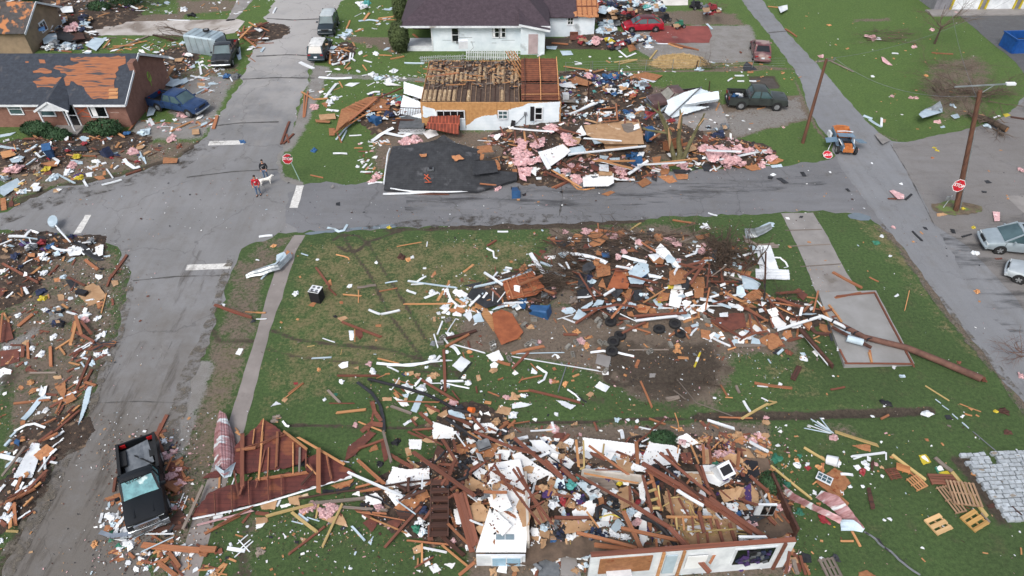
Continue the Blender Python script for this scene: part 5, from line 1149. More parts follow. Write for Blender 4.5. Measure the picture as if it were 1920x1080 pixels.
brush(360,70,12,2.2,'bare branches by the tipped trailer',21,dirs=[2.8,3.2,.2],r=.05,lv=2,spreadxy=2.0,up=.2)
brush(1340,24,10,1.0,'bare bush beside the rear yard machines',22,r=.03,lv=2,spreadxy=.5,up=1.0,flat=.9,name='bare_shrub',cat='shrub')
brush(1300,700,14,.8,'torn roots in the churned mud',24,r=.02,lv=2,m=bark,spreadxy=1.8,up=.2)
def bare_tree(base,H_,label,seed,name='bare_tree',m=bark,r=.12,tilt=(0,0),lv=3,trunkf=.35):
    rng = random.Random(seed); rt = empty(name,base,0,label,'tree'); t_ = MB(); tp = Vector((tilt[0],tilt[1],H_ * trunkf)); t_.tube([(0,0,0),tp * .5,tp],[r * 1.3,r,r * .8],10); t_.build('trunk',m,rt,ang=50)
    mb = MB()
    for k in range(9): a = k * .8; branch(mb,tp * rng.uniform(.75,1),(math.cos(a),math.sin(a),rng.uniform(.5,1.6)),H_ * .42,r * .45,lv,rng,.6,3,1)
    mb.build('crown',twig,rt); return rt
bare_tree(P(1752,82),5.5,'small bare tree on the rear lawn below the storage building',4,r=.1)
mossM = mat('mossy_bark','6e6a4c','4c4a33',scale=3,rough=.95,bump=.3); splM = mat('split_wood','b59472','937150',scale=3,stretch=(4,4,.4))
rt = empty('broken_tree',P(1272,306),0,'snapped mossy tree with split limbs between the debris and the slab','tree'); o0 = P(1272,306)
def up(px,py,Y): return PY(px,py,Y) - o0
Yt = o0.y; m = MB()
for pts,rr in (([(1272,306),(1275,285),(1272,262),(1277,222),(1275,205)],(.28,.24,.18,.12,.05)),([(1265,300),(1252,250),(1238,215),(1234,190)],(.22,.15,.12,.03)),([(1258,252),(1240,215),(1212,195)],(.12,.1,.06)),([(1280,300),(1295,265),(1310,235),(1322,212)],(.2,.16,.1,.04)),([(1302,248),(1318,226),(1319,212)],(.08,.06,.02)),([(1252,250),(1215,244),(1205,240)],(.1,.09,.08))):
    m.tube([up(x,y,Yt + .1 * i) for i,(x,y) in enumerate(pts)],rr,10)
m.build('trunk',mossM,rt,ang=50); m = MB()
for pts,rr in (([(1253,240),(1256,262),(1255,280)],(.03,.13,.02)),([(1272,240),(1276,218),(1282,208)],(.12,.09,.01)),([(1310,235),(1320,222),(1326,224)],(.05,.04,.02))):
    m.tube([up(x,y,Yt - .22) for x,y in pts],rr,6)
m.build('split_wood',splM,rt,ang=50)
def leafy(c,rx,ry,rz,n,m,label,seed,sz=.14,name='shrub'):
    rng = random.Random(seed); rt = empty(name,c,0,label,'shrub'); mb = MB()
    for k in range(n):
        u = Vector((rng.gauss(0,1),rng.gauss(0,1),rng.gauss(0,1))).normalized(); rr = rng.uniform(.75,1.03) * (1 + .12 * mn.noise(u * 2.5 + Vector((seed,0,0))))
        p_ = Vector((u.x * rx * rr,u.y * ry * rr,rz + u.z * rz * rr));
        if p_.z < .03: continue
        t1 = Vector((rng.uniform(-1,1),rng.uniform(-1,1),rng.uniform(-1,1))).normalized(); t2 = (u + t1 * .9).cross(t1).normalized(); s = sz * rng.uniform(.6,1.3)
        mb.add([p_ - t1 * s,p_ + t2 * s * .45,p_ + t1 * s,p_ - t2 * s * .45],[(0,1,2,3)])
    mb.build('foliage',m,rt,fix=False); t_ = MB(); t_.tube([(0,0,0),(0,0,rz)],[.09,.06],6)
    for k in range(7): a = k * .9; t_.tube([(0,0,rz * .4),(rx * .6 * math.cos(a),ry * .6 * math.sin(a),rz * 1.2)],[.05,.02],5)
    t_.build('stem',bark,rt); return rt
grn1 = mat('juniper_foliage','4d5a35','39442a',scale=1.2,rough=.9,detail=3); grn2 = mat('dark_foliage','33502f','274029',scale=2,rough=.8)
leafy(P(751,97),1.05,1.05,1.65,5200,grn1,'clipped round evergreen shrub left of the white house',1)
leafy(P(753,45),.9,.9,1.9,2500,grn1,'tall dark evergreen behind the clipped round shrub',2)
leafy(P(1240,832),.75,.55,.4,2200,grn2,'low green shrub behind the wrecked house',3,sz=.07)
leafy(P(1442,915),.6,.7,.4,2000,grn2,'low green shrub at the right flank of the wrecked house',4,sz=.07)
for k,(x,y,a,b_,lab) in enumerate([(75,252,1.4,.6,'flattened green shrub below the left windows of the brick house'),(200,252,1.6,.7,'dark green shrub below the big window of the brick house'),(110,262,1.2,.5,'low shrub in front of the brick house porch'),(240,12,1.9,.9,'dark evergreen bush in the debris at the top left'),(190,25,1.4,.7,'small dark evergreen bush among the top left debris'),(62,12,.9,.8,'round green bush by the brown heap at the top left')]):
    leafy(P(x,y),a,a * .6,b_,1800,grn2,lab,10 + k,sz=.13)
# ------------------------------------------------------------- debris: prototypes
def unit_plank(seed):
    rng = random.Random(seed); m = MB(); n = 4; b1 = rng.uniform(-.5,.5); b2 = rng.uniform(-1.0,1.0); rings = []
    for i in range(n + 1):
        x = -.5 + i / n; k = (1 if i in (0,n) else 0)
        j = [x + k * rng.uniform(-.035,.035) for _ in range(4)]; w_ = .5 * (1 - .0 * k); by = b1 * (x * x - .25) * .6; bz = b2 * (x * x - .25) * 1.2
        rings.append([(j[0],-w_ + by,-.5 + bz),(j[1],w_ + by,-.5 + bz),(j[2],w_ + by,.5 + bz),(j[3],-w_ + by,.5 + bz)])
    m.loft(rings); return m
def unit_shard(seed,kind='sheet'):
    rng = random.Random(seed); m = MB(); k = rng.choice([4,4,5,5,6]); pts = []
    for i in range(k):
        a = 6.283 * (i + rng.uniform(-.22,.22)) / k + .78; r_ = rng.uniform(.4,.62); pts.append((r_ * math.cos(a),r_ * math.sin(a)))
    o = []
    for i in range(k):
        a,b = Vector(pts[i]),Vector(pts[(i + 1) % k]); o.append(tuple(a)); jag = rng.random() < .5
        for j in range(1,4):
            p_ = a.lerp(b,j / 4); o.append((p_.x + rng.uniform(-1,1) * (.05 if jag else .006),p_.y + rng.uniform(-1,1) * (.05 if jag else .006)))
    bend = rng.uniform(-.5,.5) if kind == 'sheet' else 1.2
    m.prism(o,-.5,.5); m.v = [(x,y,z) for x,y,z in m.v]; return m
def unit_lump(seed):
    rng = random.Random(seed); bm = bmesh.new(); bmesh.ops.create_icosphere(bm,subdivisions=3,radius=.5)
    for v in bm.verts:
        c_ = v.co.normalized(); f = .75 + .9 * mn.noise(c_ * 1.3 + Vector((seed,0,0))) + .6 * (.4 - abs(mn.noise(c_ * 2.6 + Vector((0,seed,0))))) + .2 * mn.noise(c_ * 6)
        v.co = Vector((c_.x * f * .5,c_.y * f * .5,max(-.15,c_.z * f * .5 + .1)))
    m = MB(); m.v = [tuple(v.co) for v in bm.verts]; m.f = [tuple(v.index for v in f.verts) for f in bm.faces]; m.m = [0] * len(m.f); bm.free(); return m
def unit_strip(seed):
    rng = random.Random(seed); m = MB(); n = 8; y = 0; z = 0; a = rng.uniform(-.3,.3); pts = []
    for i in range(n + 1): pts.append((-.5 + i / n,y,z)); a += rng.uniform(-.35,.35) + (rng.uniform(-.9,.9) if rng.random() < .15 else 0); y += math.sin(a) / n * 2.0; z += rng.uniform(-.5,.6)
    rings = []
    for i,(x,y,z) in enumerate(pts): w_ = .5 * rng.uniform(.75,1.1); rings.append([(x,y * 0 - w_,z),(x,w_,z + .25),(x,w_,z + .5),(x,-w_,z + .3)])
    m.loft(rings); return m
PROTO = {}
def proto(kind,code,i):
    k = (kind,code,i)
    if k not in PROTO:
        mb = {'plank': lambda: unit_plank(i),'sheet': lambda: unit_shard(i),'lump': lambda: unit_lump(i),'strip': lambda: unit_strip(i)}[kind]()
        me = bpy.data.meshes.new(kind); me.from_pydata(mb.v,[],mb.f); me.materials.append(CODE[code])
        if kind == 'lump': me.polygons.foreach_set('use_smooth',[True] * len(me.polygons)); me.set_sharp_from_angle(angle=R(45))
        me.update(); PROTO[k] = (me,mb)
    return PROTO[k]
NAMES = {'plank': {**{k_: ('pine_board','board','board') for k_ in 'toyg'},'w': ('trim_board','trim board','board'),'b': ('trim_board','trim board','board'),'*': ('lumber_plank','plank','plank')},
 'sheet': {'O': ('plywood_scrap','plywood piece','plywood'),'R': ('plywood_scrap','plywood sheet','plywood'),'Z': ('plywood_scrap','plywood panel','plywood'),'c': ('plasterboard_scrap','plasterboard piece','plasterboard'),'W': ('drywall_scrap','drywall piece','drywall'),'b': ('siding_scrap','siding sheet','siding'),'w': ('siding_scrap','siding sheet','siding'),'k': ('felt_scrap','roofing felt piece','roofing felt'),'C': ('concrete_chunk','concrete slab piece','concrete'),'m': ('metal_sheet','metal sheet','metal sheet'),'*': ('panel_scrap','panel piece','panel')},
 'lump': {'p': ('insulation_clump','insulation clump','insulation'),'*': ('crumpled_heap','crumpled cloth heap','cloth')},
 'strip': {'*': ('siding_strip','bent strip','siding strip')}}
GRP = {'plank': 'loose planks strewn by the storm','trim': 'loose trim boards strewn by the storm','sheet': 'broken sheet pieces strewn by the storm','lump': 'crumpled soft debris strewn by the storm','strip': 'bent siding strips strewn by the storm'}
REC = []    # scattered pieces
DEB = []    # (object, info) for labelling
def nm(kind,code): d = NAMES[kind]; return d.get(code,d['*'])
def add_obj(kind,code,i,M_,px,py,size,rot,hand):
    if hand:
        sx = M_.to_scale(); REC.append((kind,code,i,M_,px,py,size,rot,1e3 * sx[0] * max(sx[1],.1) / (M_.translation - Vector((0,0,CAMH))).length_squared)); return
    me,_ = proto(kind,code,i); n_ = nm(kind,code); o = bpy.data.objects.new(n_[0],me); col.objects.link(o); o.matrix_world = M_
    loc,rq,scl = M_.decompose(); o.location = loc; o.rotation_mode = 'XYZ'; o.rotation_euler = rq.to_euler(); o.scale = scl
    DEB.append((o,kind,code,n_,px,py,size,rot)); return o
def frame(a,b,wd,th,twist=0):
    x = (b - a); L_ = x.length; x = x / max(L_,1e-6); y = Vector((0,0,1)).cross(x); y = y.normalized() if y.length > 1e-4 else Vector((0,1,0)); z = x.cross(y)
    M_ = Matrix((x * L_,y * wd,z * th)).transposed().to_4x4(); M_ = Matrix.Translation((a + b) / 2) @ M_
    return M_
def plank(x1,y1,x2,y2,w_,code,z=.04,ox=0,oy=0,s=4.0,k=.9,th=None):
    a = (ox + x1 / s,oy + y1 / s); b = (ox + x2 / s,oy + y2 / s); A = PH(*a,k,z); B = PH(*b,k,z); s_px = F_PX * (B - A).length; wd = .86 * w_ / s * (A - Vector((0,0,CAMH))).length / F_PX * 1.0
    wd = max(.05,wd); th = th or min(.09,wd * .6)
    A.z += th / 2; B.z += th / 2; L_ = (B - A).length
    if L_ < .1: return
    x = (B - A) / L_; y = Vector((0,0,1)).cross(x).normalized(); tw = rnd.uniform(-.2,.2); y = (y * math.cos(tw) + x.cross(y) * math.sin(tw)); zz = x.cross(y)
    M_ = Matrix((x,y,zz)).transposed().to_4x4(); M_.translation = (A + B) / 2
    M_ = M_ @ Matrix.Diagonal((L_,wd,th,1))
    ang = math.degrees(math.atan2(-(b[1] - a[1]),b[0] - a[0])) % 180
    add_obj('plank',code,rnd.randrange(6),M_,(a[0] + b[0]) / 2,(a[1] + b[1]) / 2,L_,ang,True)
def shd(pts,code,ox=0,oy=0,s=4.0,z=.03,k=.9,th=.02,rag=.02,tilt=.12,label=None,cat=None,name=None,m=None,zs=None):
    pp = [(ox + x / s,oy + y / s) for x,y in pts]; cx = sum(p[0] for p in pp) / len(pp); cy = sum(p[1] for p in pp) / len(pp)
    c = PH(cx,cy,k,z); gx_,gy_ = rnd.uniform(-tilt,tilt),rnd.uniform(-tilt,tilt)
    nrm = Vector((-gx_,-gy_,1)).normalized()
    if zs:   # explicit heights at three corners define the plane
        q3 = [P(*pp[i],zs[i]) for i in range(3)]; nrm = (q3[1] - q3[0]).cross(q3[2] - q3[0]).normalized(); c0 = q3[0]
        if nrm.z < 0: nrm = -nrm
        W_ = [PPl(x,y,c0,nrm) for x,y in pp]
    else:
        ext = max((P(*p) - P(cx,cy)).length for p in pp); W_ = [PPl(x,y,c,nrm) for x,y in pp]
        lo = min(v.z for v in W_)
        if lo < z: W_ = [PPl(x,y,c + Vector((0,0,z - lo)),nrm) for x,y in pp]
    ctr = sum(W_,Vector()) / len(W_)
    o = poly3(name or nm('sheet',code)[0],W_,m or CODE[code],th,rag=rag,offs=ctr); o.location = ctr
    if label: tag(o,label,cat or nm('sheet',code)[2],GRP['sheet'])
    else:
        size = max((a - b).length for a in W_ for b in W_); DEB.append((o,'sheet',code,nm('sheet',code),cx,cy,size,0))
    return o
def lump(x,y,r_,code,ox=0,oy=0,s=4.0,fl=.55):
    if r_ > 33:
        for k in range(6):
            a = rnd.random() * 6.28; q_ = r_ * rnd.uniform(.3,.8); cd = code if code in 'pg' or rnd.random() < .45 else rnd.choice('wbKScNw'); X,Y_q = x + math.cos(a) * q_,y + math.sin(a) * q_ * .7
            if code != 'p' and rnd.random() < .4: b = r_ * rnd.uniform(.2,.5); shd([(X - b,Y_q - b * .5),(X + b * .8,Y_q - b * .6),(X + b,Y_q + b * .4),(X - b * .6,Y_q + b * .6)],cd if cd not in 'KNSg' else 'c',ox,oy,s,tilt=.4)
            else: lump(X,Y_q,min(33,r_ * rnd.uniform(.35,.6)),cd,ox,oy,s,fl)
        return
    px,py = ox + x / s,oy + y / s; c = PH(px,py,.9,.02); rr = 2 * r_ / s * (c - Vector((0,0,CAMH))).length / F_PX
    M_ = Matrix.Translation(c) @ Matrix.Rotation(rnd.uniform(0,6.3),4,'Z') @ Matrix.Diagonal((rr * rnd.uniform(.9,1.3),rr * rnd.uniform(.9,1.2),rr * fl,1))
    add_obj('lump',code,rnd.randrange(8),M_,px,py,rr,0,True)
def ribbon(pts,w_,code,ox=0,oy=0,s=4.0,label=None,z=.05,name='siding_strip',tube=False,cat=None,grp=None,k=.9):
    W_ = [PH(ox + x / s,oy + y / s,k,z) for x,y in pts]; W2 = []
    for i in range(len(W_) - 1):
        for j in range(3): W2.append(W_[i].lerp(W_[i + 1],j / 3) + Vector((0,0,rnd.uniform(-.01,.03))))
    W2.append(W_[-1]); c = W_[0].copy(); wd = max(.04,w_ / s * (c - Vector((0,0,CAMH))).length / F_PX)
    m = MB()
    if tube: m.tube([v - c for v in W2],wd / 2,8)
    else:
        rings = []
        for i,v in enumerate(W2):
            d = (W2[min(i + 1,len(W2) - 1)] - W2[max(0,i - 1)]).normalized(); y = Vector((0,0,1)).cross(d).normalized(); ww = wd * .5 * rnd.uniform(.85,1.1); p_ = v - c
            rings.append([p_ - y * ww,p_ + y * ww + Vector((0,0,.04)),p_ + y * ww + Vector((0,0,.055)),p_ - y * ww + Vector((0,0,.02))])
        m.loft(rings)
    o = m.build(name,CODE[code],loc=c,ang=40)
    if label: tag(o,label,cat or 'strip',grp)
    else:
        q_ = [(ox + x / s,oy + y / s) for x,y in pts]; px = sum(p[0] for p in q_) / len(q_); py = sum(p[1] for p in q_) / len(q_); a,b = q_[0],q_[-1]
        DEB.append((o,'strip',code,(name,'bent strip','siding strip'),px,py,(W_[0] - W_[-1]).length,math.degrees(math.atan2(-(b[1] - a[1]),b[0] - a[0])) % 180))
    return o
def parse(kind_data,ox,oy,s=4.0):
    """each line: p x1 y1 x2 y2 w code [z] | s code x y ... | l x y r code | t w code x y ..."""
    for ln in kind_data.strip().split('\n'):
        f = ln.split()
        if not f: continue
        if f[0] == 'p': plank(*map(float,f[1:6]),f[6],float(f[7]) if len(f) > 7 else .04,ox,oy,s)
        elif f[0] == 's': v = list(map(float,f[2:])); shd(list(zip(v[::2],v[1::2])),f[1],ox,oy,s)
        elif f[0] == 'l': lump(float(f[1]),float(f[2]),float(f[3]),f[4],ox,oy,s)
        elif f[0] == 't': v = list(map(float,f[3:])); ribbon(list(zip(v[::2],v[1::2])),float(f[1]),f[2],ox,oy,s)
def scatter(poly,n,mix,L=(.4,1.6),lift=1.0,seed=0,ox=0,oy=0,s=1.0,dirs=None):
    """mix: string of kind+code pairs, e.g. 'pr pr sO lp' """
    rng = random.Random(seed * 77 + len(poly) + n); W_ = [tuple(P(ox + x / s,oy + y / s))[:2] for x,y in poly]; xs = [a for a,b in W_]; ys = [b for a,b in W_]; items = mix.split(); k = 0; tries = 0
    while k < n and tries < n * 30:
        tries += 1; x = rng.uniform(min(xs),max(xs)); y = rng.uniform(min(ys),max(ys))
        if not inpoly(np.array([x]),np.array([y]),W_)[0]: continue
        if mn.noise(Vector((x * .5,y * .5,seed))) < rng.uniform(-.4,.2): continue
        k += 1; it = rng.choice(items)
        if it in ('lw','lb','lt','lc') and rng.random() < .8: it = {'w': 'sW','b': 'sb','t': 'pt','c': 'sc'}[it[1]]
        kind = {'p': 'plank','s': 'sheet','l': 'lump','t': 'strip'}[it[0]]; code = it[1]
        l_ = L[0] * .8 + (L[1] * .95 - L[0] * .8) * rng.random() ** 2.2; h = hf(x,y) * rng.uniform(.55,1.0) * lift
        a = rng.uniform(0,math.pi) if dirs is None else rng.choice(dirs) + rng.gauss(0,.3)
        if kind == 'plank': sc_ = (l_ * 1.35,rng.choice([.06,.09,.13,.18]),rng.uniform(.03,.05)); tl = rng.gauss(0,.12 if h > .1 else .015)
        elif kind == 'sheet': sc_ = (l_ * .85,l_ * rng.uniform(.35,.8),.02); tl = rng.gauss(0,.3 if h > .1 else .05)
        elif kind == 'lump': q_ = min(l_,.8) * .55; sc_ = (q_,q_ * rng.uniform(.6,1),q_ * rng.uniform(.35,.6)); tl = 0
        else: sc_ = (l_ * 1.3,rng.uniform(.08,.2),.06); tl = rng.gauss(0,.1 if h > .1 else .01)
        rx = rng.gauss(0,.3 if h > .1 else .05)
        zc = h + .03 + abs(math.sin(tl)) * sc_[0] * .5 + (0 if kind == 'lump' else abs(math.sin(rx)) * sc_[1] * .5)
        M_ = Matrix.Translation((x,y,zc)) @ Euler((rx if kind != 'lump' else 0,tl,a)).to_matrix().to_4x4() @ Matrix.Diagonal((*sc_,1))
        px,py = proj((x,y,zc))
        if -20 < px < 1940 and -20 < py < 1110:
            dd = (Vector((x,y,zc)) - Vector((0,0,CAMH))).length
            REC.append((kind,code,rng.randrange(6 if kind != 'sheet' else 9),M_,px,py,l_,math.degrees(a) % 180,sc_[0] * max(sc_[1],.1) / dd ** 2))
# ------------------------------------------------------------- debris read off the photograph, block by block
parse('''
p 1600 970 1630 870 26 o
p 1280 990 1450 910 14 t
p 160 935 275 1035 12 t
p 975 975 1015 920 16 o
p 850 975 930 1030 14 t
p 1235 595 1300 500 34 t .5
p 690 1050 750 1020 12 o
p 180 1042 540 1035 16 r
p 1475 705 1570 655 10 b
p 1490 650 1560 665 10 b
p 1780 240 1920 350 14 o .4
p 1800 290 1890 200 14 t .5
p 1870 170 1920 200 10 t .4
p 1790 250 1920 230 14 r .5
p 1800 280 1920 310 12 r .3
p 1255 150 1420 155 10 w
p 0 30 110 0 12 w
p 925 25 1030 68 12 w
p 990 0 1030 45 26 t
p 830 370 1100 310 12 t
p 850 350 1000 345 10 t
p 900 360 1120 270 14 g
p 1150 265 1300 305 12 d
p 440 380 540 392 12 o
p 780 360 825 305 14 t
p 740 125 820 100 14 t
p 610 190 690 210 24 w
p 380 70 520 10 18 d .4
s c 1440 970 1490 965 1495 1005 1440 1008
s b 1090 700 1130 720 1180 790 1150 860 1100 870 1120 790
s o 1080 760 1100 690 1115 720 1100 850
s b 1250 600 1340 590 1370 620 1300 650 1240 640
s b 1320 610 1400 580 1410 610 1360 640
s b 1050 970 1130 960 1120 1000 1060 1015
s b 640 340 700 280 800 290 720 380
s b 310 260 420 245 430 310 330 330
s k 420 220 500 230 600 300 520 310 430 290
s d 500 255 620 245 640 290 520 300
s b 0 1010 120 990 80 1015 0 1030
s w 440 50 540 45 550 90 470 95
s c 130 90 210 80 220 110 150 115
s W 270 90 350 85 330 115 280 120
s c 1480 620 1535 620 1540 650 1480 655
s c 1310 440 1380 430 1360 460 1310 460
s b 1750 360 1800 350 1810 440 1790 450
l 1290 1040 40 p
l 1700 575 30 B
l 1820 1065 18 B
l 955 1000 22 B
l 630 1075 18 x
l 620 200 45 N
l 400 190 60 x
l 300 200 60 B
l 540 210 50 p
l 560 355 45 b
l 1770 580 30 S
l 1380 75 25 w
l 1445 115 25 K
l 10 130 40 N
l 650 160 50 N
l 480 150 40 x
l 250 190 50 N
l 1370 860 40 p
l 450 350 60 b
l 380 340 50 w
l 1180 540 40 d
l 1160 470 30 b
l 1080 1000 30 b
t 16 b 1200 520 1240 560 1290 600
t 14 w 1500 500 1510 560
t 14 w 1430 570 1480 580 1530 590
t 16 b 1640 570 1740 575
t 22 w 1120 890 1150 940
t 18 b 1560 590 1500 580
''',0,0)
parse('''
p 340 690 440 750 12 t
p 390 690 365 880 12 o
p 365 700 355 880 10 o
p 445 745 540 740 14 t
p 190 1080 250 915 16 r
p 205 1080 285 1005 16 r
p 230 1010 245 1070 14 r
p 520 735 605 630 22 w
p 590 995 900 745 26 o .5
p 905 740 1100 660 16 r .4
p 870 830 1000 825 14 o
p 610 1000 640 1070 12 o
p 1010 445 1110 425 14 t
p 925 415 1020 420 10 t
p 920 140 1065 122 12 t
p 810 155 850 100 20 t
p 905 148 1060 150 8 t
p 560 370 555 480 16 t
p 580 345 700 390 12 t
p 590 350 640 480 14 o
p 575 490 700 455 14 w
p 700 460 710 400 14 w
p 620 460 665 420 16 w
p 745 240 805 220 18 t
p 680 215 705 155 12 t
p 630 265 670 300 14 w
p 810 455 870 470 14 w
p 710 440 745 460 12 w
p 665 515 705 470 10 t
p 1180 260 1240 310 16 o
p 0 205 90 170 26 r .3
p 0 215 40 235 30 w
p 40 390 60 360 16 b
p 1110 475 1260 478 14 b
p 0 180 60 200 12 r
p 625 615 650 660 10 t
p 800 490 830 530 10 t
p 150 60 130 100 14 w
p 520 540 570 540 10 w
p 330 470 430 515 28 w
p 700 1020 790 1015 10 w
p 640 1060 680 980 12 b
p 1055 900 1250 910 14 d .4
p 1060 1000 1250 1000 14 w
p 1285 580 1520 550 16 o 2.7
s O 595 985 640 820 830 730 910 720 870 790 760 850
s O 850 820 900 770 950 740 1020 760 1000 810
s c 470 860 590 850 600 890 480 900
s O 445 895 560 905 550 920 450 915
s O 545 960 590 960 590 1015 550 1015
s O 490 775 540 760 530 810
s w 665 640 700 620 780 620 720 650
s W 950 620 1000 615 1090 640 980 640
s T 1025 720 1090 710 1090 770 1030 760
s B 830 880 890 860 905 900 850 915
s d 1060 900 1250 905 1250 970 1060 980
s W 1245 990 1340 960 1370 1010 1290 1040
s c 670 510 710 500 715 515 690 525
l 690 250 40 b
l 660 270 30 b
l 860 850 35 b
l 960 870 40 N
l 1050 780 40 x
l 1230 850 25 P
l 1000 850 40 d
l 1140 1060 50 p
l 1200 1050 50 p
l 590 740 25 w
l 550 770 30 w
l 430 810 35 p
l 900 405 20 w
l 780 400 20 w
l 540 340 40 b
l 850 350 20 g
l 1030 535 25 w
l 880 565 30 w
l 920 590 30 b
l 800 40 40 w
l 830 30 30 T
l 1000 615 30 w
t 30 w 870 1060 940 1010 1030 960
t 28 w 970 1000 1100 1025 1150 1010 1230 940 1290 900
t 24 w 470 580 580 590 650 590 720 585
t 26 b 960 70 1000 75 1050 45
t 18 b 770 160 850 150 920 160
t 20 w 530 825 620 835
t 30 b 410 380 440 430 460 440
t 12 b 600 1050 650 990 700 940 760 890
t 18 w 835 710 890 690 930 690
''',480,0)
parse('''
p 390 500 600 530 14 t
p 610 545 690 525 16 t
p 770 470 930 450 12 y
p 795 485 940 450 12 y
p 1035 445 1085 380 14 y
p 1170 330 1280 365 12 t
p 1180 325 1400 378 12 o
p 1250 350 1395 375 10 r
p 1530 830 1555 775 12 t
p 1840 820 1900 805 8 t
p 190 425 235 405 12 w
p 430 860 640 775 18 w .5
p 620 820 770 810 12 o
p 650 850 640 910 12 o
p 780 780 790 900 12 o
p 730 850 730 915 10 o
p 640 870 780 860 12 o
p 670 915 800 905 12 o
p 690 890 790 880 10 o
p 1000 900 1120 810 14 x .3
p 1080 870 1200 760 10 b .5
p 380 600 440 570 12 w
p 470 485 525 480 12 w
p 300 325 420 335 16 o
p 1710 390 1720 400 12 r
p 1190 185 1280 200 12 d
p 550 900 640 925 14 c
p 330 960 520 1010 14 r .6
p 0 965 320 990 16 w 1.3
p 20 980 30 1060 14 r .8
p 90 985 100 1060 14 t .8
p 150 990 200 1080 14 r .8
p 230 960 300 1000 14 p .8
p 540 1040 820 1060 12 w .9
p 1040 1050 1180 960 20 o .8
p 1620 610 1650 590 12 w
p 1670 570 1730 570 12 w
p 1690 612 1740 612 12 w
p 1700 570 1740 570 10 w
p 1780 610 1830 612 12 w
s O 440 600 480 570 610 620 560 645 450 620
s O 850 570 900 560 1000 540 1130 565 1080 600 990 620 900 610
s w 860 575 890 545 910 560
s w 960 560 1080 610 1060 618 970 590
s b 640 50 690 40 740 60 700 105 650 95
s W 630 835 750 835 745 870 640 870
s c 540 940 950 895 970 960 990 1080 700 1080 560 1010
s g 820 930 900 920 950 1000 890 1010 840 980
s W 905 940 950 925 960 960 910 975
s W 480 990 520 940 560 1010 510 1020
s c 410 1010 520 1040 500 1080 400 1060
s b 590 1030 680 1040 740 1060 620 1080
s R 300 970 350 950 430 990 380 1015
s b 700 150 790 150 800 190 720 210
s W 340 630 460 610 480 660 370 650
s b 255 345 340 345 330 370 260 365
s b 360 380 440 380 460 410 380 415
s O 865 340 910 330 935 370 880 390
s R 435 258 495 256 495 298 437 300
s w 690 660 760 650 830 700 740 700
s W 720 620 760 610 750 650 700 650
s b 640 240 700 220 780 230 700 250
s k 1730 500 1760 460 1840 520 1740 535
s O 1770 465 1810 470 1800 490 1770 485
s O 1760 540 1810 530 1810 545 1770 548
l 700 590 60 B
l 770 580 40 B
l 610 580 50 N
l 580 560 40 p
l 380 600 40 G
l 640 600 50 P
l 720 640 45 w
l 790 700 40 B
l 760 670 45 K
l 840 640 45 S
l 910 700 35 x
l 880 720 40 o
l 960 640 60 b
l 1010 650 30 x
l 640 800 30 K
l 700 790 35 K
l 870 840 40 B
l 970 820 30 w
l 880 880 40 b
l 820 880 25 K
l 1025 855 25 x
l 1100 890 20 K
l 740 310 25 Y
l 720 300 25 Y
l 810 340 50 x
l 740 335 40 x
l 950 300 50 b
l 1010 300 50 b
l 900 290 50 N
l 1030 340 40 S
l 860 290 40 N
l 770 350 40 K
l 770 30 60 N
l 850 20 60 P
l 900 60 60 K
l 960 40 60 b
l 1040 40 60 T
l 1100 60 50 b
l 780 100 60 K
l 870 90 50 x
l 700 170 50 b
l 760 180 60 S
l 690 230 50 b
l 740 220 40 w
l 1380 50 50 K
l 1490 75 60 x
l 1530 75 40 x
l 1240 200 50 g
l 280 965 50 p
l 400 1040 60 p
l 440 1070 50 p
l 240 690 45 p
l 210 560 30 p
l 1500 960 40 b
l 1580 955 50 S
l 1190 905 25 x
l 1400 525 25 b
l 580 315 40 b
l 640 305 40 p
l 530 305 40 x
t 18 w 350 860 470 850 560 800 620 770
t 26 b 60 560 0 570
t 14 b 1460 180 1500 220
t 12 w 1090 330 1170 330
t 14 w 800 380 860 430 930 400
''',960,0)
parse('''
p 130 220 215 278 12 o
p 930 403 975 405 12 w
p 1230 397 1390 408 10 o
p 1820 880 1920 895 14 d
p 715 870 780 895 22 b
p 760 900 850 955 22 b
p 850 890 848 950 16 w
p 0 50 80 58 8 t
s w 75 50 145 35 148 70 95 95
s p 850 425 870 430 935 490 900 485 860 460
s c 855 890 885 895 880 920 855 915
s b 1290 950 1320 940 1330 955 1300 960
s Y 1760 855 1800 850 1820 865 1780 880
s b 1370 865 1420 850 1440 880 1400 890
s b 1130 855 1180 820 1300 800 1310 840 1160 885
s b 1270 800 1290 755 1310 810 1300 835
s C 800 1010 830 995 920 1050 860 1080
l 780 285 30 p
l 825 293 15 w
l 395 425 18 p
l 1095 355 14 p
l 1230 225 14 p
l 1410 100 14 p
l 1385 795 20 b
l 460 190 12 t
l 785 573 10 w
l 1185 567 12 t
l 930 722 12 p
l 1070 735 14 p
l 1110 735 14 p
l 115 955 10 p
l 1640 945 20 b
l 1275 915 20 p
l 1600 890 30 c
t 10 g 470 460 640 540
t 10 w 1690 885 1740 870
''',1440,0)
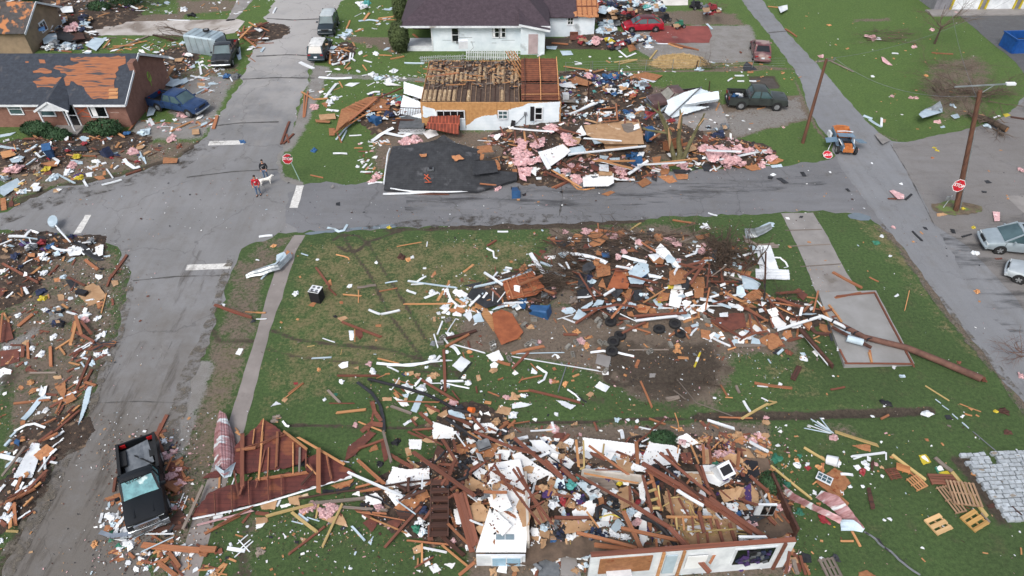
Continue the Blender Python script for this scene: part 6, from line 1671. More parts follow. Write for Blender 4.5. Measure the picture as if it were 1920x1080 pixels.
parse('''
p 945 235 1060 195 18 r
p 840 80 970 125 8 r
p 850 88 1060 150 10 d
p 1050 60 1080 130 10 b
p 1080 100 1095 150 10 b
p 860 190 890 165 14 w
p 765 310 915 270 16 w
p 630 280 655 320 16 w
p 350 280 410 225 16 w
p 425 225 560 295 12 b
p 300 20 360 32 10 w
p 190 60 285 5 12 b
p 620 90 720 92 12 o
p 500 80 600 95 10 t
p 0 20 130 40 22 b
p 830 1010 955 835 22 r
p 805 1070 840 980 16 r
p 640 870 735 945 22 o
p 510 1000 640 1065 14 r
p 430 635 525 735 10 w .5
p 70 695 200 700 18 w
p 180 700 320 720 10 b
p 20 900 180 985 16 r
p 130 960 290 1045 16 r
p 370 985 440 910 16 r
p 780 845 830 838 10 b
p 190 885 205 850 14 o
p 200 160 270 110 10 b
p 270 70 300 100 14 w
p 680 180 740 165 20 w
p 765 155 800 145 16 w
p 200 60 270 20 10 w
p 800 190 850 260 10 w
p 150 450 110 465 10 t
s O 1225 100 1335 105 1325 140 1220 145
s t 0 60 90 40 120 80 20 110
s b 70 115 140 85 185 95 140 135 90 138
s b 0 320 130 255 165 300 30 390 0 370
s O 700 245 770 235 790 260 740 270
s O 300 145 420 125 430 165 370 168
s R 320 205 380 190 390 225 330 230
s k 460 20 640 15 660 50 480 50
s b 520 110 620 130 620 150 560 150
s w 640 220 690 210 690 245 650 245
s w 240 310 310 320 290 350 250 355
s c 400 340 420 335 440 360 400 362
s W 420 335 470 335 440 355
s k 490 1020 560 1010 590 1060 530 1080
s c 630 1075 700 1040 740 1080
s W 710 750 775 755 770 830 740 840 715 800
s w 500 800 560 770 640 780 600 830 520 840
s O 400 1010 450 1000 455 1030 410 1035
s O 205 820 260 818 260 845 210 845
s W 715 975 770 985 770 1000 740 1020 715 1000
s c 830 1025 880 1020 890 1050 850 1070
s O 0 410 40 400 50 490 10 500
s R 65 430 100 425 100 465 70 470
s c 20 775 60 800 50 815 15 790
s x 290 735 340 730 340 750 300 755
s b 140 350 200 330 200 370 150 375
s O 770 205 790 200 795 230 770 235
l 575 92 22 Y
l 345 190 25 Y
l 600 255 22 Y
l 275 185 35 g
l 330 970 22 w
l 235 780 30 S
l 345 865 18 w
l 115 840 22 N
l 185 750 25 P
l 600 235 20 P
l 545 160 35 p
l 100 200 60 p
l 50 250 45 S
l 515 215 30 w
l 400 260 30 b
l 470 1000 18 b
l 160 360 22 w
l 310 740 25 x
l 370 770 25 B
l 440 820 25 b
l 320 840 25 w
l 290 860 20 o
l 680 730 25 S
l 1000 60 30 p
l 1345 20 22 r
t 22 w 930 115 960 150 1010 185 1050 170
t 20 w 420 160 440 130 400 105
t 24 k 560 740 620 760 660 800 690 840 760 860
t 14 k 570 770 640 820 720 870 780 870
t 18 w 660 790 690 830 730 820
t 14 b 330 60 350 80 300 105
t 18 w 370 760 420 790 470 800 540 800
t 14 w 190 690 230 650 290 670
t 22 w 540 770 600 790 640 830
''',0,270)
parse('''
p 410 235 505 255 10 o
p 580 74 685 76 14 w
p 25 700 125 690 18 w
p 0 870 25 876 10 w
p 450 930 555 1075 18 r
p 40 1015 105 950 12 b
p 140 905 220 830 10 b
p 340 822 390 838 10 b
p 1060 770 1240 738 8 t
p 1735 765 1800 725 18 r
p 1812 660 1890 660 14 w
p 1280 770 1285 735 8 w
p 1140 1030 1500 1080 14 b
p 1165 1055 1260 1050 12 w
p 1715 970 1850 1060 20 w
p 1640 1075 1920 1010 18 b
p 1780 1000 1810 965 16 w
p 1680 300 1800 310 12 o .6
p 1140 1030 1220 1040 16 w
p 1870 930 1920 940 18 w
p 970 1045 1060 1030 10 b
p 1000 370 1440 380 10 r
p 1680 180 1690 190 8 w
s b 155 830 210 808 240 850 200 888 150 870
s O 210 830 235 795 275 820 240 850
s b 0 940 170 905 175 930 100 950 0 970
s O 1310 990 1345 950 1350 975 1320 1005
s O 520 1050 560 1010 570 1060
s k 1560 1060 1700 1030 1640 1080
s C 560 320 580 300 585 325 568 330
s k 600 440 630 435 630 460 600 458
s W 690 1060 710 1050 720 1070 700 1080
l 995 627 16 Y
l 460 868 10 w
l 130 765 16 t
l 1265 932 12 w
l 900 890 12 w
l 1140 870 18 t
l 1170 850 14 w
l 1810 320 50 p
l 910 250 40 p
l 870 280 25 p
l 430 50 20 B
l 1085 850 30 d
l 700 1065 18 w
l 760 170 12 w
t 18 b 535 630 590 640 620 660 660 650 685 605
t 12 w 1730 785 1780 810 1785 855 1810 860
t 12 b 60 930 150 900 220 820
t 8 t 600 830 690 855 700 870
t 22 g 760 1080 900 1060
t 14 w 840 300 900 290 950 290
''',480,270)
parse('''
p 1205 573 1370 598 14 o
p 890 645 965 595 14 y
p 630 645 810 672 18 o
p 945 675 980 645 10 t
p 1270 670 1285 720 14 t
p 735 640 790 590 10 g
p 1725 845 1890 795 20 w
p 1770 845 1730 965 16 r
p 1600 935 1880 1030 12 r .3
p 1490 1035 1700 1038 16 r
p 135 820 240 975 34 w
p 160 820 260 890 12 r
p 210 890 300 920 20 b
p 260 960 400 990 18 b
p 500 970 570 1080 14 r .7
p 730 660 740 660 8 r
p 970 740 1080 810 14 o .8
p 1290 920 1440 880 24 r .8
p 1250 900 1450 945 18 r .9
p 1480 900 1460 1080 12 r .7
p 1340 1050 1440 900 24 r .8
p 1290 1000 1420 910 20 r .9
p 1500 990 1610 910 8 g .5
p 1360 885 1500 872 12 b .7
p 1370 830 1390 790 12 w .6
p 350 900 400 940 14 w .4
p 405 890 430 940 16 w .4
p 400 1000 430 1000 8 t
p 50 1060 230 990 22 o .6
p 880 990 1090 1045 18 r .7
p 780 920 900 940 18 w .6
p 320 335 430 280 18 r
p 300 330 440 270 14 o
p 250 210 440 290 18 r .4
p 300 200 520 330 14 t .4
p 410 140 550 60 14 r .8
p 380 140 470 210 12 r .6
p 210 60 280 190 34 w 1.0
p 600 130 920 130 16 t .9
p 650 120 910 190 16 t .9
p 870 230 1020 130 26 w .6
p 430 80 1000 20 18 w 1.3
p 960 160 1400 110 14 t .8
p 930 160 1300 140 16 w .9
p 1450 50 1720 60 20 w .8
p 1820 10 1870 60 18 o .8
p 1560 120 1900 50 20 w .6
s W 200 60 300 30 380 0 440 50 400 90 270 180
s c 350 -10 440 40 420 60 360 20
s W 525 185 760 190 765 290 720 315 535 318
s c 650 205 750 205 755 235 650 235
s S 590 240 640 240 665 275 620 270
s w 650 150 725 155 725 205 655 200
s R 480 150 500 140 530 180 470 210
s R 590 150 650 150 650 205 600 190
s R 725 170 870 190 860 250 760 215
s b 655 75 730 90 720 120 660 105
s b 730 105 810 100 800 135 740 130
s b 430 30 530 10 560 60 420 90
s c 1280 30 1390 -10 1390 40 1320 60
s W 1160 70 1330 60 1320 100 1180 95
s O 1050 100 1120 90 1110 130 1060 140
s O 1110 200 1140 170 1185 190 1170 225 1120 230
s O 1090 240 1200 240 1240 280 1180 295
s O 1220 225 1320 225 1320 260 1240 265
s O 940 290 1000 250 1050 290 980 325
s k 1200 190 1340 190 1330 215 1220 215
s k 1040 220 1090 240 1085 280 1050 265
s k 1420 150 1500 140 1500 210 1440 200
s O 1740 170 1830 150 1870 190 1800 200
s O 670 375 740 350 775 360 720 388
s c 690 0 940 0 950 20 700 40
s W 130 180 185 170 180 240 150 220
s p 40 170 90 180 110 280 60 260
s w 180 248 220 248 220 265 185 265
s k 0 220 40 230 30 280 0 280
s O 0 190 40 185 40 215 10 220
s O 590 660 650 645 715 690 640 745 600 715
s O 400 850 480 780 485 810 420 890
s W 260 840 330 835 320 860 270 865
s B 670 815 730 815 730 850 680 850
s W 1065 800 1115 745 1175 800 1265 925 1240 930
s w 1020 830 1090 820 1140 860 1080 900
s O 1025 850 1080 825 1140 870 1130 900 1060 890
s b 870 960 950 885 1020 900 1030 960 960 1010 890 990
s b 870 1000 1020 1010 980 1050 890 1045
s B 950 990 1010 965 1010 985 960 1008
s O 625 895 735 895 740 980 640 1000
s Z 715 1080 780 930 840 950 880 1050 870 1085
s k 765 1050 790 1045 800 1070 780 1078
s O 645 1065 680 1000 705 1080
s k 500 1000 580 970 640 1010 600 1080 490 1070
s O 1180 960 1240 920 1320 960 1300 1040 1180 1060
s O 1365 990 1440 1000 1450 1080 1360 1085
s b 1720 985 1760 980 1870 1050 1840 1090 1740 1085
s W 1225 1030 1290 1040 1300 1085 1210 1085
s w 1825 935 1920 940 1920 1010 1830 1005
s O 1370 690 1430 680 1485 665 1470 700 1400 720
s W 1590 955 1610 960 1608 985 1590 985
s W 1630 965 1670 965 1665 995 1635 990
s b 1700 910 1725 915 1720 940 1700 935
s k 330 735 350 735 380 765 340 755
s W 840 665 900 650 925 675 880 690
s w 1030 632 1065 635 1060 655 1035 652
s w 1020 970 1120 990 1110 1010 1030 1000
s b 0 990 150 945 160 960 0 1010
s b 60 940 150 930 150 950 60 965
s c 1100 670 1125 670 1120 700 1100 700
s d 880 1040 980 1040 980 1075 890 1070
l 40 130 60 p
l 110 150 70 p
l 130 200 55 p
l 100 80 50 p
l 30 60 45 p
l 210 110 45 p
l 490 260 45 p
l 500 290 40 p
l 800 200 45 p
l 430 160 40 p
l 400 210 40 p
l 1500 90 60 p
l 1560 60 60 p
l 1640 110 60 p
l 1700 130 50 p
l 1600 150 50 p
l 1880 155 35 p
l 1300 170 45 p
l 1150 170 35 p
l 1780 60 45 p
l 1460 40 50 p
l 1690 40 40 p
l 840 250 40 p
l 560 650 40 p
l 400 660 20 p
l 1190 720 40 p
l 1240 750 30 p
l 950 740 30 p
l 790 850 35 p
l 840 810 25 p
l 1440 790 45 p
l 760 690 35 p
l 60 0 60 p
l 200 0 50 p
l 880 95 50 B
l 910 110 40 B
l 960 80 30 w
l 1450 630 40 w
l 340 200 30 b
l 400 240 40 S
l 90 382 14 K
l 370 360 10 K
l 560 1010 60 K
l 1190 1075 25 Y
t 36 w 370 820 480 830 600 850 710 895
t 30 w 825 840 920 870 1010 890
t 16 w 1300 850 1380 820 1390 785
t 14 w 1030 990 1120 1005
t 10 w 1470 520 1500 530 1540 540
t 14 w 610 120 700 140 800 170 890 190
t 12 t 440 290 490 340 560 345 620 330
t 20 w 750 260 810 270 920 270
t 20 w 1170 75 1320 80
t 6 g 1000 90 1100 180 1160 160
t 12 o 1580 120 1700 180 1760 160
''',960,270)
parse('''
p 485 965 700 1080 22 o
p 900 413 960 415 12 r
p 1030 420 1075 380 16 k
p 1080 655 1155 728 12 k
p 0 945 160 975 10 w
p 0 970 160 1010 10 w
p 0 120 110 130 10 o
p 760 1000 830 1035 10 o
s p 910 350 940 343 1022 380 1020 410 975 412
s p 1685 505 1740 510 1740 575 1700 578
s c 1265 520 1310 515 1350 530 1270 545
s k 240 210 270 208 290 240 260 240
s k 60 255 100 252 155 290 120 293
s k 580 335 600 332 620 355 600 352
s k 1365 635 1400 640 1408 670 1380 665
s k 1160 620 1190 625 1200 645 1175 640
s k 1620 275 1650 270 1680 290 1640 295
s k 1600 350 1640 355 1640 365 1610 362
s k 0 240 40 245 30 262 0 258
s k 1450 690 1530 670 1530 680 1460 700
s k 240 540 265 538 260 552 235 552
s W 130 548 160 552 165 566 140 562
s w -90 760 20 760 80 940 -60 940
s w 0 945 155 942 162 1018 0 1012
s R 1700 855 1760 852 1755 865 1710 865
s g 0 740 80 755 80 778 0 782
s O 0 90 50 95 120 120 60 150 0 150
s b 20 160 100 150 110 170 30 178
l 25 100 40 p
l 0 60 30 p
l 660 38 16 p
l 1900 200 20 p
l 940 625 14 p
l 855 692 14 w
l 810 745 20 G
l 35 230 14 w
l 465 212 8 w
l 1250 30 10 Y
l 1265 50 10 Y
l 1230 105 10 o
l 915 840 10 w
l 780 145 8 w
l 1460 485 14 Y
l 1550 820 20 w
l 1000 300 8 w
l 1540 628 12 Y
t 10 w 50 855 90 855 130 890 148 925 120 930
t 40 b -90 690 -60 640 20 600 40 610
t 34 b 0 620 35 610
''',1440,270)
parse('''
p 140 290 250 200 26 o
p 380 440 385 590 20 o
p 210 410 215 530 16 o
p 175 440 170 520 22 r
p 225 640 425 638 14 g
p 570 215 610 350 22 o .3
p 530 425 575 250 20 t .3
p 540 330 560 250 12 o .3
p 610 250 690 350 18 r .3
p 570 335 710 410 20 r .2
p 575 770 680 520 18 r
p 640 710 690 615 20 r
p 640 710 720 735 18 o
p 105 870 380 840 16 o
p 420 940 465 845 12 o
p 415 1080 600 920 16 r
p 310 1030 420 980 14 o
p 440 1030 580 890 12 o
p 470 1000 600 880 14 t
p 420 460 530 390 14 t
p 450 450 490 505 14 t
p 500 180 570 200 14 w
p 0 400 20 190 12 o .3
p 30 190 70 260 12 t
p 1615 130 1890 225 22 x
p 1615 132 1890 226 20 r .08
p 1840 180 1920 185 8 t
p 1195 1080 1255 955 26 r
p 1765 1050 1790 1080 10 t
p 80 430 170 430 12 r
p 160 0 170 50 10 o
p 610 390 620 400 14 t
p 760 190 800 40 8 t
p 360 50 370 80 10 t
p 400 150 480 160 8 b
p 520 560 600 580 12 t
p 560 610 600 600 10 b
p 610 560 635 595 12 b
s R 0 230 70 250 100 380 0 410
s R 0 470 145 455 145 550 0 590
s W 0 610 30 595 90 615 80 645 30 645 0 675
s W 1765 495 1790 450 1825 455 1800 505
s O 410 740 490 700 495 770 480 830 450 800
s O 480 780 530 770 575 830 520 860 470 850
s O 205 785 240 750 290 745 270 775
s O 135 750 150 725 180 745 160 765
s b 585 1030 600 960 640 780 655 735 688 740 670 840 620 970
s O 720 110 770 95 775 130 730 150
s c 590 60 580 20 670 -10 740 -20 800 60 730 110 670 135
s W 615 180 630 145 655 150 645 190
s c 430 50 480 40 480 90 440 95
s W 290 260 320 240 335 250 300 268
s w 1660 115 1690 120 1680 145
s w 310 730 290 800 330 830 345 790
s c 395 660 460 655 465 680 410 685
s R 0 0 40 0 30 40 0 70
s O 150 1000 190 990 190 1020 155 1030
s b 180 560 205 550 205 570 190 580
l 325 80 26 Y
l 730 228 22 w
l 780 345 18 w
l 138 208 18 w
l 340 165 18 w
l 440 170 45 w
l 380 180 35 N
l 450 260 45 K
l 640 205 28 w
l 580 705 16 w
l 340 920 18 w
l 230 710 20 t
l 240 450 18 w
l 400 370 18 w
l 60 450 16 w
l 310 500 20 w
l 790 480 22 w
l 740 500 22 w
l 690 570 20 b
l 820 505 10 w
l 640 240 30 p
l 310 30 30 N
l 1900 250 14 k
t 34 b 175 990 240 920 300 840 350 820
t 14 w 110 1080 200 1030 260 1020 340 1050
t 16 w 300 830 380 825
t 20 w 345 740 335 790 300 840
t 10 k 690 430 780 410 860 410
t 10 d 680 400 760 430 860 440
t 10 k 700 470 780 430 870 430
''',0,540)
parse('''
p 545 0 600 55 14 r
p 650 50 790 62 12 t
p 770 20 768 110 8 t
p 920 28 1060 2 10 o
p 1115 122 1490 118 14 t
p 845 165 930 200 18 w
p 940 200 1078 170 18 w
p 640 255 935 370 20 r
p 740 310 742 405 8 t
p 740 340 780 385 8 r
p 500 378 590 408 8 w
p 385 440 440 432 5 y
p 635 500 645 460 4 y
p 420 530 565 522 12 b
p 915 530 1070 568 12 t
p 995 595 1070 630 12 w
p 610 660 930 660 18 r
p 900 680 995 640 8 t
p 1200 665 1500 850 20 r
p 1408 470 1420 780 24 r
p 540 770 630 862 20 g
p 550 866 740 866 10 r
p 605 940 825 915 20 t
p 245 795 355 715 14 o
p 215 830 345 725 8 t
p 1470 770 1525 840 12 r
p 1015 890 1165 945 22 g
p 1165 980 1205 1035 18 r
p 1175 1068 1330 1055 16 r
p 1230 940 1320 1025 26 r
p 1270 880 1380 930 20 r
p 1440 960 1620 1030 22 r
p 1420 445 1600 350 22 o .15
p 1430 380 1660 320 26 d .15
p 1500 85 1570 130 20 t
p 1600 140 1680 60 20 w .2
p 1390 700 1560 700 18 w
p 1260 720 1390 715 8 w
p 1335 350 1365 450 12 w
p 1395 355 1440 420 14 w
p 1480 425 1720 490 10 w
p 1380 540 1470 545 8 w
p 1520 680 1620 560 6 k
p 1050 850 1370 858 10 o .3
p 770 1005 945 1075 12 t
p 1620 970 1720 1080 20 r .15
p 1590 400 1605 455 16 r
p 1650 740 1660 790 14 r
p 1810 550 1910 580 24 o
p 1815 690 1855 675 14 o
p 1830 1060 1890 1010 26 o
p 1360 350 1400 250 14 w
p 1430 340 1500 230 8 w
p 1105 575 1450 545 10 w
p 0 185 75 187 12 t
p 0 235 80 232 8 w
p 1840 1060 1880 1080 14 w
s c 610 225 665 208 690 225 640 250
s w 695 320 730 318 735 345 730 390 705 390
s R 745 315 800 305 800 360 780 385 740 350
s w 1470 580 1540 510 1610 555 1540 630
s W 1725 505 1820 465 1860 540 1770 550
s W 1755 575 1785 550 1820 570 1800 605 1765 605
s b 1160 920 1215 800 1260 810 1205 935
s W 1025 815 1130 850 1150 880 1100 890
s b 1090 800 1150 790 1130 830
s c 1030 680 1085 690 1080 725 1045 720
s c 945 820 1020 820 1015 845 950 845
s c 1360 950 1430 910 1440 950 1400 975
s c 1280 900 1330 880 1360 920 1310 950
s c 1800 935 1825 880 1915 900 1900 955
s W 1325 1000 1480 1050 1480 1090 1325 1090
s W 1640 1020 1770 1010 1820 1060 1800 1090 1650 1080
s b 1440 920 1490 905 1560 950 1570 980 1450 955
s W 1705 940 1745 925 1760 960
s O 895 275 940 272 940 290 900 290
s O 390 130 440 95 460 105 430 140
s k 1580 60 1620 0 1700 10 1860 70 1840 120 1720 150 1640 100
s w 1375 150 1410 120 1460 150 1420 170
s W 1475 190 1500 175 1545 180 1540 213 1475 205
s w 1560 200 1600 150 1625 220 1600 250
s b 1625 210 1680 180 1710 250 1640 260
s O 1445 160 1500 145 1575 165 1560 185 1460 180
s b 1765 165 1850 115 1900 130 1780 165
s c 1325 215 1345 215 1350 250 1328 250
s k 1640 120 1700 180 1690 190 1640 150
s Z 1770 190 1840 160 1920 190 2005 330 1960 380 1840 425 1790 330
s t 1635 115 1695 90 1825 295 1780 325
s W 615 580 650 555 690 550 690 590 640 605
s c 730 600 770 585 770 610
s w 110 890 150 850 190 870 130 880
s c 190 840 210 820 240 830 215 860
s w 1755 420 1800 415 1800 432 1758 435
s x 280 710 312 705 315 720 290 726
s k 1490 890 1540 870 1560 900 1500 910
s c 1680 650 1650 655 1660 700 1690 690
l 1475 860 35 p
l 850 570 22 p
l 1140 650 42 c
l 1310 655 45 c
l 1300 695 25 w
l 1590 715 28 w
l 745 1028 16 p
l 300 45 25 w
l 595 215 14 K
l 470 610 16 t
l 640 703 18 w
l 515 837 12 w
l 880 630 25 w
l 1320 525 25 w
l 1330 420 20 S
l 1430 480 16 w
l 1320 30 25 w
l 1575 75 22 b
l 1130 745 30 w
l 1240 755 30 w
l 1270 950 18 w
l 1410 740 35 w
l 1780 620 25 c
l 1885 820 25 p
l 1460 355 30 w
l 1280 595 14 w
l 1600 480 20 t
l 1800 1000 25 c
l 595 800 14 G
l 150 980 40 g
l 640 110 14 o
t 10 k 755 710 870 790
t 22 k 760 710 870 790 930 880 955 980 962 1080
t 20 w 905 568 1010 578 1150 585 1260 565 1350 545 1385 510
t 16 w 1435 20 1460 90 1520 140 1560 140 1590 100
t 24 w 1440 425 1490 450 1525 500
t 8 w 1400 715 1500 735 1600 755
t 14 w 200 1000 225 1035 250 1040
t 16 w 1130 20 1200 45
t 14 r 840 1080 870 1000 880 920 860 860
t 40 r 790 1080 870 1020 960 1030
t 30 r 870 850 890 930 940 1000
''',480,540)
parse('''
p 0 495 240 440 26 o
p 5 605 125 485 22 r
p 70 690 225 658 12 o
p 140 565 190 620 8 o
p 0 515 660 625 9 w
p 0 495 390 485 8 b
p 130 770 510 862 20 r
p 45 778 160 770 14 o
p 965 705 1050 900 16 o
p 415 560 345 780 4 S
p 875 465 1170 465 10 g
p 385 352 490 352 20 r
p 380 280 415 335 7 t
p 1025 980 1150 1025 16 o
p 1040 1075 1145 985 16 r
p 955 1045 1080 1070 12 w
p 140 1075 330 1062 14 w
p 300 1010 320 1080 22 w
p 615 1010 640 1075 18 r
p 1565 730 1615 815 14 o
p 1600 822 1655 825 8 t
p 1680 735 1705 790 20 g
p 1815 715 1920 735 22 o
p 1840 735 1920 742 10 w
p 1870 825 1920 850 10 w
p 1735 850 1785 930 18 w
p 1725 982 1920 870 18 y
p 1555 970 1800 978 12 o
p 1465 995 1670 1060 22 w
p 1210 765 1300 835 10 g
p 1490 240 1730 380 20 r .25
p 1705 400 1790 325 12 r .2
p 1500 375 1640 440 16 w .05
p 1620 465 1680 445 12 t
p 1180 365 1255 320 18 o .2
p 1300 340 1330 385 14 o .2
p 830 340 1000 260 18 r .25
p 860 280 1045 340 14 o .15
p 745 230 860 95 20 o .5
p 480 265 640 160 22 r .3
p 530 170 800 125 20 r .5
p 800 130 940 145 18 r .5
p 340 235 460 200 7 w .1
p 380 225 480 265 12 w .1
p 920 215 1310 190 20 r .4
p 930 250 1240 215 22 w .4
p 810 195 930 250 8 w .4
p 800 232 890 232 18 r .2
p 1265 130 1600 135 8 w .2
p 1450 165 1480 0 14 o .6
p 590 485 690 472 14 w
p 1010 0 1080 60 10 t .5
p 980 115 1150 10 12 t .6
p 565 0 620 90 18 r .7
p 600 0 660 50 14 r .7
p 690 60 770 10 20 w .6
p 240 15 320 45 18 o .5
p 0 150 40 130 16 b .3
p 1510 120 1650 80 14 r .4
p 1410 85 1500 95 28 w .3
p 1480 75 1550 55 18 w .3
p 1500 100 1640 150 22 b .3
p 1760 150 1920 250 14 o .5
p 1780 200 1800 340 16 r .4
p 1810 200 1880 320 14 r .4
p 1790 345 1920 325 14 r .4
p 1740 150 1880 230 12 r .6
p 1240 690 1380 860 5 g
p 1380 860 1650 960 5 g
p 1590 60 1640 20 10 o .3
p 1190 1040 1250 1060 10 t
p 1155 835 1255 820 26 g
s B 30 100 110 75 100 155 30 150
s b 455 230 500 155 560 195 510 240
s b 515 150 600 100 610 115 560 155
s b 600 140 640 85 690 95 680 120
s W 1175 130 1195 0 1290 0 1270 100 1255 150
s W 1205 205 1290 205 1290 235 1210 240
s b 1055 90 1085 75 1150 145 1100 160
s O 1365 0 1440 0 1435 70 1370 75
s W 1295 40 1350 20 1360 50 1310 65
s O 840 60 870 0 900 10 890 90 850 90
s k 895 20 970 10 980 90 920 95
s k 480 10 560 0 590 50 500 70
s O 910 140 960 120 1040 140 1010 190 950 180
s O 1020 150 1070 150 1090 190 1030 190
s O 860 180 900 175 920 215 870 210
s O 1075 90 1130 10 1190 20 1170 90 1120 100
s O 690 0 830 0 820 45 740 30
s O 970 265 1025 255 1020 300 985 300
s O 1295 295 1340 290 1345 340 1300 340
s O 1415 310 1490 320 1480 385 1420 370
s O 1850 385 1920 345 1920 440 1880 420
s O 1700 90 1830 0 1870 30 1900 60 1820 110 1740 120
s O 1690 110 1760 90 1840 150 1740 145
s R 1510 260 1560 180 1740 190 1760 290 1600 330
s t 1750 290 1780 220 1920 300 1900 325
s W 1540 335 1570 325 1600 375 1580 390
s W 1480 350 1510 330 1530 335 1490 390
s W 1205 235 1250 245 1240 275 1210 275
s W 900 310 935 305 935 325 905 322
s W 1330 165 1370 165 1385 185 1345 200
s w 1460 150 1520 165 1510 190 1470 170
s w 1555 190 1620 180 1620 215 1560 215
s w 1620 105 1730 140 1700 155 1630 140
s b 1340 280 1400 260 1400 285 1350 295
s R 930 200 1080 215 1060 240 930 240
s w 620 740 655 700 735 740 700 780
s w 140 640 150 595 190 630 185 645
s W 0 640 20 615 50 640 20 655
s w 330 840 400 850 440 870 480 880 440 910 380 880
s c 555 800 590 775 615 790 590 820
s c 440 1025 490 1000 495 1025 450 1030
s c 250 1060 290 1015 350 1045 320 1080 260 1080
s w 0 870 60 855 150 870 100 890 0 905
s C 625 565 640 490 745 515 725 598
s C 1030 640 1080 640 1070 670 1030 670
s W 675 625 725 625 725 650 680 650
s W 790 1065 830 1060 830 1080 800 1080
s K 1960 10 1970 10 1965 20
s g 1155 838 1210 810 1260 830 1170 852
s O 1490 1020 1530 1030 1560 1060 1520 1040
s w 800 300 850 290 840 310
s g 1670 415 1920 420 1900 440 1680 440
l 205 405 20 p
l 650 455 16 o
l 1240 472 30 t
l 1240 435 20 t
l 145 295 25 c
l 480 330 25 t
l 510 400 35 p
l 560 435 25 t
l 20 820 30 c
l 100 810 35 w
l 290 700 16 p
l 400 720 20 t
l 330 945 14 w
l 500 845 14 w
l 785 990 16 b
l 870 990 14 w
l 940 1000 14 w
l 1130 95 40 Y
l 990 60 35 b
l 460 90 30 g
l 1520 825 12 w
l 310 1060 40 p
l 1560 270 18 b
l 250 60 25 S
l 740 150 40 b
l 930 1045 14 r
l 1270 1060 14 t
l 0 950 30 w
t 18 w 185 590 240 630 260 640 240 690 195 715
t 16 w 590 485 680 475 780 485 860 505 915 515
t 10 w 415 765 470 800 500 830
t 8 k 440 770 540 850 560 860
t 16 w 1390 300 1350 340 1340 360
t 8 w 1260 300 1310 340
t 4 t 1220 940 1245 1010 1250 1080
t 8 w 300 520 320 500 350 515
''',960,540)
parse('''
p 500 80 700 40 22 o .15
p 340 180 375 25 14 o .2
p 265 180 335 105 20 o .1
p 0 80 120 240 16 r .3
p 60 80 260 150 22 r .3
p 60 45 240 30 22 r .3
p 40 110 230 140 12 o .2
p 60 140 185 200 8 t .05
p 390 145 430 210 14 o .1
p 455 130 555 265 12 o .1
p 430 180 480 165 10 o .1
p 290 70 360 80 12 t
p 240 300 490 600 34 d .1
p 260 350 450 580 8 w .2
p 760 470 775 560 16 o .18
p 590 300 610 330 12 o .4
p 1060 455 1160 510 14 b
p 985 665 1025 665 20 b
p 1180 735 1355 845 9 y
p 470 765 575 745 14 r
p 845 985 905 955 16 o
p 0 735 180 755 22 o
p 0 880 65 855 14 y
p 0 845 60 860 12 y
p 240 210 255 150 22 w .3
p 70 320 400 215 22 w .55
p 400 215 580 300 24 w .5
p 480 300 620 350 30 b .45
p 1255 835 1295 865 6 b
p 1305 880 1355 915 6 b
p 1380 945 1425 985 6 b
p 1475 945 1530 960 10 t
p 1455 1010 1505 1055 8 b
p 1505 900 1530 920 14 t
p 0 535 20 565 10 b
p 1060 20 1025 170 5 t
p 1440 870 1600 930 4 t
p 235 590 185 690 42 d .02
p 340 380 385 360 10 t
p 350 395 390 415 10 t
p 70 500 110 465 20 b
s O 0 360 30 338 70 350 115 420 30 465 0 450
s k 20 480 80 455 110 460 60 500
s W 330 475 360 460 385 495 370 515
s b 575 400 600 370 695 400 680 440
s w 515 470 530 380 550 350 565 365 550 440 535 470
s R 190 20 230 0 300 50 265 95
s w 0 50 40 70 60 95 20 85
s W 60 300 20 230 60 200 140 270 110 310
s W 165 245 240 245 250 300 180 300
s W 635 510 655 520 650 528 640 522
s w 930 575 965 580 950 610 935 600
s w 945 60 975 42 985 55 960 68
s w 1440 965 1465 950 1480 955 1460 975
s b 1460 1010 1475 1015 1470 1030
s w 75 725 85 705 110 720 100 735
s c 20 480 40 470 60 475 40 490
s k 1320 955 1360 950 1390 985 1340 985
l 160 485 22 r
l 890 865 30 K
l 885 875 18 w
l 1190 940 30 w
l 785 962 10 w
l 1705 925 12 Y
l 1770 930 28 d
l 710 330 16 x
l 265 515 40 d
l 135 1030 8 w
l 490 660 8 w
l 1430 560 14 r
l 1570 30 20 t
l 1895 660 20 p
t 30 d 320 300 360 340 470 350
t 14 k 450 280 460 340 480 400
t 10 K 680 480 760 470 800 500
t 6 K 795 380 790 320 805 270
t 10 r 20 90 20 240 40 300
''',1440,540)
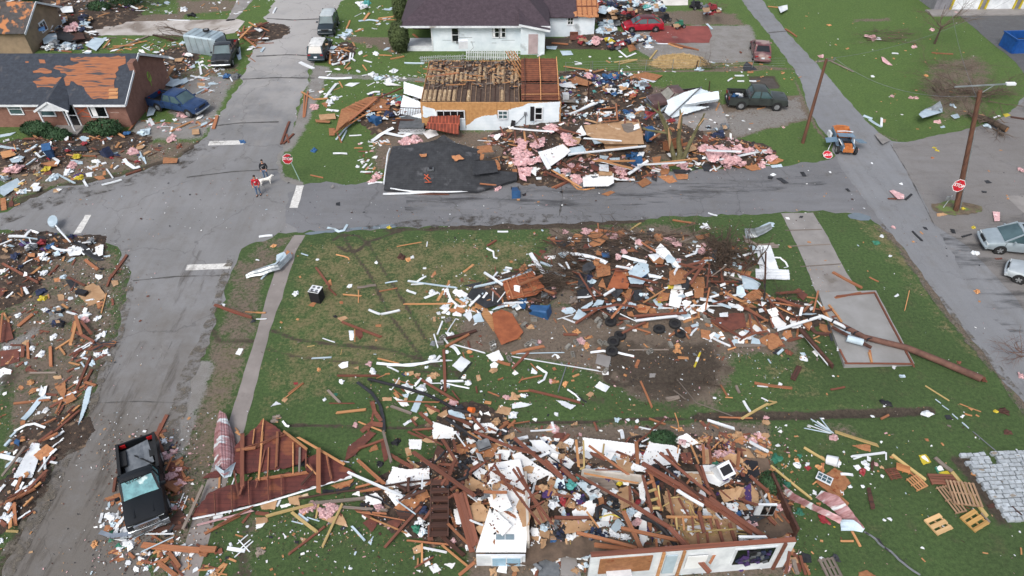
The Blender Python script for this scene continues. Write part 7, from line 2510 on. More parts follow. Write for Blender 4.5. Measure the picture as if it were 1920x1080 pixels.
parse('''
p 0 180 165 215 30 w
p 20 330 190 110 16 g .2
p 290 80 400 0 24 r .2
p 300 70 440 10 18 o .2
p 130 435 160 340 20 o
p 45 530 270 425 20 o
p 60 500 260 400 14 r
p 110 540 120 700 20 o
p 60 610 115 530 14 o
p 50 745 140 750 14 y
p 180 560 250 490 14 t
p 290 300 370 190 12 w
p 335 190 340 280 14 w
p 380 225 430 235 14 w
p 40 110 85 60 20 b
p 80 40 120 0 14 b
p 855 450 870 345 20 r
p 1250 385 1340 445 44 o .2
p 1260 440 1370 395 14 o .15
p 1245 290 1290 190 12 o .3
p 1280 255 1410 275 14 r
p 1175 40 1215 -60 26 r
p 1370 740 1525 405 22 g .3
p 1480 700 1900 590 14 p .2
p 1540 765 1800 630 20 o
p 1640 700 1900 560 12 r .3
p 1070 850 1500 890 42 o .12
p 1500 875 1620 885 46 o .15
p 1500 900 1560 920 40 o
p 1130 770 1260 850 12 o .1
p 1060 900 1300 790 8 b .3
p 1270 910 1350 1020 26 o .05
p 1190 980 1320 1080 28 o .05
p 1160 980 1270 950 14 o .1
p 1280 970 1370 1080 14 r
p 1050 760 1150 730 10 w .2
p 1110 765 1300 765 10 w .2
p 750 680 770 610 18 w
p 840 910 890 890 12 r
p 970 910 1010 950 20 o
p 1440 500 1480 550 14 o
p 1820 20 1818 420 30 r .5
p 1770 0 1815 30 14 t .4
p 1755 290 1790 480 14 r .4
p 1830 380 1790 480 14 r .4
p 1800 470 1830 380 14 r .5
p 1645 430 1650 340 16 t
p 1770 140 1920 120 22 o .5
p 1140 740 1400 710 34 d .08
p 1240 790 1310 700 22 k .1
p 870 800 950 820 18 w
p 1000 800 1080 760 8 b
s w 100 340 150 240 240 80 340 85 290 200 240 340 150 345
s O 250 175 350 90 415 130 360 180 300 215
s O 850 470 925 450 935 520 870 540
s O 785 495 850 475 860 510 800 515
s O 775 740 790 700 830 700 835 745 800 755
s O 905 560 920 530 945 540 940 580
s R 1255 220 1310 230 1330 320 1260 310
s W 825 630 850 618 880 640 860 660
s W 150 420 190 400 215 415 190 445
s B 100 80 120 50 150 60 140 105
s R 1520 345 1580 300 1620 300 1620 340 1560 345
s W 1430 385 1450 380 1458 392 1440 395
s w 790 570 815 560 815 580 795 580
s b 1220 900 1250 880 1260 900 1230 920
s W 700 710 730 705 730 720 705 720
s W 1030 945 1080 930 1080 960 1040 970
s d 1270 660 1350 570 1400 650 1330 720 1250 750
s g 860 800 880 780 950 810
s k 1060 940 1120 880 1140 920 1100 950
l 1290 120 36 w
l 1235 70 18 w
l 1240 185 40 p
l 1270 330 42 p
l 1320 330 20 p
l 980 835 32 w
l 920 855 40 G
l 710 845 24 t
l 800 625 14 w
l 1275 860 25 p
l 65 560 20 w
l 75 640 25 w
l 35 635 20 w
l 250 375 18 w
l 5 820 18 w
l 1310 570 20 p
l 890 290 18 d
l 1855 270 24 p
l 850 640 28 w
l 1330 910 20 w
l 1280 580 20 p
l 930 740 30 w
l 1100 905 35 K
l 1580 1060 40 K
l 850 690 20 b
l 770 700 14 w
t 20 r 1180 40 1215 130 1230 170
t 8 w 1370 890 1330 930
''',0,810)
parse('''
p 970 865 1240 560 22 r .1
p 500 865 650 540 20 y .1
p 250 915 525 705 18 r .05
p 270 605 455 750 22 y .1
p 320 620 390 670 22 b .02
p 80 635 430 545 22 y .12
p 380 640 475 670 8 b
p 270 670 355 692 7 b
p 720 710 815 815 16 b
p 450 650 475 520 14 y
p 345 635 390 590 14 t
p 690 305 1110 490 20 w .3
p 750 420 930 370 18 o .1
p 780 445 940 425 22 o .1
p 760 210 960 390 24 o .2
p 1180 155 1630 475 32 r .8
p 1400 60 1510 240 26 r .5
p 1480 60 1500 150 20 r .5
p 1640 0 1920 120 22 r .5
p 1710 450 1880 455 22 o .4
p 1140 815 1500 850 14 o .1
p 1245 840 1245 985 16 t .1
p 1255 870 1430 905 16 w .1
p 1200 1015 1330 940 14 r .1
p 1390 845 1590 1010 16 t .1
p 1215 950 1212 1010 14 t .05
p 1520 1080 1640 980 26 o .1
p 750 580 860 650 24 r .05
p 830 635 1130 760 12 t .1
p 800 605 980 615 14 o .1
p 760 600 1120 665 8 o .15
p 1140 0 1260 50 18 r .1
p 1200 0 1400 100 12 r .2
p 1590 0 1690 60 12 t .4
p 1500 10 1570 110 12 w .3
p 1000 170 1180 270 28 r .2
p 955 0 1015 230 22 g .3
p 760 130 960 60 20 r .1
p 1040 490 1130 500 10 w .3
p 320 45 660 245 18 t .35
p 210 0 385 135 18 t .35
p 380 245 480 345 12 t .5
p 400 240 430 290 10 r .5
p 470 120 470 455 34 o .55
p 530 180 565 355 14 o .4
p 280 80 280 250 14 o .4
p 330 115 325 300 16 g .4
p 160 0 150 270 14 o .4
p 50 0 20 360 14 t .4
p 95 120 85 360 10 o .4
p 70 130 0 420 12 r .4
p 375 160 375 270 12 r .4
p 340 400 430 300 18 d .5
p 0 360 390 305 22 o .3
p 0 120 200 10 30 r .35
p 1500 470 1620 900 44 r .5
p 1530 470 1640 860 40 r .55
p 1560 450 1660 830 30 r .5
p 1440 690 1600 850 20 o .5
p 1430 400 1490 220 30 r .6
p 1390 400 1450 320 22 r .6
p 1260 660 1325 570 22 r .4
p 1310 700 1310 820 44 r .2
p 1570 300 1680 240 20 r .6
p 1060 400 1130 440 14 d .5
p 1070 525 1230 405 14 d .5
p 1140 350 1145 450 18 d .6
p 1110 500 1270 440 20 d .5
p 1250 315 1245 430 12 w .6
p 1270 400 1390 350 14 o .6
p 1280 390 1370 340 12 r .6
p 1600 660 1700 700 14 w .5
p 1560 330 1720 230 16 r .6
p 1790 250 1910 440 18 r .6
p 1710 350 1800 230 14 r .6
p 600 560 980 590 20 g .02
p 400 540 820 500 26 g .02
p 0 610 100 620 24 r .02
p 1050 510 1200 620 10 b .2
p 1440 500 1520 450 20 r .5
p 1390 780 1560 930 30 d .1
p 1340 230 1420 140 14 k .2
p 1460 440 1560 380 24 r .6
s R 670 190 690 110 850 -10 900 10 740 170 670 215
s R 930 60 980 50 990 200 960 225
s W 50 370 180 350 235 380 200 400 110 410 50 430
s c 240 490 390 460 395 490 320 510 330 550 250 540
s c 30 520 160 510 140 580 40 580
s c 0 640 90 640 80 680 0 690
s W 0 680 80 665 50 710 0 730
s c 490 650 650 620 690 710 560 680
s O 560 400 740 350 700 400 620 430
s k 495 430 590 435 570 465 500 460
s k 590 430 760 370 680 440 610 470
s k 300 210 380 200 390 250 290 260
s W 560 290 605 290 615 335 570 340
s W 180 550 260 530 260 550 190 572
s W 965 400 1030 260 1130 280 1300 270 1300 390 1240 420 1100 410 970 430
s W 960 440 1060 430 1200 530 1060 570
s W 815 480 900 455 950 500 930 560 820 530
s W 720 470 775 435 780 480
s W 1145 55 1245 55 1235 130 1150 125
s W 1320 0 1490 0 1480 45 1330 50
s c 1115 120 1160 115 1170 170 1130 185
s c 1240 60 1330 20 1365 75 1280 80
s d 1320 220 1360 90 1440 160 1400 260
s W 1785 195 1820 130 1910 140 1890 210
s O 1500 100 1580 70 1600 160 1520 160
s O 1700 180 1760 80 1820 100 1780 190
s W 1625 310 1680 265 1735 290 1680 360
s W 1575 50 1620 35 1650 70 1610 90
s c 1600 330 1740 400 1720 450 1600 440
s c 1570 300 1640 350 1600 500 1560 480
s W 1730 390 1770 340 1830 360 1790 390
s W 1620 230 1660 210 1680 260 1640 270
s c 1700 250 1760 250 1750 280
s O 1030 570 1160 460 1280 430 1300 480 1200 560 1100 640
s d 1050 600 1150 480 1260 440 1300 500 1160 650 1080 650
s R 800 680 850 650 930 660 870 750
s R 985 670 1050 650 1100 670 1040 740
s d 1325 410 1440 400 1445 770 1330 775
s d 1340 410 1430 400 1430 460 1340 460
s c 1600 550 1700 540 1760 610 1740 670 1600 670
s c 1640 720 1740 660 1840 760 1720 810
s c 1640 790 1740 770 1790 830 1720 890 1650 880
s W 1730 650 1790 580 1920 700 1850 780
s c 1170 870 1235 840 1240 900 1190 915
s W 1250 950 1290 940 1310 990 1270 1008
s W 1295 1010 1350 985 1390 1035 1330 1062
s W 1410 990 1495 980 1470 1025
s W 1105 750 1120 730 1170 780 1130 785
s W 1200 1035 1235 1035 1230 1055
s W 200 755 230 785 215 800
s W 1730 470 1880 465 1920 560 1840 600 1760 560
s b 1840 540 1900 535 1920 590 1850 590
s c 1690 490 1600 560 1640 600 1690 560
s w 1285 680 1320 680 1330 730 1290 730
s W 1480 580 1520 570 1540 690 1500 690
s k 630 720 660 700 680 720 640 740
s b 840 830 880 780 860 850
s O 860 120 900 90 920 130 850 150
s c 1130 200 1230 260 1180 280
s w 1740 460 1740 490 1700 500
s c 330 790 380 800 350 830
l 100 115 14 w
l 80 450 35 p
l 60 500 28 p
l 415 560 40 p
l 360 590 40 p
l 520 620 42 p
l 570 590 45 p
l 550 540 45 p
l 500 600 30 p
l 920 570 28 p
l 1250 750 45 w
l 1230 680 40 w
l 820 560 35 K
l 880 590 30 K
l 1200 730 30 G
l 1260 590 30 N
l 1690 480 55 d
l 710 1022 10 w
l 160 270 18 w
l 605 350 14 p
l 1230 370 18 w
l 1510 440 14 t
l 30 890 40 g
l 1590 870 20 w
l 1050 80 30 K
l 930 240 25 K
l 1160 240 35 k
l 1590 220 30 K
l 1470 830 25 p
l 1230 620 30 d
t 10 w 100 500 300 440 500 400 720 340
t 10 b 1110 480 1150 500 1200 440
''',480,810)
parse('''
p 20 50 370 345 30 r .9
p 0 115 180 165 30 r .9
p 250 210 370 330 20 r .9
p 370 270 480 370 36 r .9
p 30 60 120 40 24 w .6
p 0 270 300 690 20 r .8
p 40 270 240 670 20 r .8
p 0 420 210 690 18 r .7
p 30 380 90 330 14 r .85
p 80 450 140 400 14 r .85
p 120 500 200 450 14 r .85
p 170 560 240 520 14 r .85
p 480 60 500 260 20 t .8
p 535 70 540 270 14 y 1.2
p 690 90 680 180 14 y 1.2
p 590 160 700 210 22 r 1.2
p 570 100 870 320 18 o 1.3
p 930 80 940 240 30 o 1.1
p 620 285 800 285 10 r 1.2
p 510 280 540 270 14 y 1.0
p 480 320 900 545 20 r .9
p 530 310 940 385 14 t .8
p 900 545 1180 720 34 r 1.0
p 1180 720 1480 1055 40 r 1.1
p 490 760 940 875 26 o .8
p 500 765 800 840 14 r .8
p 820 725 1330 835 28 o .9
p 830 590 975 890 36 o .9
p 620 850 1090 910 36 o .8
p 320 645 600 645 26 r .5
p 980 330 1050 610 26 r 1.0
p 1040 320 1115 590 26 o 1.0
p 1010 390 1060 370 20 o 1.1
p 1025 450 1080 430 20 y 1.1
p 1040 515 1095 500 20 y 1.1
p 1055 575 1110 575 20 y 1.1
p 1095 400 1115 580 14 y 1.0
p 980 240 1560 570 34 r 1.4
p 1010 290 1540 600 20 r 1.3
p 1110 160 1480 465 22 r 1.5
p 1065 210 1430 500 18 d 1.4
p 1480 500 1920 810 40 r 1.4
p 1450 520 1800 770 26 r 1.3
p 1240 440 1440 560 24 w 1.3
p 1260 420 1460 520 20 r 1.3
p 1380 250 1520 500 24 r 1.2
p 1420 260 1470 420 20 r 1.2
p 1160 130 1230 240 20 r 1.3
p 1170 440 1260 850 16 r .5
p 1250 500 1330 640 16 r .5
p 1160 640 1500 640 20 t .6
p 1230 640 1240 740 16 y .6
p 1280 650 1290 740 16 t .6
p 1350 640 1360 760 16 r .6
p 1400 600 1440 760 30 r .8
p 1480 640 1500 740 16 r .6
p 1390 760 1410 900 18 r .6
p 1460 740 1480 900 18 r .6
p 1530 660 1600 900 24 r .6
p 1630 690 1700 900 26 r .6
p 1300 750 1680 730 12 y .7
p 1080 800 1090 910 20 o .6
p 1170 830 1180 910 16 r .6
p 1260 780 1270 910 14 r .6
p 1700 500 1850 550 16 r 1.0
p 1780 330 1920 450 24 r .3
p 1860 440 1920 600 18 g .8
p 1700 150 1690 280 24 o .6
p 1430 100 1440 240 22 o .9
p 1480 110 1490 240 18 r .9
p 1340 100 1400 240 14 t .9
p 1250 100 1240 160 10 t .9
p 940 75 1050 0 16 r .1
p 975 75 1040 45 10 w .1
p 820 0 830 50 30 w .1
p 1780 75 1920 150 22 w .2
p 1310 390 1340 350 16 o 1.4
p 120 945 220 1035 26 S .2
p 1480 990 1520 920 20 o 1.6
p 560 600 650 720 14 t .9
p 880 870 960 880 12 b .7
p 1700 790 1910 790 20 w 2.0
p 270 480 300 400 18 o .5
p 320 470 460 490 20 r .6
p 400 560 440 490 16 o .6
s W 530 40 700 60 940 90 900 230 700 250 640 190 560 200 520 270
s K 565 95 680 110 680 190 580 190
s W 1030 80 1210 100 1265 130 1240 230 1100 260 960 230
s W 540 280 880 350 960 380 700 345 530 300
s W 640 260 780 290 900 300 880 360 700 330
s W 0 170 60 150 180 240 300 310 150 380 60 300
s W 130 60 230 60 310 130 430 200 470 230 430 280 300 200 180 120
s W 890 260 910 230 1010 270 1000 300 900 290
s W 1410 250 1580 240 1650 350 1560 410 1480 380
s w 1520 290 1580 250 1640 310 1550 360
s c 1550 440 1740 410 1700 500 1590 530
s P 1740 420 1790 380 1800 540 1750 500
s c 1790 390 1850 460 1850 550 1770 520
s W 1190 60 1310 10 1400 80 1300 120
s W 950 400 1000 320 1000 520 960 500
s W 450 595 560 520 640 500 620 600 600 640 460 630
s c 780 430 880 400 920 540 820 580
s c 320 660 620 665 600 730 400 765 360 700
s c 150 600 270 510 275 660 180 700
s c 0 420 60 460 140 600 130 700 80 710 30 560
s c 0 160 60 180 150 240 60 260 0 210
s c 70 270 130 250 190 270 170 310 100 310
s c 320 170 400 160 390 205 330 200
s c 270 120 340 100 350 150 280 150
s c 310 80 370 70 430 100 430 125 340 120
s c 780 210 850 200 910 240 920 350 850 320 800 270
s c 1150 490 1350 470 1370 630 1200 640
s c 1190 650 1680 650 1690 900 1270 905 1190 760
s c 1320 310 1410 300 1430 400 1350 370
s c 1130 470 1180 500 1200 630 1150 560
s b 480 380 560 375 650 490 580 480
s K 1680 290 1720 200 1840 220 1860 320 1760 380
s c 1720 110 1780 130 1890 280 1840 290 1730 190
s k 1750 550 1900 640 1800 690
s d 1780 550 1910 620 1880 660 1790 640
s w 1430 570 1520 590 1580 660 1430 620
s W 1700 790 1900 790 1910 890 1710 900
s W 1600 530 1700 540 1690 600 1620 580
s W 140 720 200 720 200 780 150 780
s c 145 750 205 760 200 820 150 800
s c 205 715 285 740 280 800 210 780
s W 285 860 330 825 365 850 340 885 300 880
s S 430 815 500 790 510 830 440 845
s W 960 660 1010 660 1015 800 970 880 950 740
s w 620 680 720 660 730 700 650 715
s b 790 640 850 700 780 750 740 720
s b 500 780 600 790 610 920 540 900
s w 1160 730 1200 730 1200 770 1165 765
s c 870 170 900 250 830 240
s W 830 375 880 378 875 398 835 395
s b 380 590 400 580 410 640 370 620
s K 340 385 400 370 410 430 350 440
s o 170 400 220 405 215 440 175 435
s W 240 130 290 130 300 160 250 160
s b 100 100 160 110 170 140 110 140
s R 300 40 330 0 400 10 380 50
s c 1330 70 1380 50 1430 90 1360 95
s p 1250 50 1310 60 1300 100 1250 90
s R 1260 160 1340 150 1360 240 1280 230
s R 1150 170 1240 190 1230 220 1160 210
s c 1440 130 1480 130 1490 240 1440 240
s Y 430 800 500 780 510 825 440 845
s g 560 340 740 340 800 430 700 470 600 400
s g 640 380 760 370 760 420 660 440
s c 880 0 960 20 900 30
s O 590 970 935 970 930 1040 900 1080 590 1080
s S 200 905 355 905 360 1080 200 1080
s C 365 905 470 905 520 1080 365 1080
s w 1800 800 1900 820 1890 840
l 500 500 45 P
l 480 480 35 P
l 430 410 30 T
l 450 390 30 T
l 370 400 30 N
l 720 355 30 P
l 1620 105 35 P
l 1620 160 45 p
l 1640 180 45 p
l 1550 170 40 p
l 1420 120 30 p
l 1800 690 40 p
l 1760 690 35 p
l 1590 365 25 P
l 1530 240 20 G
l 650 770 60 N
l 700 800 60 N
l 620 740 45 N
l 760 770 40 w
l 820 790 45 w
l 640 830 50 w
l 870 780 35 w
l 740 860 45 w
l 330 770 60 K
l 290 700 60 K
l 350 720 50 d
l 230 830 40 d
l 165 860 35 c
l 550 870 25 P
l 500 870 30 d
l 540 860 18 x
l 780 545 30 K
l 770 500 30 K
l 630 520 22 K
l 940 680 35 p
l 500 930 22 w
l 405 940 18 w
l 1100 410 35 d
l 1240 330 35 K
l 1200 300 30 K
l 1080 260 30 K
l 390 340 18 w
l 420 790 25 w
l 760 440 25 w
l 310 810 20 B
l 300 450 30 c
l 310 540 30 w
l 350 500 40 b
l 250 420 30 c
l 260 460 30 P
l 400 470 35 w
l 440 540 30 c
l 380 520 30 x
l 880 590 40 b
l 870 640 40 w
l 1170 850 25 p
l 1300 600 25 w
l 1650 330 25 K
l 1660 290 20 p
l 1840 110 35 S
l 1850 30 25 p
l 1700 20 30 c
l 1800 60 25 p
l 1860 200 30 c
l 170 1040 20 w
l 690 880 20 Y
l 1550 1010 20 t
l 520 1010 20 w
l 560 1000 20 b
l 480 1040 25 c
l 1720 1010 40 P
l 240 720 30 b
l 450 860 40 K
l 440 900 40 K
l 520 580 40 c
l 1700 610 20 B
l 1500 590 30 c
t 4 y 1180 500 1250 490 1330 540 1370 620 1420 660
t 4 y 1330 560 1340 620 1380 680 1480 720 1560 740 1640 790
t 4 y 1180 700 1300 720 1420 740 1540 790 1640 760 1760 770
t 4 y 1200 760 1340 700 1500 690 1700 740 1900 760
t 4 y 1250 700 1290 770 1360 840 1470 850 1560 820 1640 800
t 4 y 1400 870 1440 800 1520 760 1600 750
t 4 y 1060 830 1080 760 1150 740
t 4 y 1130 600 1130 560 1180 530
t 6 Y 640 650 740 620 830 650
t 6 k 120 60 300 200 450 300 700 480
t 6 k 150 170 300 310 420 440
t 4 y 1480 700 1560 800 1620 870
''',960,810)
parse('''
p 270 120 500 255 18 y
p 20 255 320 500 18 y
p 500 0 825 105 22 y
p 930 175 1175 360 22 y
p 1000 250 1190 410 12 o
p 1380 310 1640 640 28 y
p 1250 195 1380 300 26 g .1
p 630 185 885 155 16 w
p 545 318 635 325 18 w
p 640 205 700 185 10 w
p 885 155 885 210 10 w
p 400 340 415 235 14 o
p 335 395 395 350 10 t
p 630 750 690 860 16 t
p 540 820 640 820 14 t
p 400 235 420 300 10 t
p 1600 610 1660 680 14 g
p 115 560 110 620 28 o
p 1895 870 1900 920 8 t
p 1150 945 1180 975 8 t
p 1610 905 1650 912 5 t
p 1540 0 1730 160 4 S
p 1860 130 1920 200 8 w
p 1830 560 1920 640 10 d .15
p 240 930 280 1070 20 r .2
p 190 960 220 1070 30 g .5
p 270 990 310 1075 20 o .2
p 130 1060 160 900 22 r 2.1
p 0 460 40 600 16 t .3
p 40 560 60 650 20 o .3
p 0 640 60 700 26 r .2
p 125 750 170 750 14 o
s O 360 365 500 268 560 300 620 380 570 440 560 480
s O 355 370 400 350 610 535 600 555 500 490
s O 630 100 730 90 770 100 770 148 700 130
s d 740 420 770 415 805 575 770 580
s O 680 1050 740 1035 810 1080 680 1080
s w 0 770 180 765 160 810 20 810
s k 180 740 220 760 200 860 180 850
s k 250 900 320 920 330 980 260 980
s w 640 250 680 245 700 270 670 290
s Y 1130 175 1185 165 1225 225 1165 248
s W 1150 185 1175 175 1210 220 1175 225
s G 1250 265 1290 250 1320 290 1280 320
s Y 1280 300 1350 290 1370 320 1300 325
s W 1260 260 1300 250 1320 285 1280 290
s w 55 100 75 85 95 105 70 110
s d 1640 545 1690 535 1705 565 1660 570
s C 1480 465 1500 460 1540 510 1520 520
s w 745 180 770 190 770 220 740 210
s k 20 320 60 300 80 340 40 360
s d 770 230 800 200 790 290 775 290
s p 160 1000 230 900 235 880 190 980 150 1060
s W 140 430 150 425 170 465 150 460
l 220 252 20 w
l 300 270 18 x
l 295 245 14 w
l 240 178 14 G
l 215 213 14 t
l 520 233 20 w
l 495 40 28 p
l 390 265 22 t
l 350 456 16 w
l 555 456 12 w
l 745 272 16 w
l 710 298 22 x
l 730 240 24 w
l 810 243 14 p
l 855 265 12 c
l 855 330 12 w
l 420 660 30 x
l 135 685 12 w
l 1190 58 10 o
l 405 950 14 w
l 870 660 8 w
l 915 655 10 w
l 710 410 10 w
l 615 410 12 w
l 1225 103 6 w
l 850 75 8 w
l 570 150 8 w
l 1800 5 18 d
l 510 950 22 k
l 240 605 25 G
l 1160 870 8 w
l 60 200 30 G
l 1890 750 6 w
l 130 400 30 G
l 60 500 20 r
t 10 S 720 750 800 800 840 850 920 900 980 960 1080 1040 1140 1075
t 8 K 730 760 830 810 880 880 960 930 1050 1010
''',1440,810)
parse('''
s Z 942 528 998 508 1022 540 1005 553 952 562
p 950 527 962 560 2.5 o .2
p 968 520 982 556 2.5 o .2
p 985 513 1002 550 2.5 o .2
p 955 560 1020 541 3 o .2
p 945 528 998 510 3 o .2
''',0,0,1.0)
# ------------------------------------------------------------- single recognisable things
def pxs(px,py): return F_PX / (P(px,py) - Vector((0,0,CAMH))).length
def thing(name,px,py,lab,cat,rz=0,group=None,k=.9,z=0): c = PH(px,py,k,z); return empty(name,c,rz,lab,cat,group)
for i,(x,y,w_) in enumerate([(1145,606,'nearest the blue bin side'),(1236,620,0),(1265,609,0),(1274,628,0),(1150,643,0),(1162,632,0),(1147,661,0)]):
    lab = ['tyre lying alone below the red beams, leftmost of the far tyres','tyre lying alone on bare mud in the middle of the tyre row','tyre half under a white scrap, upper one of the right pair','tyre half hidden by planks, lower one of the right pair','tyre leaning on another tyre, lower left of the stacked pair','tyre behind its twin, upper right of the stacked pair','tyre under the bent white strip, nearest of all tyres'][i]
    rt = thing('tyre',x,y,lab,'tyre',rnd.random() * 3,'old tyres lying in the mud',k=.3,z=.05); r_ = .36; m = MB(); n = 20
    prof = [(.2,-.09),(.31,-.12),(.37,-.08),(.37,.08),(.31,.12),(.2,.09)]
    m.loft([[(math.cos(6.2832 * k / n) * a,math.sin(6.2832 * k / n) * a,b + .13) for a,b in prof] for k in range(n + 1)],caps=False); m.build('rubber',tyreM,rt,ang=40)
    m = MB(); m.tube([(0,0,.06),(0,0,.1)],[.21,.21],16); m.build('hub',blk_,rt); rt.rotation_euler = (rnd.uniform(-.15,.15),rnd.uniform(-.15,.15),0)
cb = [(1001,601,0),(983,611,1),(989,648,0),(1001,643,0),(1065,652,1),(1080,645,0),(1074,667,0),(1134,594,1),(1123,602,0),(1124,611,1),(1126,644,0),(1137,646,0),(1120,602,1),(1218,661,0),(1320,596,1),(1326,603,0),(1175,604,1),(1290,585,0),(1257,648,1),(840,602,0),(1135,698,0),(923,645,0),(925,655,0),(826,645,1),(830,635,0),(1310,590,0),(955,675,0),(965,590,1)]
for i,(x,y,o_) in enumerate(cb):
    c = PH(x,y,.2,0); rt = empty('cinder_block',c,rnd.random() * 3,'cinder block ' + ('left of the tyres' if x < 1110 else 'beside the tyres' if x < 1200 else 'right of the tyres') + (', hollow side up' if o_ == 0 else ', solid side up') + (' at the back' if y < 620 else ' at the front'),'cinder block','cinder blocks scattered around the foundation')
    m = MB(); L_,W_,H_ = .4,.2,.2
    for s in (-1,1): m.box((0,s * .085,H_ / 2),(L_,.03,H_))
    for s in (-1,0,1): m.box((s * .18,0,H_ / 2),(.04,.14,H_))
    ob = m.build('block',cblk,rt); ob.rotation_euler = (0 if o_ == 0 else R(90),0,0); ob.location = (0,0,0) if o_ == 0 else (0,.1,.1)
def bin_(px,py,rz,tip,lab,m_=blue_,sc_=1.0):
    rt = thing('wheelie_bin',px,py,lab,'bin',rz,'blue rubbish bins'); rt.rotation_euler = (tip,0,rz); w_,d_,h_ = .6 * sc_,.7 * sc_,1.05 * sc_
    m = MB(); rings = []
    for z,k in ((0,.78),(.05,.82),(h_ - .06,1),(h_ - .05,1.06),(h_,1.06)): rings.append([(x * w_ / 2 * k,y * d_ / 2 * k,z) for x,y in ((-1,-.8),(-.8,-1),(.8,-1),(1,-.8),(1,.8),(.8,1),(-.8,1),(-1,.8))])
    m.loft(rings); m.build('body',m_,rt,ang=35); m = MB(); m.box((0,0,h_ + .04),(w_ * 1.1,d_ * 1.1,.05)); m.box((0,d_ * .55,h_),(w_ * .8,.06,.06)); m.build('lid',m_,rt)
    for s in (-1,1): m = MB(); m.tube([(s * w_ * .4,d_ * .38,.1),(s * w_ * .5,d_ * .38,.1)],[.12,.12],12); m.build('wheel',blk_,rt)
bin_(965,357,.1,R(78),'blue bin lying on the street by the charcoal roof'); bin_(995,583,1.2,R(80),'blue bin fallen over in the big rubble heap',sc_=1.15); bin_(97,292,.4,R(20),'blue bin standing in the left debris field'); bin_(193,288,1.0,R(65),'dark blue tub with a yellow rim in the left debris field',navy_); bin_(1184,303,.5,R(60),'blue bin wedged in the insulation debris'); bin_(696,222,.8,R(85),'blue bin on its side left of the roofless house'); bin_(1215,262,.3,R(10),'blue bin beside the broken wooden drawers')
m = MB(); m.tube([(0,0,0),(0,0,.04),(0,0,.55),(0,0,.56)],[.2,.24,.27,.24],18); o = m.build('bucket',whtw,loc=P(1549,861,.15),ang=40); o.rotation_euler = (R(75),0,R(60)); tag(o,'white paint bucket with dark print lying on the lawn','bucket'); m = MB(); m.box((0,-.262,.32),(.22,.01,.2)); m.build('print',trimB,o)
m = MB(); m.tube([(0,0,0),(0,0,.35)],[.13,.16],14); o = m.build('bucket',mat('orange_bucket','d0672a',rough=.5),loc=PH(879,767,.9,.2)); o.rotation_euler = (R(70),0,1); tag(o,'orange bucket tipped over at the end of the black hose','bucket')
for x,y,lab in ((1570,868,'small pale ring lid beside the white bucket'),(1495,873,'round cream lid on the lawn left of the white bucket')):
    m = MB(); m.tube([(.16 * math.cos(a),.16 * math.sin(a),.03) for a in np.linspace(0,6.2832,17)],.03,6); tag(m.build('plastic_ring',whtw,loc=P(x,y)),lab,'lid')
def appliance(px,py,rz,lab,cat,name,d=(.7,.65,.9),top=whtw,side=blk_,tip=0,extra=None):
    rt = thing(name,px,py,lab,cat,rz); rt.rotation_euler.x = tip; m = MB(); m.box((0,0,d[2] / 2),d); m.build('cabinet',side,rt); m = MB(); m.box((0,0,d[2] + .015),(d[0] + .02,d[1] + .02,.03)); m.build('top',top,rt)
    if extra: extra(rt,d)
    return rt
def hob(rt,d):
    for x in (-.16,.16):
        for y in (-.12,.16): m = MB(); m.tube([(x,y,d[2] + .03),(x,y,d[2] + .045)],[.1,.1],12); m.build('burner',gry_,rt)
    m = MB(); m.box((0,-d[1] / 2 + .05,d[2] + .04),(.6,.06,.04)); m.build('control_panel',blk_,rt)
def tv(rt,d): m = MB(); m.box((0,0,d[2] + .035),(d[0] * .8,d[1] * .6,.01)); m.build('dark_front',blk_,rt)
appliance(596,562,-.25,'white topped black stove standing on the lawn','stove','stove',extra=hob)
appliance(1348,885,.5,'white oven lying in the wrecked house','oven','oven',d=(.75,.7,.7),side=whtw,tip=.5,extra=tv)
appliance(905,838,.4,'dented grey metal box with round holes above the fallen stairs','air conditioner','air_conditioner',d=(.65,.5,.5),top=gry_,side=gry_,tip=.4,extra=hob)
appliance(156,553,-.3,'black amplifier box lying on the grey boards in the left field','box','speaker_box',d=(.75,.35,.3),top=blk_,side=blk_)
appliance(1112,922,.5,'black and white console with two dials in the wreck','stereo','stereo',d=(.6,.3,.3),top=whtw,side=whtw,extra=hob)
appliance(1060,185,.1,'white broken cabinet in the debris behind the slab','cabinet','cabinet',d=(.6,.5,.5),side=whtw)
appliance(871,138,.1,'white box standing on the joists of the roofless house','box','white_box',d=(.9,.6,.7),side=whtw,tip=0).location.z = RH + .1
c = PH(1262,278,.9); rt = empty('drawer_chest',c,.5,'orange wooden chest with open drawers beside the broken tree','chest of drawers'); m = MB()
for s in (-1,1): m.box((s * .75,0,.35),(.05,.7,.7)); m.box((0,s * .35,.35),(1.5,.05,.7))
m.box((0,0,.35),(.05,.7,.6)); m.box((0,0,.08),(1.5,.7,.05)); m.build('carcass',orng,rt); m = MB(); m.box((.1,-.7,.3),(1.3,.5,.06)); m.box((.1,-.95,.4),(1.3,.05,.25)); m.build('drawer',orng,rt); rt.rotation_euler.x = -.3
m = MB(); m.bar((0,0,0),P(1302,688) - P(1313,661),.11,.06); m.bar((P(1302,688) - P(1313,661)) * .35,(P(1302,688) - P(1313,661)) * .65,.13,.07,1); tag(m.build('spirit_level',[yell_,whtw],loc=P(1313,661,.06)),'yellow and white level lying on the churned mud','level')
rt = thing('ceiling_fan',765,920,'dark ceiling fan on the fallen white wall panels','ceiling fan',.3); m = MB(); m.tube([(0,0,.1),(0,0,.3)],[.13,.1],10); m.build('motor',drkw,rt)
for k in range(5): a = k * 1.2566; m = MB(); m.bar((math.cos(a) * .12,math.sin(a) * .12,.2),(math.cos(a) * .65,math.sin(a) * .65,.17),.14,.02); m.build('blade',drkw,rt)
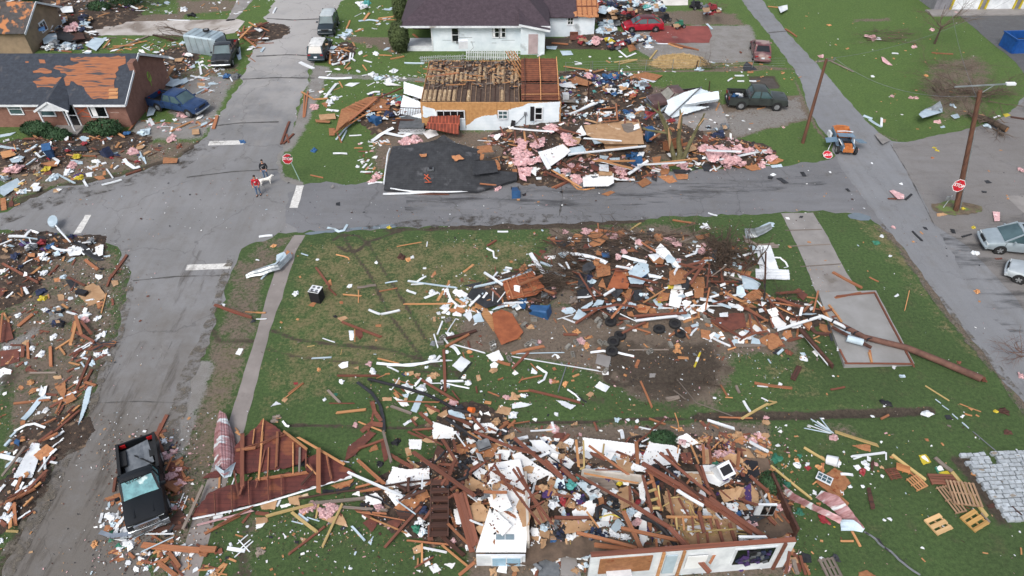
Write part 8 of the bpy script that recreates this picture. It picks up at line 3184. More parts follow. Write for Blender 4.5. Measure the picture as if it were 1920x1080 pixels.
def machine(px,py,col_,lab,rz):
    rt = thing('yard_machine',px,py,lab,'garden machine',rz,k=0); m = MB(); m.box((0,0,.5),(1.1,.5,.35),taper=.7); m.box((.2,0,.75),(.4,.35,.15)); m.build('body',col_,rt); m = MB(); m.tube([(-.3,-.35,.95),(-.4,0,1.0),(-.3,.35,.95)],.03,6); m.tube([(-.35,0,1.0),(-.1,0,.6)],.03); m.build('handlebar',trimB,rt)
    for x in (-.45,.45):
        for s in (1,-1): wheel(rt,x,s * .38,.22,.18,s)
machine(1304,16,blk_,'black garden machine in the rear yard',.5); machine(1335,22,red_,'red quad bike in the rear yard beside the black machine',.2); machine(1272,52,green_,'green mower wreck at the edge of the brick drive',.4); machine(1246,40,blk_,'black ride-on mower behind the red hatchback',.6); machine(1345,262,navy_,'dark machine wreck on the edge of the parking slab',.3)
# ------------------------------------------------------------- pallets, landscape timbers, paving stack
def pallet(cx,cy,corner,n,m_,lab,z=.0,L=1.15,W=1.0,wd=.09,tilt=0):
    a = P(cx,cy); b = P(*corner); rz = math.atan2(b.y - a.y,b.x - a.x); rt = empty('pallet',(a.x,a.y,z),rz,lab,'pallet','wooden pallets lying on the lawn'); rt.rotation_euler.x = tilt
    for s in (-1,0,1): m = MB(); m.box((s * (L / 2 - .05),0,.06),(.05,W,.09)); m.build('stringer',m_,rt)
    for k in range(n): y = (k - (n - 1) / 2) * (W - wd) / (n - 1); m = MB(); m.box((0,y,.12),(L,wd * rnd.uniform(.9,1.1),.022)); m.build('deck_board',m_,rt)
pw1 = mat('new_pallet_wood','c6a77c','a88659',scale=1.5,**WD); pw2 = mat('old_pallet_wood','a18469','7f6650',scale=1.5,**WD)
pallet(1758,985,(1778,976),3,pw1,'pale pallet with three wide boards, left of the two front pallets',wd=.2,L=.95,W=.85); pallet(1826,978,(1846,966),3,mat('yellow_pallet_wood','c09a5e','9b7642',**WD),'yellowish pallet with three wide boards, right of the two front pallets',wd=.2,L=1.0,W=.85)
pallet(1804,929,(1812,950),8,pw2,'largest pale slatted pallet beside the landscape timber',L=1.35,W=1.35,wd=.1,z=.1); pallet(1782,938,(1796,956),4,pw2,'narrow slatted pallet tilted against the largest pallet',L=1.5,W=.6,wd=.09); pallet(1766,901,(1791,902),4,mat('brown_pallet_wood','7d5140','5d3a2e',**WD),'dark brown pallet below the spilled bag',L=1.3,W=.6,wd=.13)
pallet(1718,907,(1728,917),5,mat('tan_pallet_wood','b88a5e','8f6644',**WD),'small broken tan pallet under the crossing timbers',L=.75,W=.7,wd=.08); pallet(1674,890,(1687,888),6,rust,'small rust-brown pallet at the left of the pallet group',L=.6,W=.6,wd=.06); pallet(1692,880,(1705,884),4,mat('orange_pallet_wood','b57c4e','8d5b36',**WD),'small orange pallet behind the rust-brown one',L=.65,W=.45,wd=.1); pallet(1555,1066,(1562,1080),4,gryw,'weathered grey pallet half cut by the lower edge',L=.9,W=.75,wd=.13)
stone = mat('paving_stone','a9b1b8','8d9397',scale=1.5,rough=.8,var=.14,bump=.2,c3='7d7468',s3=.62)
rs = random.Random(5); me_cache = []
for k in range(4): m = MB(); m.box((0,0,0),(1,1,1),taper=.96); me_ = m.build('paver',stone); me_cache.append(me_.data); bpy.data.objects.remove(me_)
O_ = P(1797,853); U = (P(1925,846) - O_); V_ = (P(1888,981) - O_); nu,nv = 11,16
for i in range(nu):
    for j in range(nv):
        if (i,j) in ((0,1),(9,15),(4,0)) or (i > 3 and j < 3 and i == 4): continue
        p_ = O_ + U * ((i + .5 + (.15 if j % 2 else -.1)) / nu) + V_ * ((j + .5) / nv) + Vector((rs.uniform(-.02,.02),rs.uniform(-.02,.02),0))
        if proj(p_)[0] > 1960: continue
        o = bpy.data.objects.new('garden_stone',me_cache[rs.randrange(4)]); col.objects.link(o); a = U.length / nu; b = V_.length / nv
        hh = .16 + rs.random() * .03 + (.08 if rs.random() < .1 else 0); o.location = (p_.x,p_.y,hh / 2); o.scale = (a * .91,b * .84,hh); o.rotation_euler = (rs.uniform(-.03,.03),rs.uniform(-.03,.03),math.atan2(U.y,U.x) + rs.uniform(-.05,.05))
        row = 'far' if j < 5 else 'middle' if j < 11 else 'near'; clm = 'left' if i < 3 else 'centre' if i < 8 else 'right'
        tag(o,f'pale grey paving stone in the {row} {clm} part of the laid-out stone patch','paving stone','pale grey paving stones laid out on the lawn')
# ------------------------------------------------------------- foundation slab, fallen pole, hoses, metal
o = sheet('foundation_slab',[(1533,553),(1640,549),(1712,686),(1582,690)],.22,mat('wet_concrete','8f8f8f','7b7a78',scale=.5,rough=.55,world=True,c3='6f6a55',s3=.6),amp=.02,thick=.3,it=0,kind=None); tag(o,'bare concrete foundation slab with torn sill boards around it','slab')
parse('''
p 1533 555 1570 560 3.2 r
p 1568 556 1640 549 3.2 r .24
p 1640 550 1712 685 3.2 r .24
p 1586 682 1710 683 3.2 r .24
p 1574 655 1588 682 3.2 r .24
p 1542 575 1560 610 4 t .24
p 1554 573 1578 605 4 t .24
p 1545 585 1562 580 4 r .24
p 1560 595 1572 592 3 r .24
p 1629 662 1634 680 4 t .24
s b 1586 638 1612 634 1616 650 1590 648
s w 1598 668 1604 666 1604 672 1600 672
''',0,0,1.0)
rt = empty('fallen_utility_pole',P(1840,710),0,'long fallen utility pole lying across the foundation slab, snapped at its base','utility pole'); o0 = P(1840,710)
m = MB(); pts = [P(1840,710,.22),P(1760,676,.3),P(1700,652,.38),P(1620,632,.5),P(1560,600,.45)]; m.tube([p_ - o0 for p_ in pts],[.21,.2,.19,.17,.15],14); m.build('pole',mat('fallen_pole_wood','6b4d42','4d362f',scale=2,rough=.85),rt,ang=40)
m = MB();
for k in range(7): a = k * .9; m.bar(P(1840,710,.22) - o0 + Vector((0,.1 * math.cos(a),.1 * math.sin(a))),P(1846,712,.22) - o0 + Vector((rnd.random() * .15,.12 * math.cos(a),.12 * math.sin(a))),.07,.05)
m.build('splintered_end',rust,rt)
m = MB(); m.tube([P(1618,642,.6) - o0,P(1588,634,.6) - o0],.21,16); m.build('transformer',blus,rt,ang=40); m = MB(); m.bar(P(1560,613,.7) - o0,P(1634,652,.6) - o0,.14,.14); m.bar(P(1500,618,.6) - o0,P(1560,684,.25) - o0,.16,.14); m.build('crossarm',drkw,rt)
for k,(x,y) in enumerate([(1515,600),(1560,605),(1585,620),(1600,628),(1625,640)]): m = MB(); q_ = P(x,y,.7) - o0; m.tube([q_,q_ + Vector((.05,.05,.18)),q_ + Vector((.3,.1,.2))],[.05,.05,.02],7); m.build('fitting',blk_,rt)
for i,(pts,w_,c_,lab,z_) in enumerate([([(690,711),(745,724),(795,738),(830,754),(852,768),(880,773)],5.5,'K','long black corrugated drain pipe lying diagonally across the lawn',.12),([(837,785),(870,808),(895,825)],6.5,'K','short black drain pipe end above the wrecked house',.3),([(866,880),(860,872),(868,872),(880,880),(875,895),(845,905),(838,915)],6,'K','looped black hose beside the fallen staircase',.6),([(1120,975),(1119,955),(1130,948),(1150,958),(1172,973)],7,'K','bent black hose in the middle of the wreck',.7),([(1202,968),(1230,980),(1248,998),(1262,1015),(1270,1030)],9,'K','thick ribbed black hose over the joists of the wreck',.6),([(680,925),(710,935),(745,958),(800,965)],3,'K','thin black cable below the fallen roof piece',.1),([(812,900),(760,905),(700,915),(620,925),(560,935)],4,'d','dark muddy rail lying along the lower lawn',.1),([(1428,480),(1436,500),(1433,560)],2,'k','dark bent rod hanging at the rubble heap edge',.3)]):
    ribbon(pts,w_,c_,0,0,1.0,label=lab,z=z_,tube=True,name='hose' if c_ == 'K' else 'rail',cat='hose' if c_ == 'K' else 'rail')
def crumpled(pts_rows,m_,lab,name='crumpled_metal_sheet',cat='metal sheet',amp=.06,seed=0,sub=6):
    """ribbed, folded sheet through rows of (px, py, z)"""
    rows = [[P(*q_) for q_ in r_] for r_ in pts_rows]; o0 = rows[0][0].copy(); o0.z = 0; nu = len(rows[0]); G = []
    for i in range((len(rows) - 1) * sub + 1):
        a = min(i // sub,len(rows) - 2); f = i / sub - a; r0,r1 = rows[a],rows[a + 1]; R_ = []
        for j in range((nu - 1) * sub + 1):
            b = min(j // sub,nu - 2); g = j / sub - b; v = (r0[b].lerp(r0[b + 1],g)).lerp(r1[b].lerp(r1[b + 1],g),f)
            v = v - o0; v.z = max(.02,v.z + amp * mn.noise(Vector((v.x * 1.3 + seed,v.y * 1.3,0))) + (amp * .5 if j % 2 else 0)); R_.append(v)
        G.append(R_)
    m = MB(); n_ = len(G[0]); m.v = [tuple(v) for r_ in G for v in r_]; m.f = [(i * n_ + j,i * n_ + j + 1,(i + 1) * n_ + j + 1,(i + 1) * n_ + j) for i in range(len(G) - 1) for j in range(n_ - 1)]; m.m = [0] * len(m.f)
    o = m.build(name,m_,loc=o0); md = o.modifiers.new('thickness','SOLIDIFY'); md.thickness = .015; return tag(o,lab,cat)
crumpled([[(402,812,.1),(412,770,.5),(424,778,.5),(440,820,.15)],[(400,850,.1),(412,845,.7),(430,845,.6),(446,858,.2)],[(403,880,.1),(420,892,.6),(428,890,.5),(444,868,.2)]],mauve,'upright crumpled mauve metal sheet at the pavement edge')
crumpled([[(405,880,.3),(420,897,.25),(433,893,.3)],[(403,872,.7),(420,884,.8),(442,866,.6)]],blus,'pale folded end below the crumpled mauve sheet',sub=3)
crumpled([[(1443,905,.1),(1480,935,.1),(1520,955,.1),(1575,982,.1)],[(1452,898,.5),(1490,926,.5),(1530,948,.45),(1578,970,.3)],[(1462,912,.1),(1500,942,.1),(1540,962,.1),(1580,978,.1)]],mauve,'long twisted mauve metal strip on the lawn right of the wreck',seed=3)
crumpled([[(1529,933,.1),(1550,948,.1),(1580,972,.1),(1615,992,.1)],[(1540,920,.6),(1570,930,.7),(1595,955,.6),(1621,990,.3)],[(1545,932,.2),(1560,940,.3),(1590,962,.3),(1618,992,.1)]],mauve,'shorter mauve metal sheet folded over the long strip',seed=8)
crumpled([[(1575,974,.1),(1577,995,.1)],[(1600,975,.5),(1600,995,.1)],[(1622,990,.2),(1617,998,.1)]],blus,'pale sheet end joining the two mauve metal strips',sub=4)
crumpled([[(1396,428,.2),(1398,448,.1)],[(1415,428,.8),(1420,446,.2)],[(1445,418,.9),(1448,430,.4)]],steel,'curved galvanised sheet standing on the lawn beside the driveway',amp=.1,sub=5)
crumpled([[(1392,440,.1),(1398,455,.02)],[(1420,458,.1),(1425,463,.02)],[(1450,455,.1),(1455,462,.02)]],gryw,'grey curved board under the galvanised sheet',sub=3)
crumpled([[(1725,210,.2),(1730,222,.1)],[(1745,200,.7),(1750,216,.3)],[(1762,190,.8),(1768,208,.4)]],steel,'crumpled pale metal sheet caught in the fallen tree crown',amp=.12,sub=5)
crumpled([[(1417,505,.15),(1417,524,.1)],[(1445,504,.18),(1445,524,.12)],[(1479,506,.15),(1481,524,.1)]],whtw,'white corrugated sheet lying on the lawn right of the heap',amp=.05,sub=7)
crumpled([[(460,515,.2),(462,522,.1)],[(490,500,.5),(495,514,.3)],[(520,496,.5),(525,505,.3)],[(545,472,.3),(548,482,.2)]],steel,'twisted grey sign sheet on the verge by the pavement',amp=.1,sub=4)
crumpled([[(1050,160,.3),(1052,193,.3)],[(1068,160,.35),(1072,193,.3)],[(1085,160,.3),(1100,194,.3)]],mat('corrugated_roof','918b85','77716b',scale=2),'grey corrugated roof sheet right of the roofless house',amp=.06,sub=9)
def slab3(pts,m_,lab,th=.08,cat='siding',name='fallen_siding',rag=.03):
    W_ = [P(*q_) for q_ in pts];
    n_ = (W_[1] - W_[0]).cross(W_[2] - W_[0]).normalized(); W_ = W_[:3] + [PPl(q_[0],q_[1],W_[0],n_) for q_ in pts[3:]]; c = sum(W_,Vector()) / len(W_); o = poly3(name,W_,m_,th,rag=rag,offs=c); o.location = c; return tag(o,lab,cat)
slab3([(1245,210,.9),(1260,221,.3),(1345,178,1.1),(1344,192,.9),(1315,163,2.1),(1270,180,2.1),(1250,190,1.6)][:3] + [(1310,165),(1285,172),(1250,188),(1252,196)],sidW,'torn white siding triangle draped over the brown pickup',.05)
slab3([(1282,200,1.0),(1346,190,1.1),(1345,175,1.5),(1300,182)],sidW,'long white fallen wall box lying right of the brown pickup',.35)
slab3([(1258,222,.25),(1330,200,.5),(1282,199,1.0)],sidW,'white wall face leaning onto the wet slab',.04)
m = MB(); m.bar(P(1255,219,.6),P(1315,163,2.2),.08,.1); tag(m.build('corner_trim',gry_),'grey corner trim along the draped siding triangle','trim')
slab3([(757,153,1.2),(797,165,1.6),(795,187,1.0),(757,175)],sidW,'upper fallen white wall panel left of the roofless house',.06)
slab3([(756,178,1.2),(793,193,1.3),(790,222,.8),(748,212)],sidW,'lower fallen white wall panel left of the roofless house',.06)
slab3([(806,218,1.5),(862,216,1.5),(860,252,.6),(798,240)],mat('rust_deck_boards','7a3b2a','5c2b20',scale=2,brick=(.3,9,.03,.8,2.2,2)),'rust-red battened deck panel leaning on the roofless house',.08,'panel','deck_panel')
rt = empty('porch_deck',P(760,250),0,'dark porch deck with black railing left of the roofless house','deck'); o0 = P(760,250); a = P(744,250,.7) - o0; b = P(792,250,.7) - o0; m = MB(); m.box(((a.x + b.x) / 2,.9,.62),(b.x - a.x,2.2,.12)); m.build('deck',gry_,rt); m = MB()
for k in range(16): x = a.x + (b.x - a.x) * k / 15; m.bar((x,1.9,.7),(x,1.9,1.5),.04,.04)
m.bar((a.x,1.9,1.5),(b.x,1.9,1.4),.07,.05); m.build('railing',drkw,rt); m = MB()
for k in range(18): x = a.x + (b.x - a.x) * k / 18; m.bar((x,-.22,.02),(x + .25,-.22,.55),.03,.02,up=(0,1,0)); m.bar((x + .25,-.24,.02),(x,-.24,.55),.03,.02,up=(0,1,0))
m.build('lattice',whtw,rt)
def redroof():
    q = lambda pts,z: [P(340 + x / 4.7,760 + y / 4.7,z) for x,y in pts]; o0 = P(470,900); rt = empty('fallen_red_roof',o0,0,'large fallen roof triangle of wine-red boards with rafters on the lower left lawn','roof section')
    rm = mat('wine_red_boards','6a3730','4c2825',scale=1.5,rough=.7,brick=(4,.24,.012,.85,.5,2),c3='7d4a33',s3=.6)
    for pts,z in (([(470,370),(560,270),(640,205),(725,115),(900,240),(1110,390),(1112,440),(1060,500),(960,545),(780,570),(560,605),(460,590)],.35),([(75,985),(160,880),(240,770),(420,700),(640,655),(900,600),(1110,580),(1240,690),(1000,760),(700,850),(450,910),(240,975)],.2),([(1105,470),(1220,400),(1420,520),(1545,600),(1400,650),(1240,700),(1090,720)],.25),([(185,640),(290,575),(350,600),(330,632)],.15)):
        poly3('board_deck',q(pts,z),rm,.04,rt,rag=.06,offs=o0)
    for x0,y0,x1,y1 in ((645,210,630,340),(725,120,700,350),(860,230,845,540),(985,330,985,600),(540,270,545,690),(290,770,300,960),(440,710,450,940),(590,670,600,880),(760,640,770,840),(880,620,885,790),(1290,460,1320,660),(480,400,920,260)):
        A = q([(x0,y0)],.48)[0] - o0; B = q([(x1,y1)],.42)[0] - o0; m = MB(); m.bar(A,B,.05,.09); m.build('rafter',tanw if x0 % 2 else rust,rt)
    m = MB(); v = [a_ - o0 for a_ in q([(100,1000),(450,930),(700,870),(1000,780),(1240,705),(1500,620)],.2)]; m.tube(v,.05,5); m.build('drip_edge',whtw,rt)
redroof()
c = P(1548,903,.12); rt = empty('gable_piece',c,0,'plywood gable piece with a small white window lying on the lawn','wall piece'); f_ = MB(); a_ = -.62
f_.box((-.05,.12,.1),(.75,.5,.04),rz=a_); f_.build('window_frame',whtw,rt);
for i in (-1,0,1):
    for j in (-.5,.5): m = MB(); v = Matrix.Rotation(a_,3,'Z') @ Vector((i * .23,j * .2,0)); m.box((v.x - .05,v.y + .12,.125),(.19,.16,.012),rz=a_); m.build('pane',glassM,rt)
for (x0,y0,x1,y1,lab) in ((814,990,835,915,'dark brown fallen staircase standing in the debris left of the white wall'),):
    rt = thing('staircase',824,1003,lab,'staircase',R(2));
    for s in (-1,1): m = MB(); m.bar((s * .42,-.2,.2),(s * .42,2.4,1.0),.06,.25); m.build('stringer',drkw,rt)
    for k in range(7): m = MB(); m.box((0,-.1 + k * .38,.3 + k * .12),(.8,.28,.04)); m.build('tread',drkw,rt)
rt = empty('fence_panel',P(628,246),0,'orange slatted fence panel leaning in the grass left of the roofless house','fence'); o0 = P(628,246)
def along(pts,t): k = min(len(pts) - 2,int(t * (len(pts) - 1))); f_ = t * (len(pts) - 1) - k; return (pts[k][0] + (pts[k + 1][0] - pts[k][0]) * f_,pts[k][1] + (pts[k + 1][1] - pts[k][1]) * f_)
for k in range(15):
    t = k / 14; A = P(*along([(628,246),(640,208),(668,190),(705,181)],t),.75) - o0; B = P(*along([(634,248),(675,222),(708,203),(738,186)],t),.5) - o0; m = MB(); m.bar(A,B,.14,.03); m.build('slat',orng,rt)
m = MB(); m.bar(P(628,248,.4) - o0,P(742,182,.6) - o0,.1,.08); m.build('rail',tanw,rt)
rs2 = random.Random(8); m = MB(); S_ = [tuple(P(*q_))[:2] for q_ in [(1215,122),(1240,105),(1280,101),(1315,108),(1330,122),(1290,129),(1240,129)]]
for k in range(5200):
    x,y = rs2.uniform(min(s[0] for s in S_),max(s[0] for s in S_)),rs2.uniform(min(s[1] for s in S_),max(s[1] for s in S_))
    if not inpoly(np.array([x]),np.array([y]),S_)[0]: continue
    q_ = Vector((x,y,.03 + rs2.random() * .06)); d_ = Vector((rs2.gauss(0,1),rs2.gauss(0,1),rs2.gauss(0,.2))).normalized() * rs2.uniform(.12,.3); s_ = Vector((-d_.y,d_.x,0)) * .09; m.add([q_ - d_ - s_,q_ + d_ - s_,q_ + d_ + s_,q_ - d_ + s_],[(0,1,2,3)])
tag(m.build('straw',mat('straw','c4a878','a08657',scale=2),fix=False),'thin spread of pale straw beside the gravel yard','straw',kind='stuff')
parse('''
p 1562 812 1520 786 1.5 b .3
p 1562 812 1527 796 1.5 b .2
p 1560 813 1515 797 1.5 w .15
p 1560 812 1538 784 1.5 b .35
p 1558 813 1508 803 1.5 b .1
p 1562 812 1532 790 1.5 w .3
p 1473 432 1540 430 .7 g
p 1482 462 1556 458 .7 g
p 1502 500 1576 495 .7 g
p 450 1030 470 1012 2 w
p 445 1020 465 1003 2 w
p 440 1045 475 1015 2 w
p 447 1012 468 1035 2 w
p 335 950 345 925 2 w
p 340 960 352 930 2 w
p 330 945 348 940 2 w
''',0,0,1.0)
# ------------------------------------------------------------- the wrecked house at the bottom
def wreck():
    off = P(1105,1045,0); o0 = Vector((3.3,14.3,0)); rt = empty('wrecked_house',o0,0,'wrecked house without a roof at the bottom, front wall still standing','house')
    tl = P(1108,1042,2.3) - o0; tr = P(1492,1013,2.3) - o0; ang = math.atan2(tr.y - tl.y,tr.x - tl.x); L_ = (tr - tl).length; T = Matrix.Translation(Vector((tl.x,tl.y,0))) @ Matrix.Rotation(ang,4,'Z')
    def bx(nm_,c,d,m_,par=rt): m = MB(); m.box(c,d); o = m.build(nm_,m_,par); o.matrix_local = (T if par is rt else Matrix()); return o
    bx('wall',(L_ / 2,0,1.15),(L_,.14,2.3),whtw); bx('top_plate',(L_ / 2,.03,2.33),(L_,.22,.05),rust)
    bx('plywood_panel',(1.55,-.1,1.45),(2.3,.04,1.3),osb);
    for x in (3.15,4.05): bx('stud',(x,-.12,1.15),(.12,.08,2.3),tanw)
    bx('broken_sash',(3.55,-.11,1.2),(.5,.05,1.6),blus); bx('drywall_flap',(4.7,-.15,1.3),(.9,.03,1.1),dryw); w1 = bx('window',(7.3,-.09,1.35),(1.9,.04,1.45),whtw); bx('pane',(7.3,-.115,1.35),(1.7,.02,1.3),glassB,w1)
    cl = MB(); r3 = random.Random(2)
    for k in range(26): cl.box((6.6 + r3.random() * 1.4,-.16,.8 + r3.random() * 1.0),(r3.uniform(.08,.3),.06,r3.uniform(.1,.4)),r3.randrange(4),ry=r3.uniform(-.6,.6))
    o = cl.build('hanging_clothes',[purp_,navy_,gry_,blk_],rt); o.matrix_local = T
    bx('brown_shelf',(1.3,-.3,1.0),(1.1,.35,.06),whtw); bx('corner_post',(L_ - .5,-.14,1.2),(.12,.1,2.3),rust)
    fl = [P(1085,850,.35),P(1440,860,.35),P(1490,1000,.35),P(1100,1040,.35),P(960,1060,.35),P(880,1000,.35),P(900,860,.35)]
    poly3('floor',[q_ for q_ in fl],mat('dirty_floor','6b5a4c','453b33',scale=1.5,c3='9a8369',s3=.58,rough=.9),.05,rt,rag=.12,offs=o0)
    bk = mat('wallboard_inside','c9c4bc','a89f93',scale=1)
    for a,b,h_,m_ in (((1088,905),(1200,918),1.2,bk),((1275,905),(1345,905),.9,bk),((1440,905),(1488,1010),.9,drkw),((985,905),(990,1035),1.0,bk)):
        A = P(*a); B = P(*b); m = MB(); m.bar(A - o0 + Vector((0,0,h_ / 2)),B - o0 + Vector((0,0,h_ / 2)),.12,h_); m.build('stub_wall',m_,rt)
    A = P(1435,955,1.0) - o0; m = MB(); m.box(A,(.9,.1,.9)); w2 = m.build('window',whtw,rt); m = MB(); m.box(A + Vector((-.02,-.06,0)),(.3,.02,.75)); m.box(A + Vector((.3,-.06,0)),(.25,.02,.75)); m.build('pane',glassB,w2)
wreck()
o0 = P(940,1030); rt = empty('fallen_facade',o0,0,'fallen white facade with a big two-pane window at the lower left of the wreck','wall piece')
m = MB(); tz = .92; fc = [P(892,1034,tz),P(986,1034,tz),P(994,935,tz),P(975,860,tz),P(915,870,tz),P(925,930,tz)]; m.prism([(v.x - o0.x,v.y - o0.y) for v in fc],tz - .1,tz); m.build('wall',dryw,rt)
for (a,b,c_,d) in ((930,1002,964,1012),): A = P(a,d,tz) - o0; B = P(c_,b,tz) - o0; m = MB(); m.box(((A.x + B.x) / 2,(A.y + B.y) / 2,tz + .01),(B.x - A.x,B.y - A.y,.02)); m.box(((A.x + B.x) / 2,(A.y + B.y) / 2,tz + .02),(.04,B.y - A.y,.02),1); m.build('window_opening',[mat('pale_glass','7d8f99',rough=.3),whtw],rt)
A = P(893,1036,.9) - o0; B = P(985,1036,.9) - o0; m = MB(); m.box(((A.x + B.x) / 2,A.y - .12,.45),(B.x - A.x,.1,.9)); m.build('front_face',whtw,rt); m = MB(); m.box(((A.x + B.x) / 2 + .25,A.y - .19,.45),(1.4,.05,.8)); w2 = m.build('window',whtw,rt)
for s in (-1,1): m = MB(); m.box(((A.x + B.x) / 2 + .25 + s * .33,A.y - .22,.45),(.6,.03,.66)); m.build('pane',mat('sky_blue_glass','8fb2c8','7d9fb5',rough=.25,spec=.7),w2)
# ------------------------------------------------------------- random debris by zone
scatter([(0,265),(250,262),(330,270),(250,310),(110,350),(0,385)],154,'pr pr pt pw sb sw sO sc lb lg lN lw tw lx sk ly pd',(0.2,1.2),seed=1)
scatter([(0,432),(130,440),(200,455),(190,480),(60,500),(0,520)],77,'pr pw sw sW sb lb lw lN lx pt sO sc lP tw lK sk',(0.15,1.0),seed=2)
scatter([(0,500),(200,480),(232,500),(200,640),(120,830),(60,960),(0,1020)],191,'pr pr po pt sW sw lw sc sO sb tw pr sk sR lK',(0.12,0.68),seed=3)
scatter([(140,640),(215,620),(205,670),(120,820),(60,960),(0,1060),(0,980),(90,860)],42,'pr pr po pr tw sR sO',(0.4,1.3),seed=4,dirs=[1.0,.8,1.3])
scatter([(0,0),(200,0),(330,5),(340,25),(170,35),(150,60),(60,60),(0,45)],226,'sw lb lN lx lK sW sO pw pr tw lP lG sc lS',(0.25,1.3),seed=5)
scatter([(60,60),(150,58),(200,70),(290,75),(420,75),(350,100),(200,100),(75,98)],121,'pt pr sb sw lb lw tw pg pd sW',(0.25,1.6),seed=6)
scatter([(290,120),(350,105),(470,125),(445,150),(400,175),(330,170),(300,150)],136,'pt sb sw lb tw pr lw sO lp',(0.2,1.1),seed=7)
scatter([(270,225),(350,222),(410,215),(400,240),(350,250),(270,245)],56,'pr pt po lb lw tw lp',(0.2,1.3),seed=8)
scatter([(435,60),(490,40),(500,80),(470,110),(455,90)],36,'pt pr po lw sw',(0.4,1.8),seed=9)
scatter([(575,70),(700,10),(760,10),(750,100),(640,160),(590,130)],74,'pt tw lw sw pw sb',(0.15,1.2),seed=10)
scatter([(625,90),(655,95),(650,120),(620,125)],32,'pt po lb pw lS',(0.3,1.2),seed=11)
scatter([(570,165),(640,155),(760,150),(760,230),(700,235),(620,215)],48,'pt pw lw tw sW',(0.15,0.8),seed=12)
scatter([(680,140),(800,140),(800,155),(690,158)],75,'lw lb sw sW pw',(0.12,0.5),seed=13)
scatter([(690,180),(790,150),(790,230),(730,245),(700,230)],93,'pr po pw sw lb lx lN sd',(0.3,1.01),seed=14)
scatter([(670,270),(730,260),(722,345),(680,320)],48,'lp pw pw sW pt pr',(0.3,0.79),seed=15)
scatter([(1040,145),(1180,140),(1220,180),(1230,250),(1150,240),(1050,235)],427,'lb lN lw lx lP lK sw sW sb pt pr po lS sO tw lB lT',(0.2,0.86),seed=16)
scatter([(1110,0),(1240,0),(1250,20),(1170,35),(1125,60)],241,'lb lN lw lx lP lK lK lT sb pt lS sw lx',(0.25,1.2),seed=17)
scatter([(1120,60),(1170,60),(1240,78),(1230,95),(1140,92)],121,'lb lN lw lx lK sb pt lS lB',(0.2,0.9),seed=18)
scatter([(1160,0),(1240,0),(1240,15)],48,'lT lw lb lK',(0.4,1.2),seed=19)
scatter([(900,255),(1000,240),(1260,245),(1290,290),(1250,320),(1060,340),(980,330),(930,300)],510,'lp lp lp pr pr pr pt sW sc sR sO sW pw sk pd',(0.25,1.22),seed=20,lift=.7)
scatter([(1250,290),(1330,260),(1430,275),(1465,305),(1400,315),(1290,325)],364,'lp lp pr pr pt sR sO sc pw sk sW po',(0.2,0.94),seed=21,lift=.7)
scatter([(1060,320),(1260,305),(1300,325),(1180,345),(1080,345)],97,'lp pr pt sO sk sk sR',(0.15,0.9),seed=22)
scatter([(980,450),(1110,430),(1420,450),(1430,560),(1250,600),(1040,590),(970,560)],367,'pr pr pr po sO sO sR sW sb lw tw pd sk lp pg',(0.25,1.51),seed=23,lift=.7)
scatter([(860,500),(1000,510),(1000,560),(870,620),(820,600),(830,540)],60,'pw pr tw sw sb pt sW lw pr',(0.2,1.01),seed=24)
scatter([(1250,560),(1420,550),(1560,580),(1570,620),(1480,640),(1330,650)],148,'pr pr po pt sW sw sO tw sb',(0.2,1.37),seed=25,lift=.7)
scatter([(770,510),(860,530),(1000,575),(830,600)],33,'pw tw pt lw',(0.2,1.2),seed=26)
scatter([(860,600),(1380,570),(1480,650),(1300,700),(1000,720),(860,690)],108,'pt lt lw pr sW lS po',(0.1,0.5),seed=27)
scatter([(700,700),(880,690),(980,760),(960,810),(760,800)],31,'pr pt sW sc lw pw tw po',(0.2,0.86),seed=28)
scatter([(820,800),(1000,790),(1080,830),(1060,860),(860,860)],86,'pr pr sW sc sW lw po tw sO sk',(0.2,0.86),seed=29,lift=.7)
scatter([(820,850),(940,850),(980,900),(960,1000),(900,1010),(830,1000)],140,'pr pr pr sc sc sW sW po sO sk lK',(0.3,1.37),seed=30,lift=.7)
scatter([(960,830),(1090,830),(1300,850),(1420,850),(1480,1010),(1300,1020),(1010,1060),(960,1000)],585,'pr pr pr sc sc sW sW po sO lb lN lP lK lw lx lc pt sR tw',(0.2,1.22),seed=31,lift=.7)
scatter([(1300,815),(1440,815),(1450,900),(1380,900)],216,'sc sR lp pr lc sO pt',(0.15,0.6),seed=32)
scatter([(1430,900),(1470,920),(1500,1060),(1470,1075)],97,'pr pr pt po sc lp sk',(0.3,1.01),seed=33)
scatter([(1020,890),(1190,900),(1240,1020),(1060,1040)],315,'lb lN lP lw lK lx lc lT sW sb pr lY lG',(0.15,0.7),seed=34,lift=.7)
scatter([(890,1010),(1110,1010),(1110,1080),(870,1080)],72,'lc lK lw pr sc lP sO',(0.15,0.7),seed=35)
scatter([(400,890),(680,860),(860,960),(830,1010),(700,990),(560,940),(420,960)],48,'pt pr sc lw sW pw sk lp',(0.2,0.79),seed=36)
scatter([(200,930),(330,930),(330,1080),(200,1060)],137,'pr pt po lw sw sb lG lK tw sO',(0.12,0.58),seed=37)
scatter([(300,810),(340,830),(345,960),(320,960)],48,'lp pr po sR pt',(0.2,1.0),seed=38)
scatter([(330,940),(480,950),(430,1080),(330,1080)],48,'pw pt pr sw',(0.1,0.7),seed=39)
scatter([(820,790),(1440,780),(1500,830),(1440,850),(820,860)],36,'sW lw lc sc pt lp pr',(0.12,0.6),seed=40)
scatter([(1460,840),(1700,860),(1620,940),(1460,960)],48,'lw lw lt lw sW',(0.08,0.17),seed=41)
scatter([(560,440),(1040,430),(1000,560),(830,700),(470,800),(500,620)],20,'lw lt pt lt lw lp sO',(0.06,0.24),seed=42)
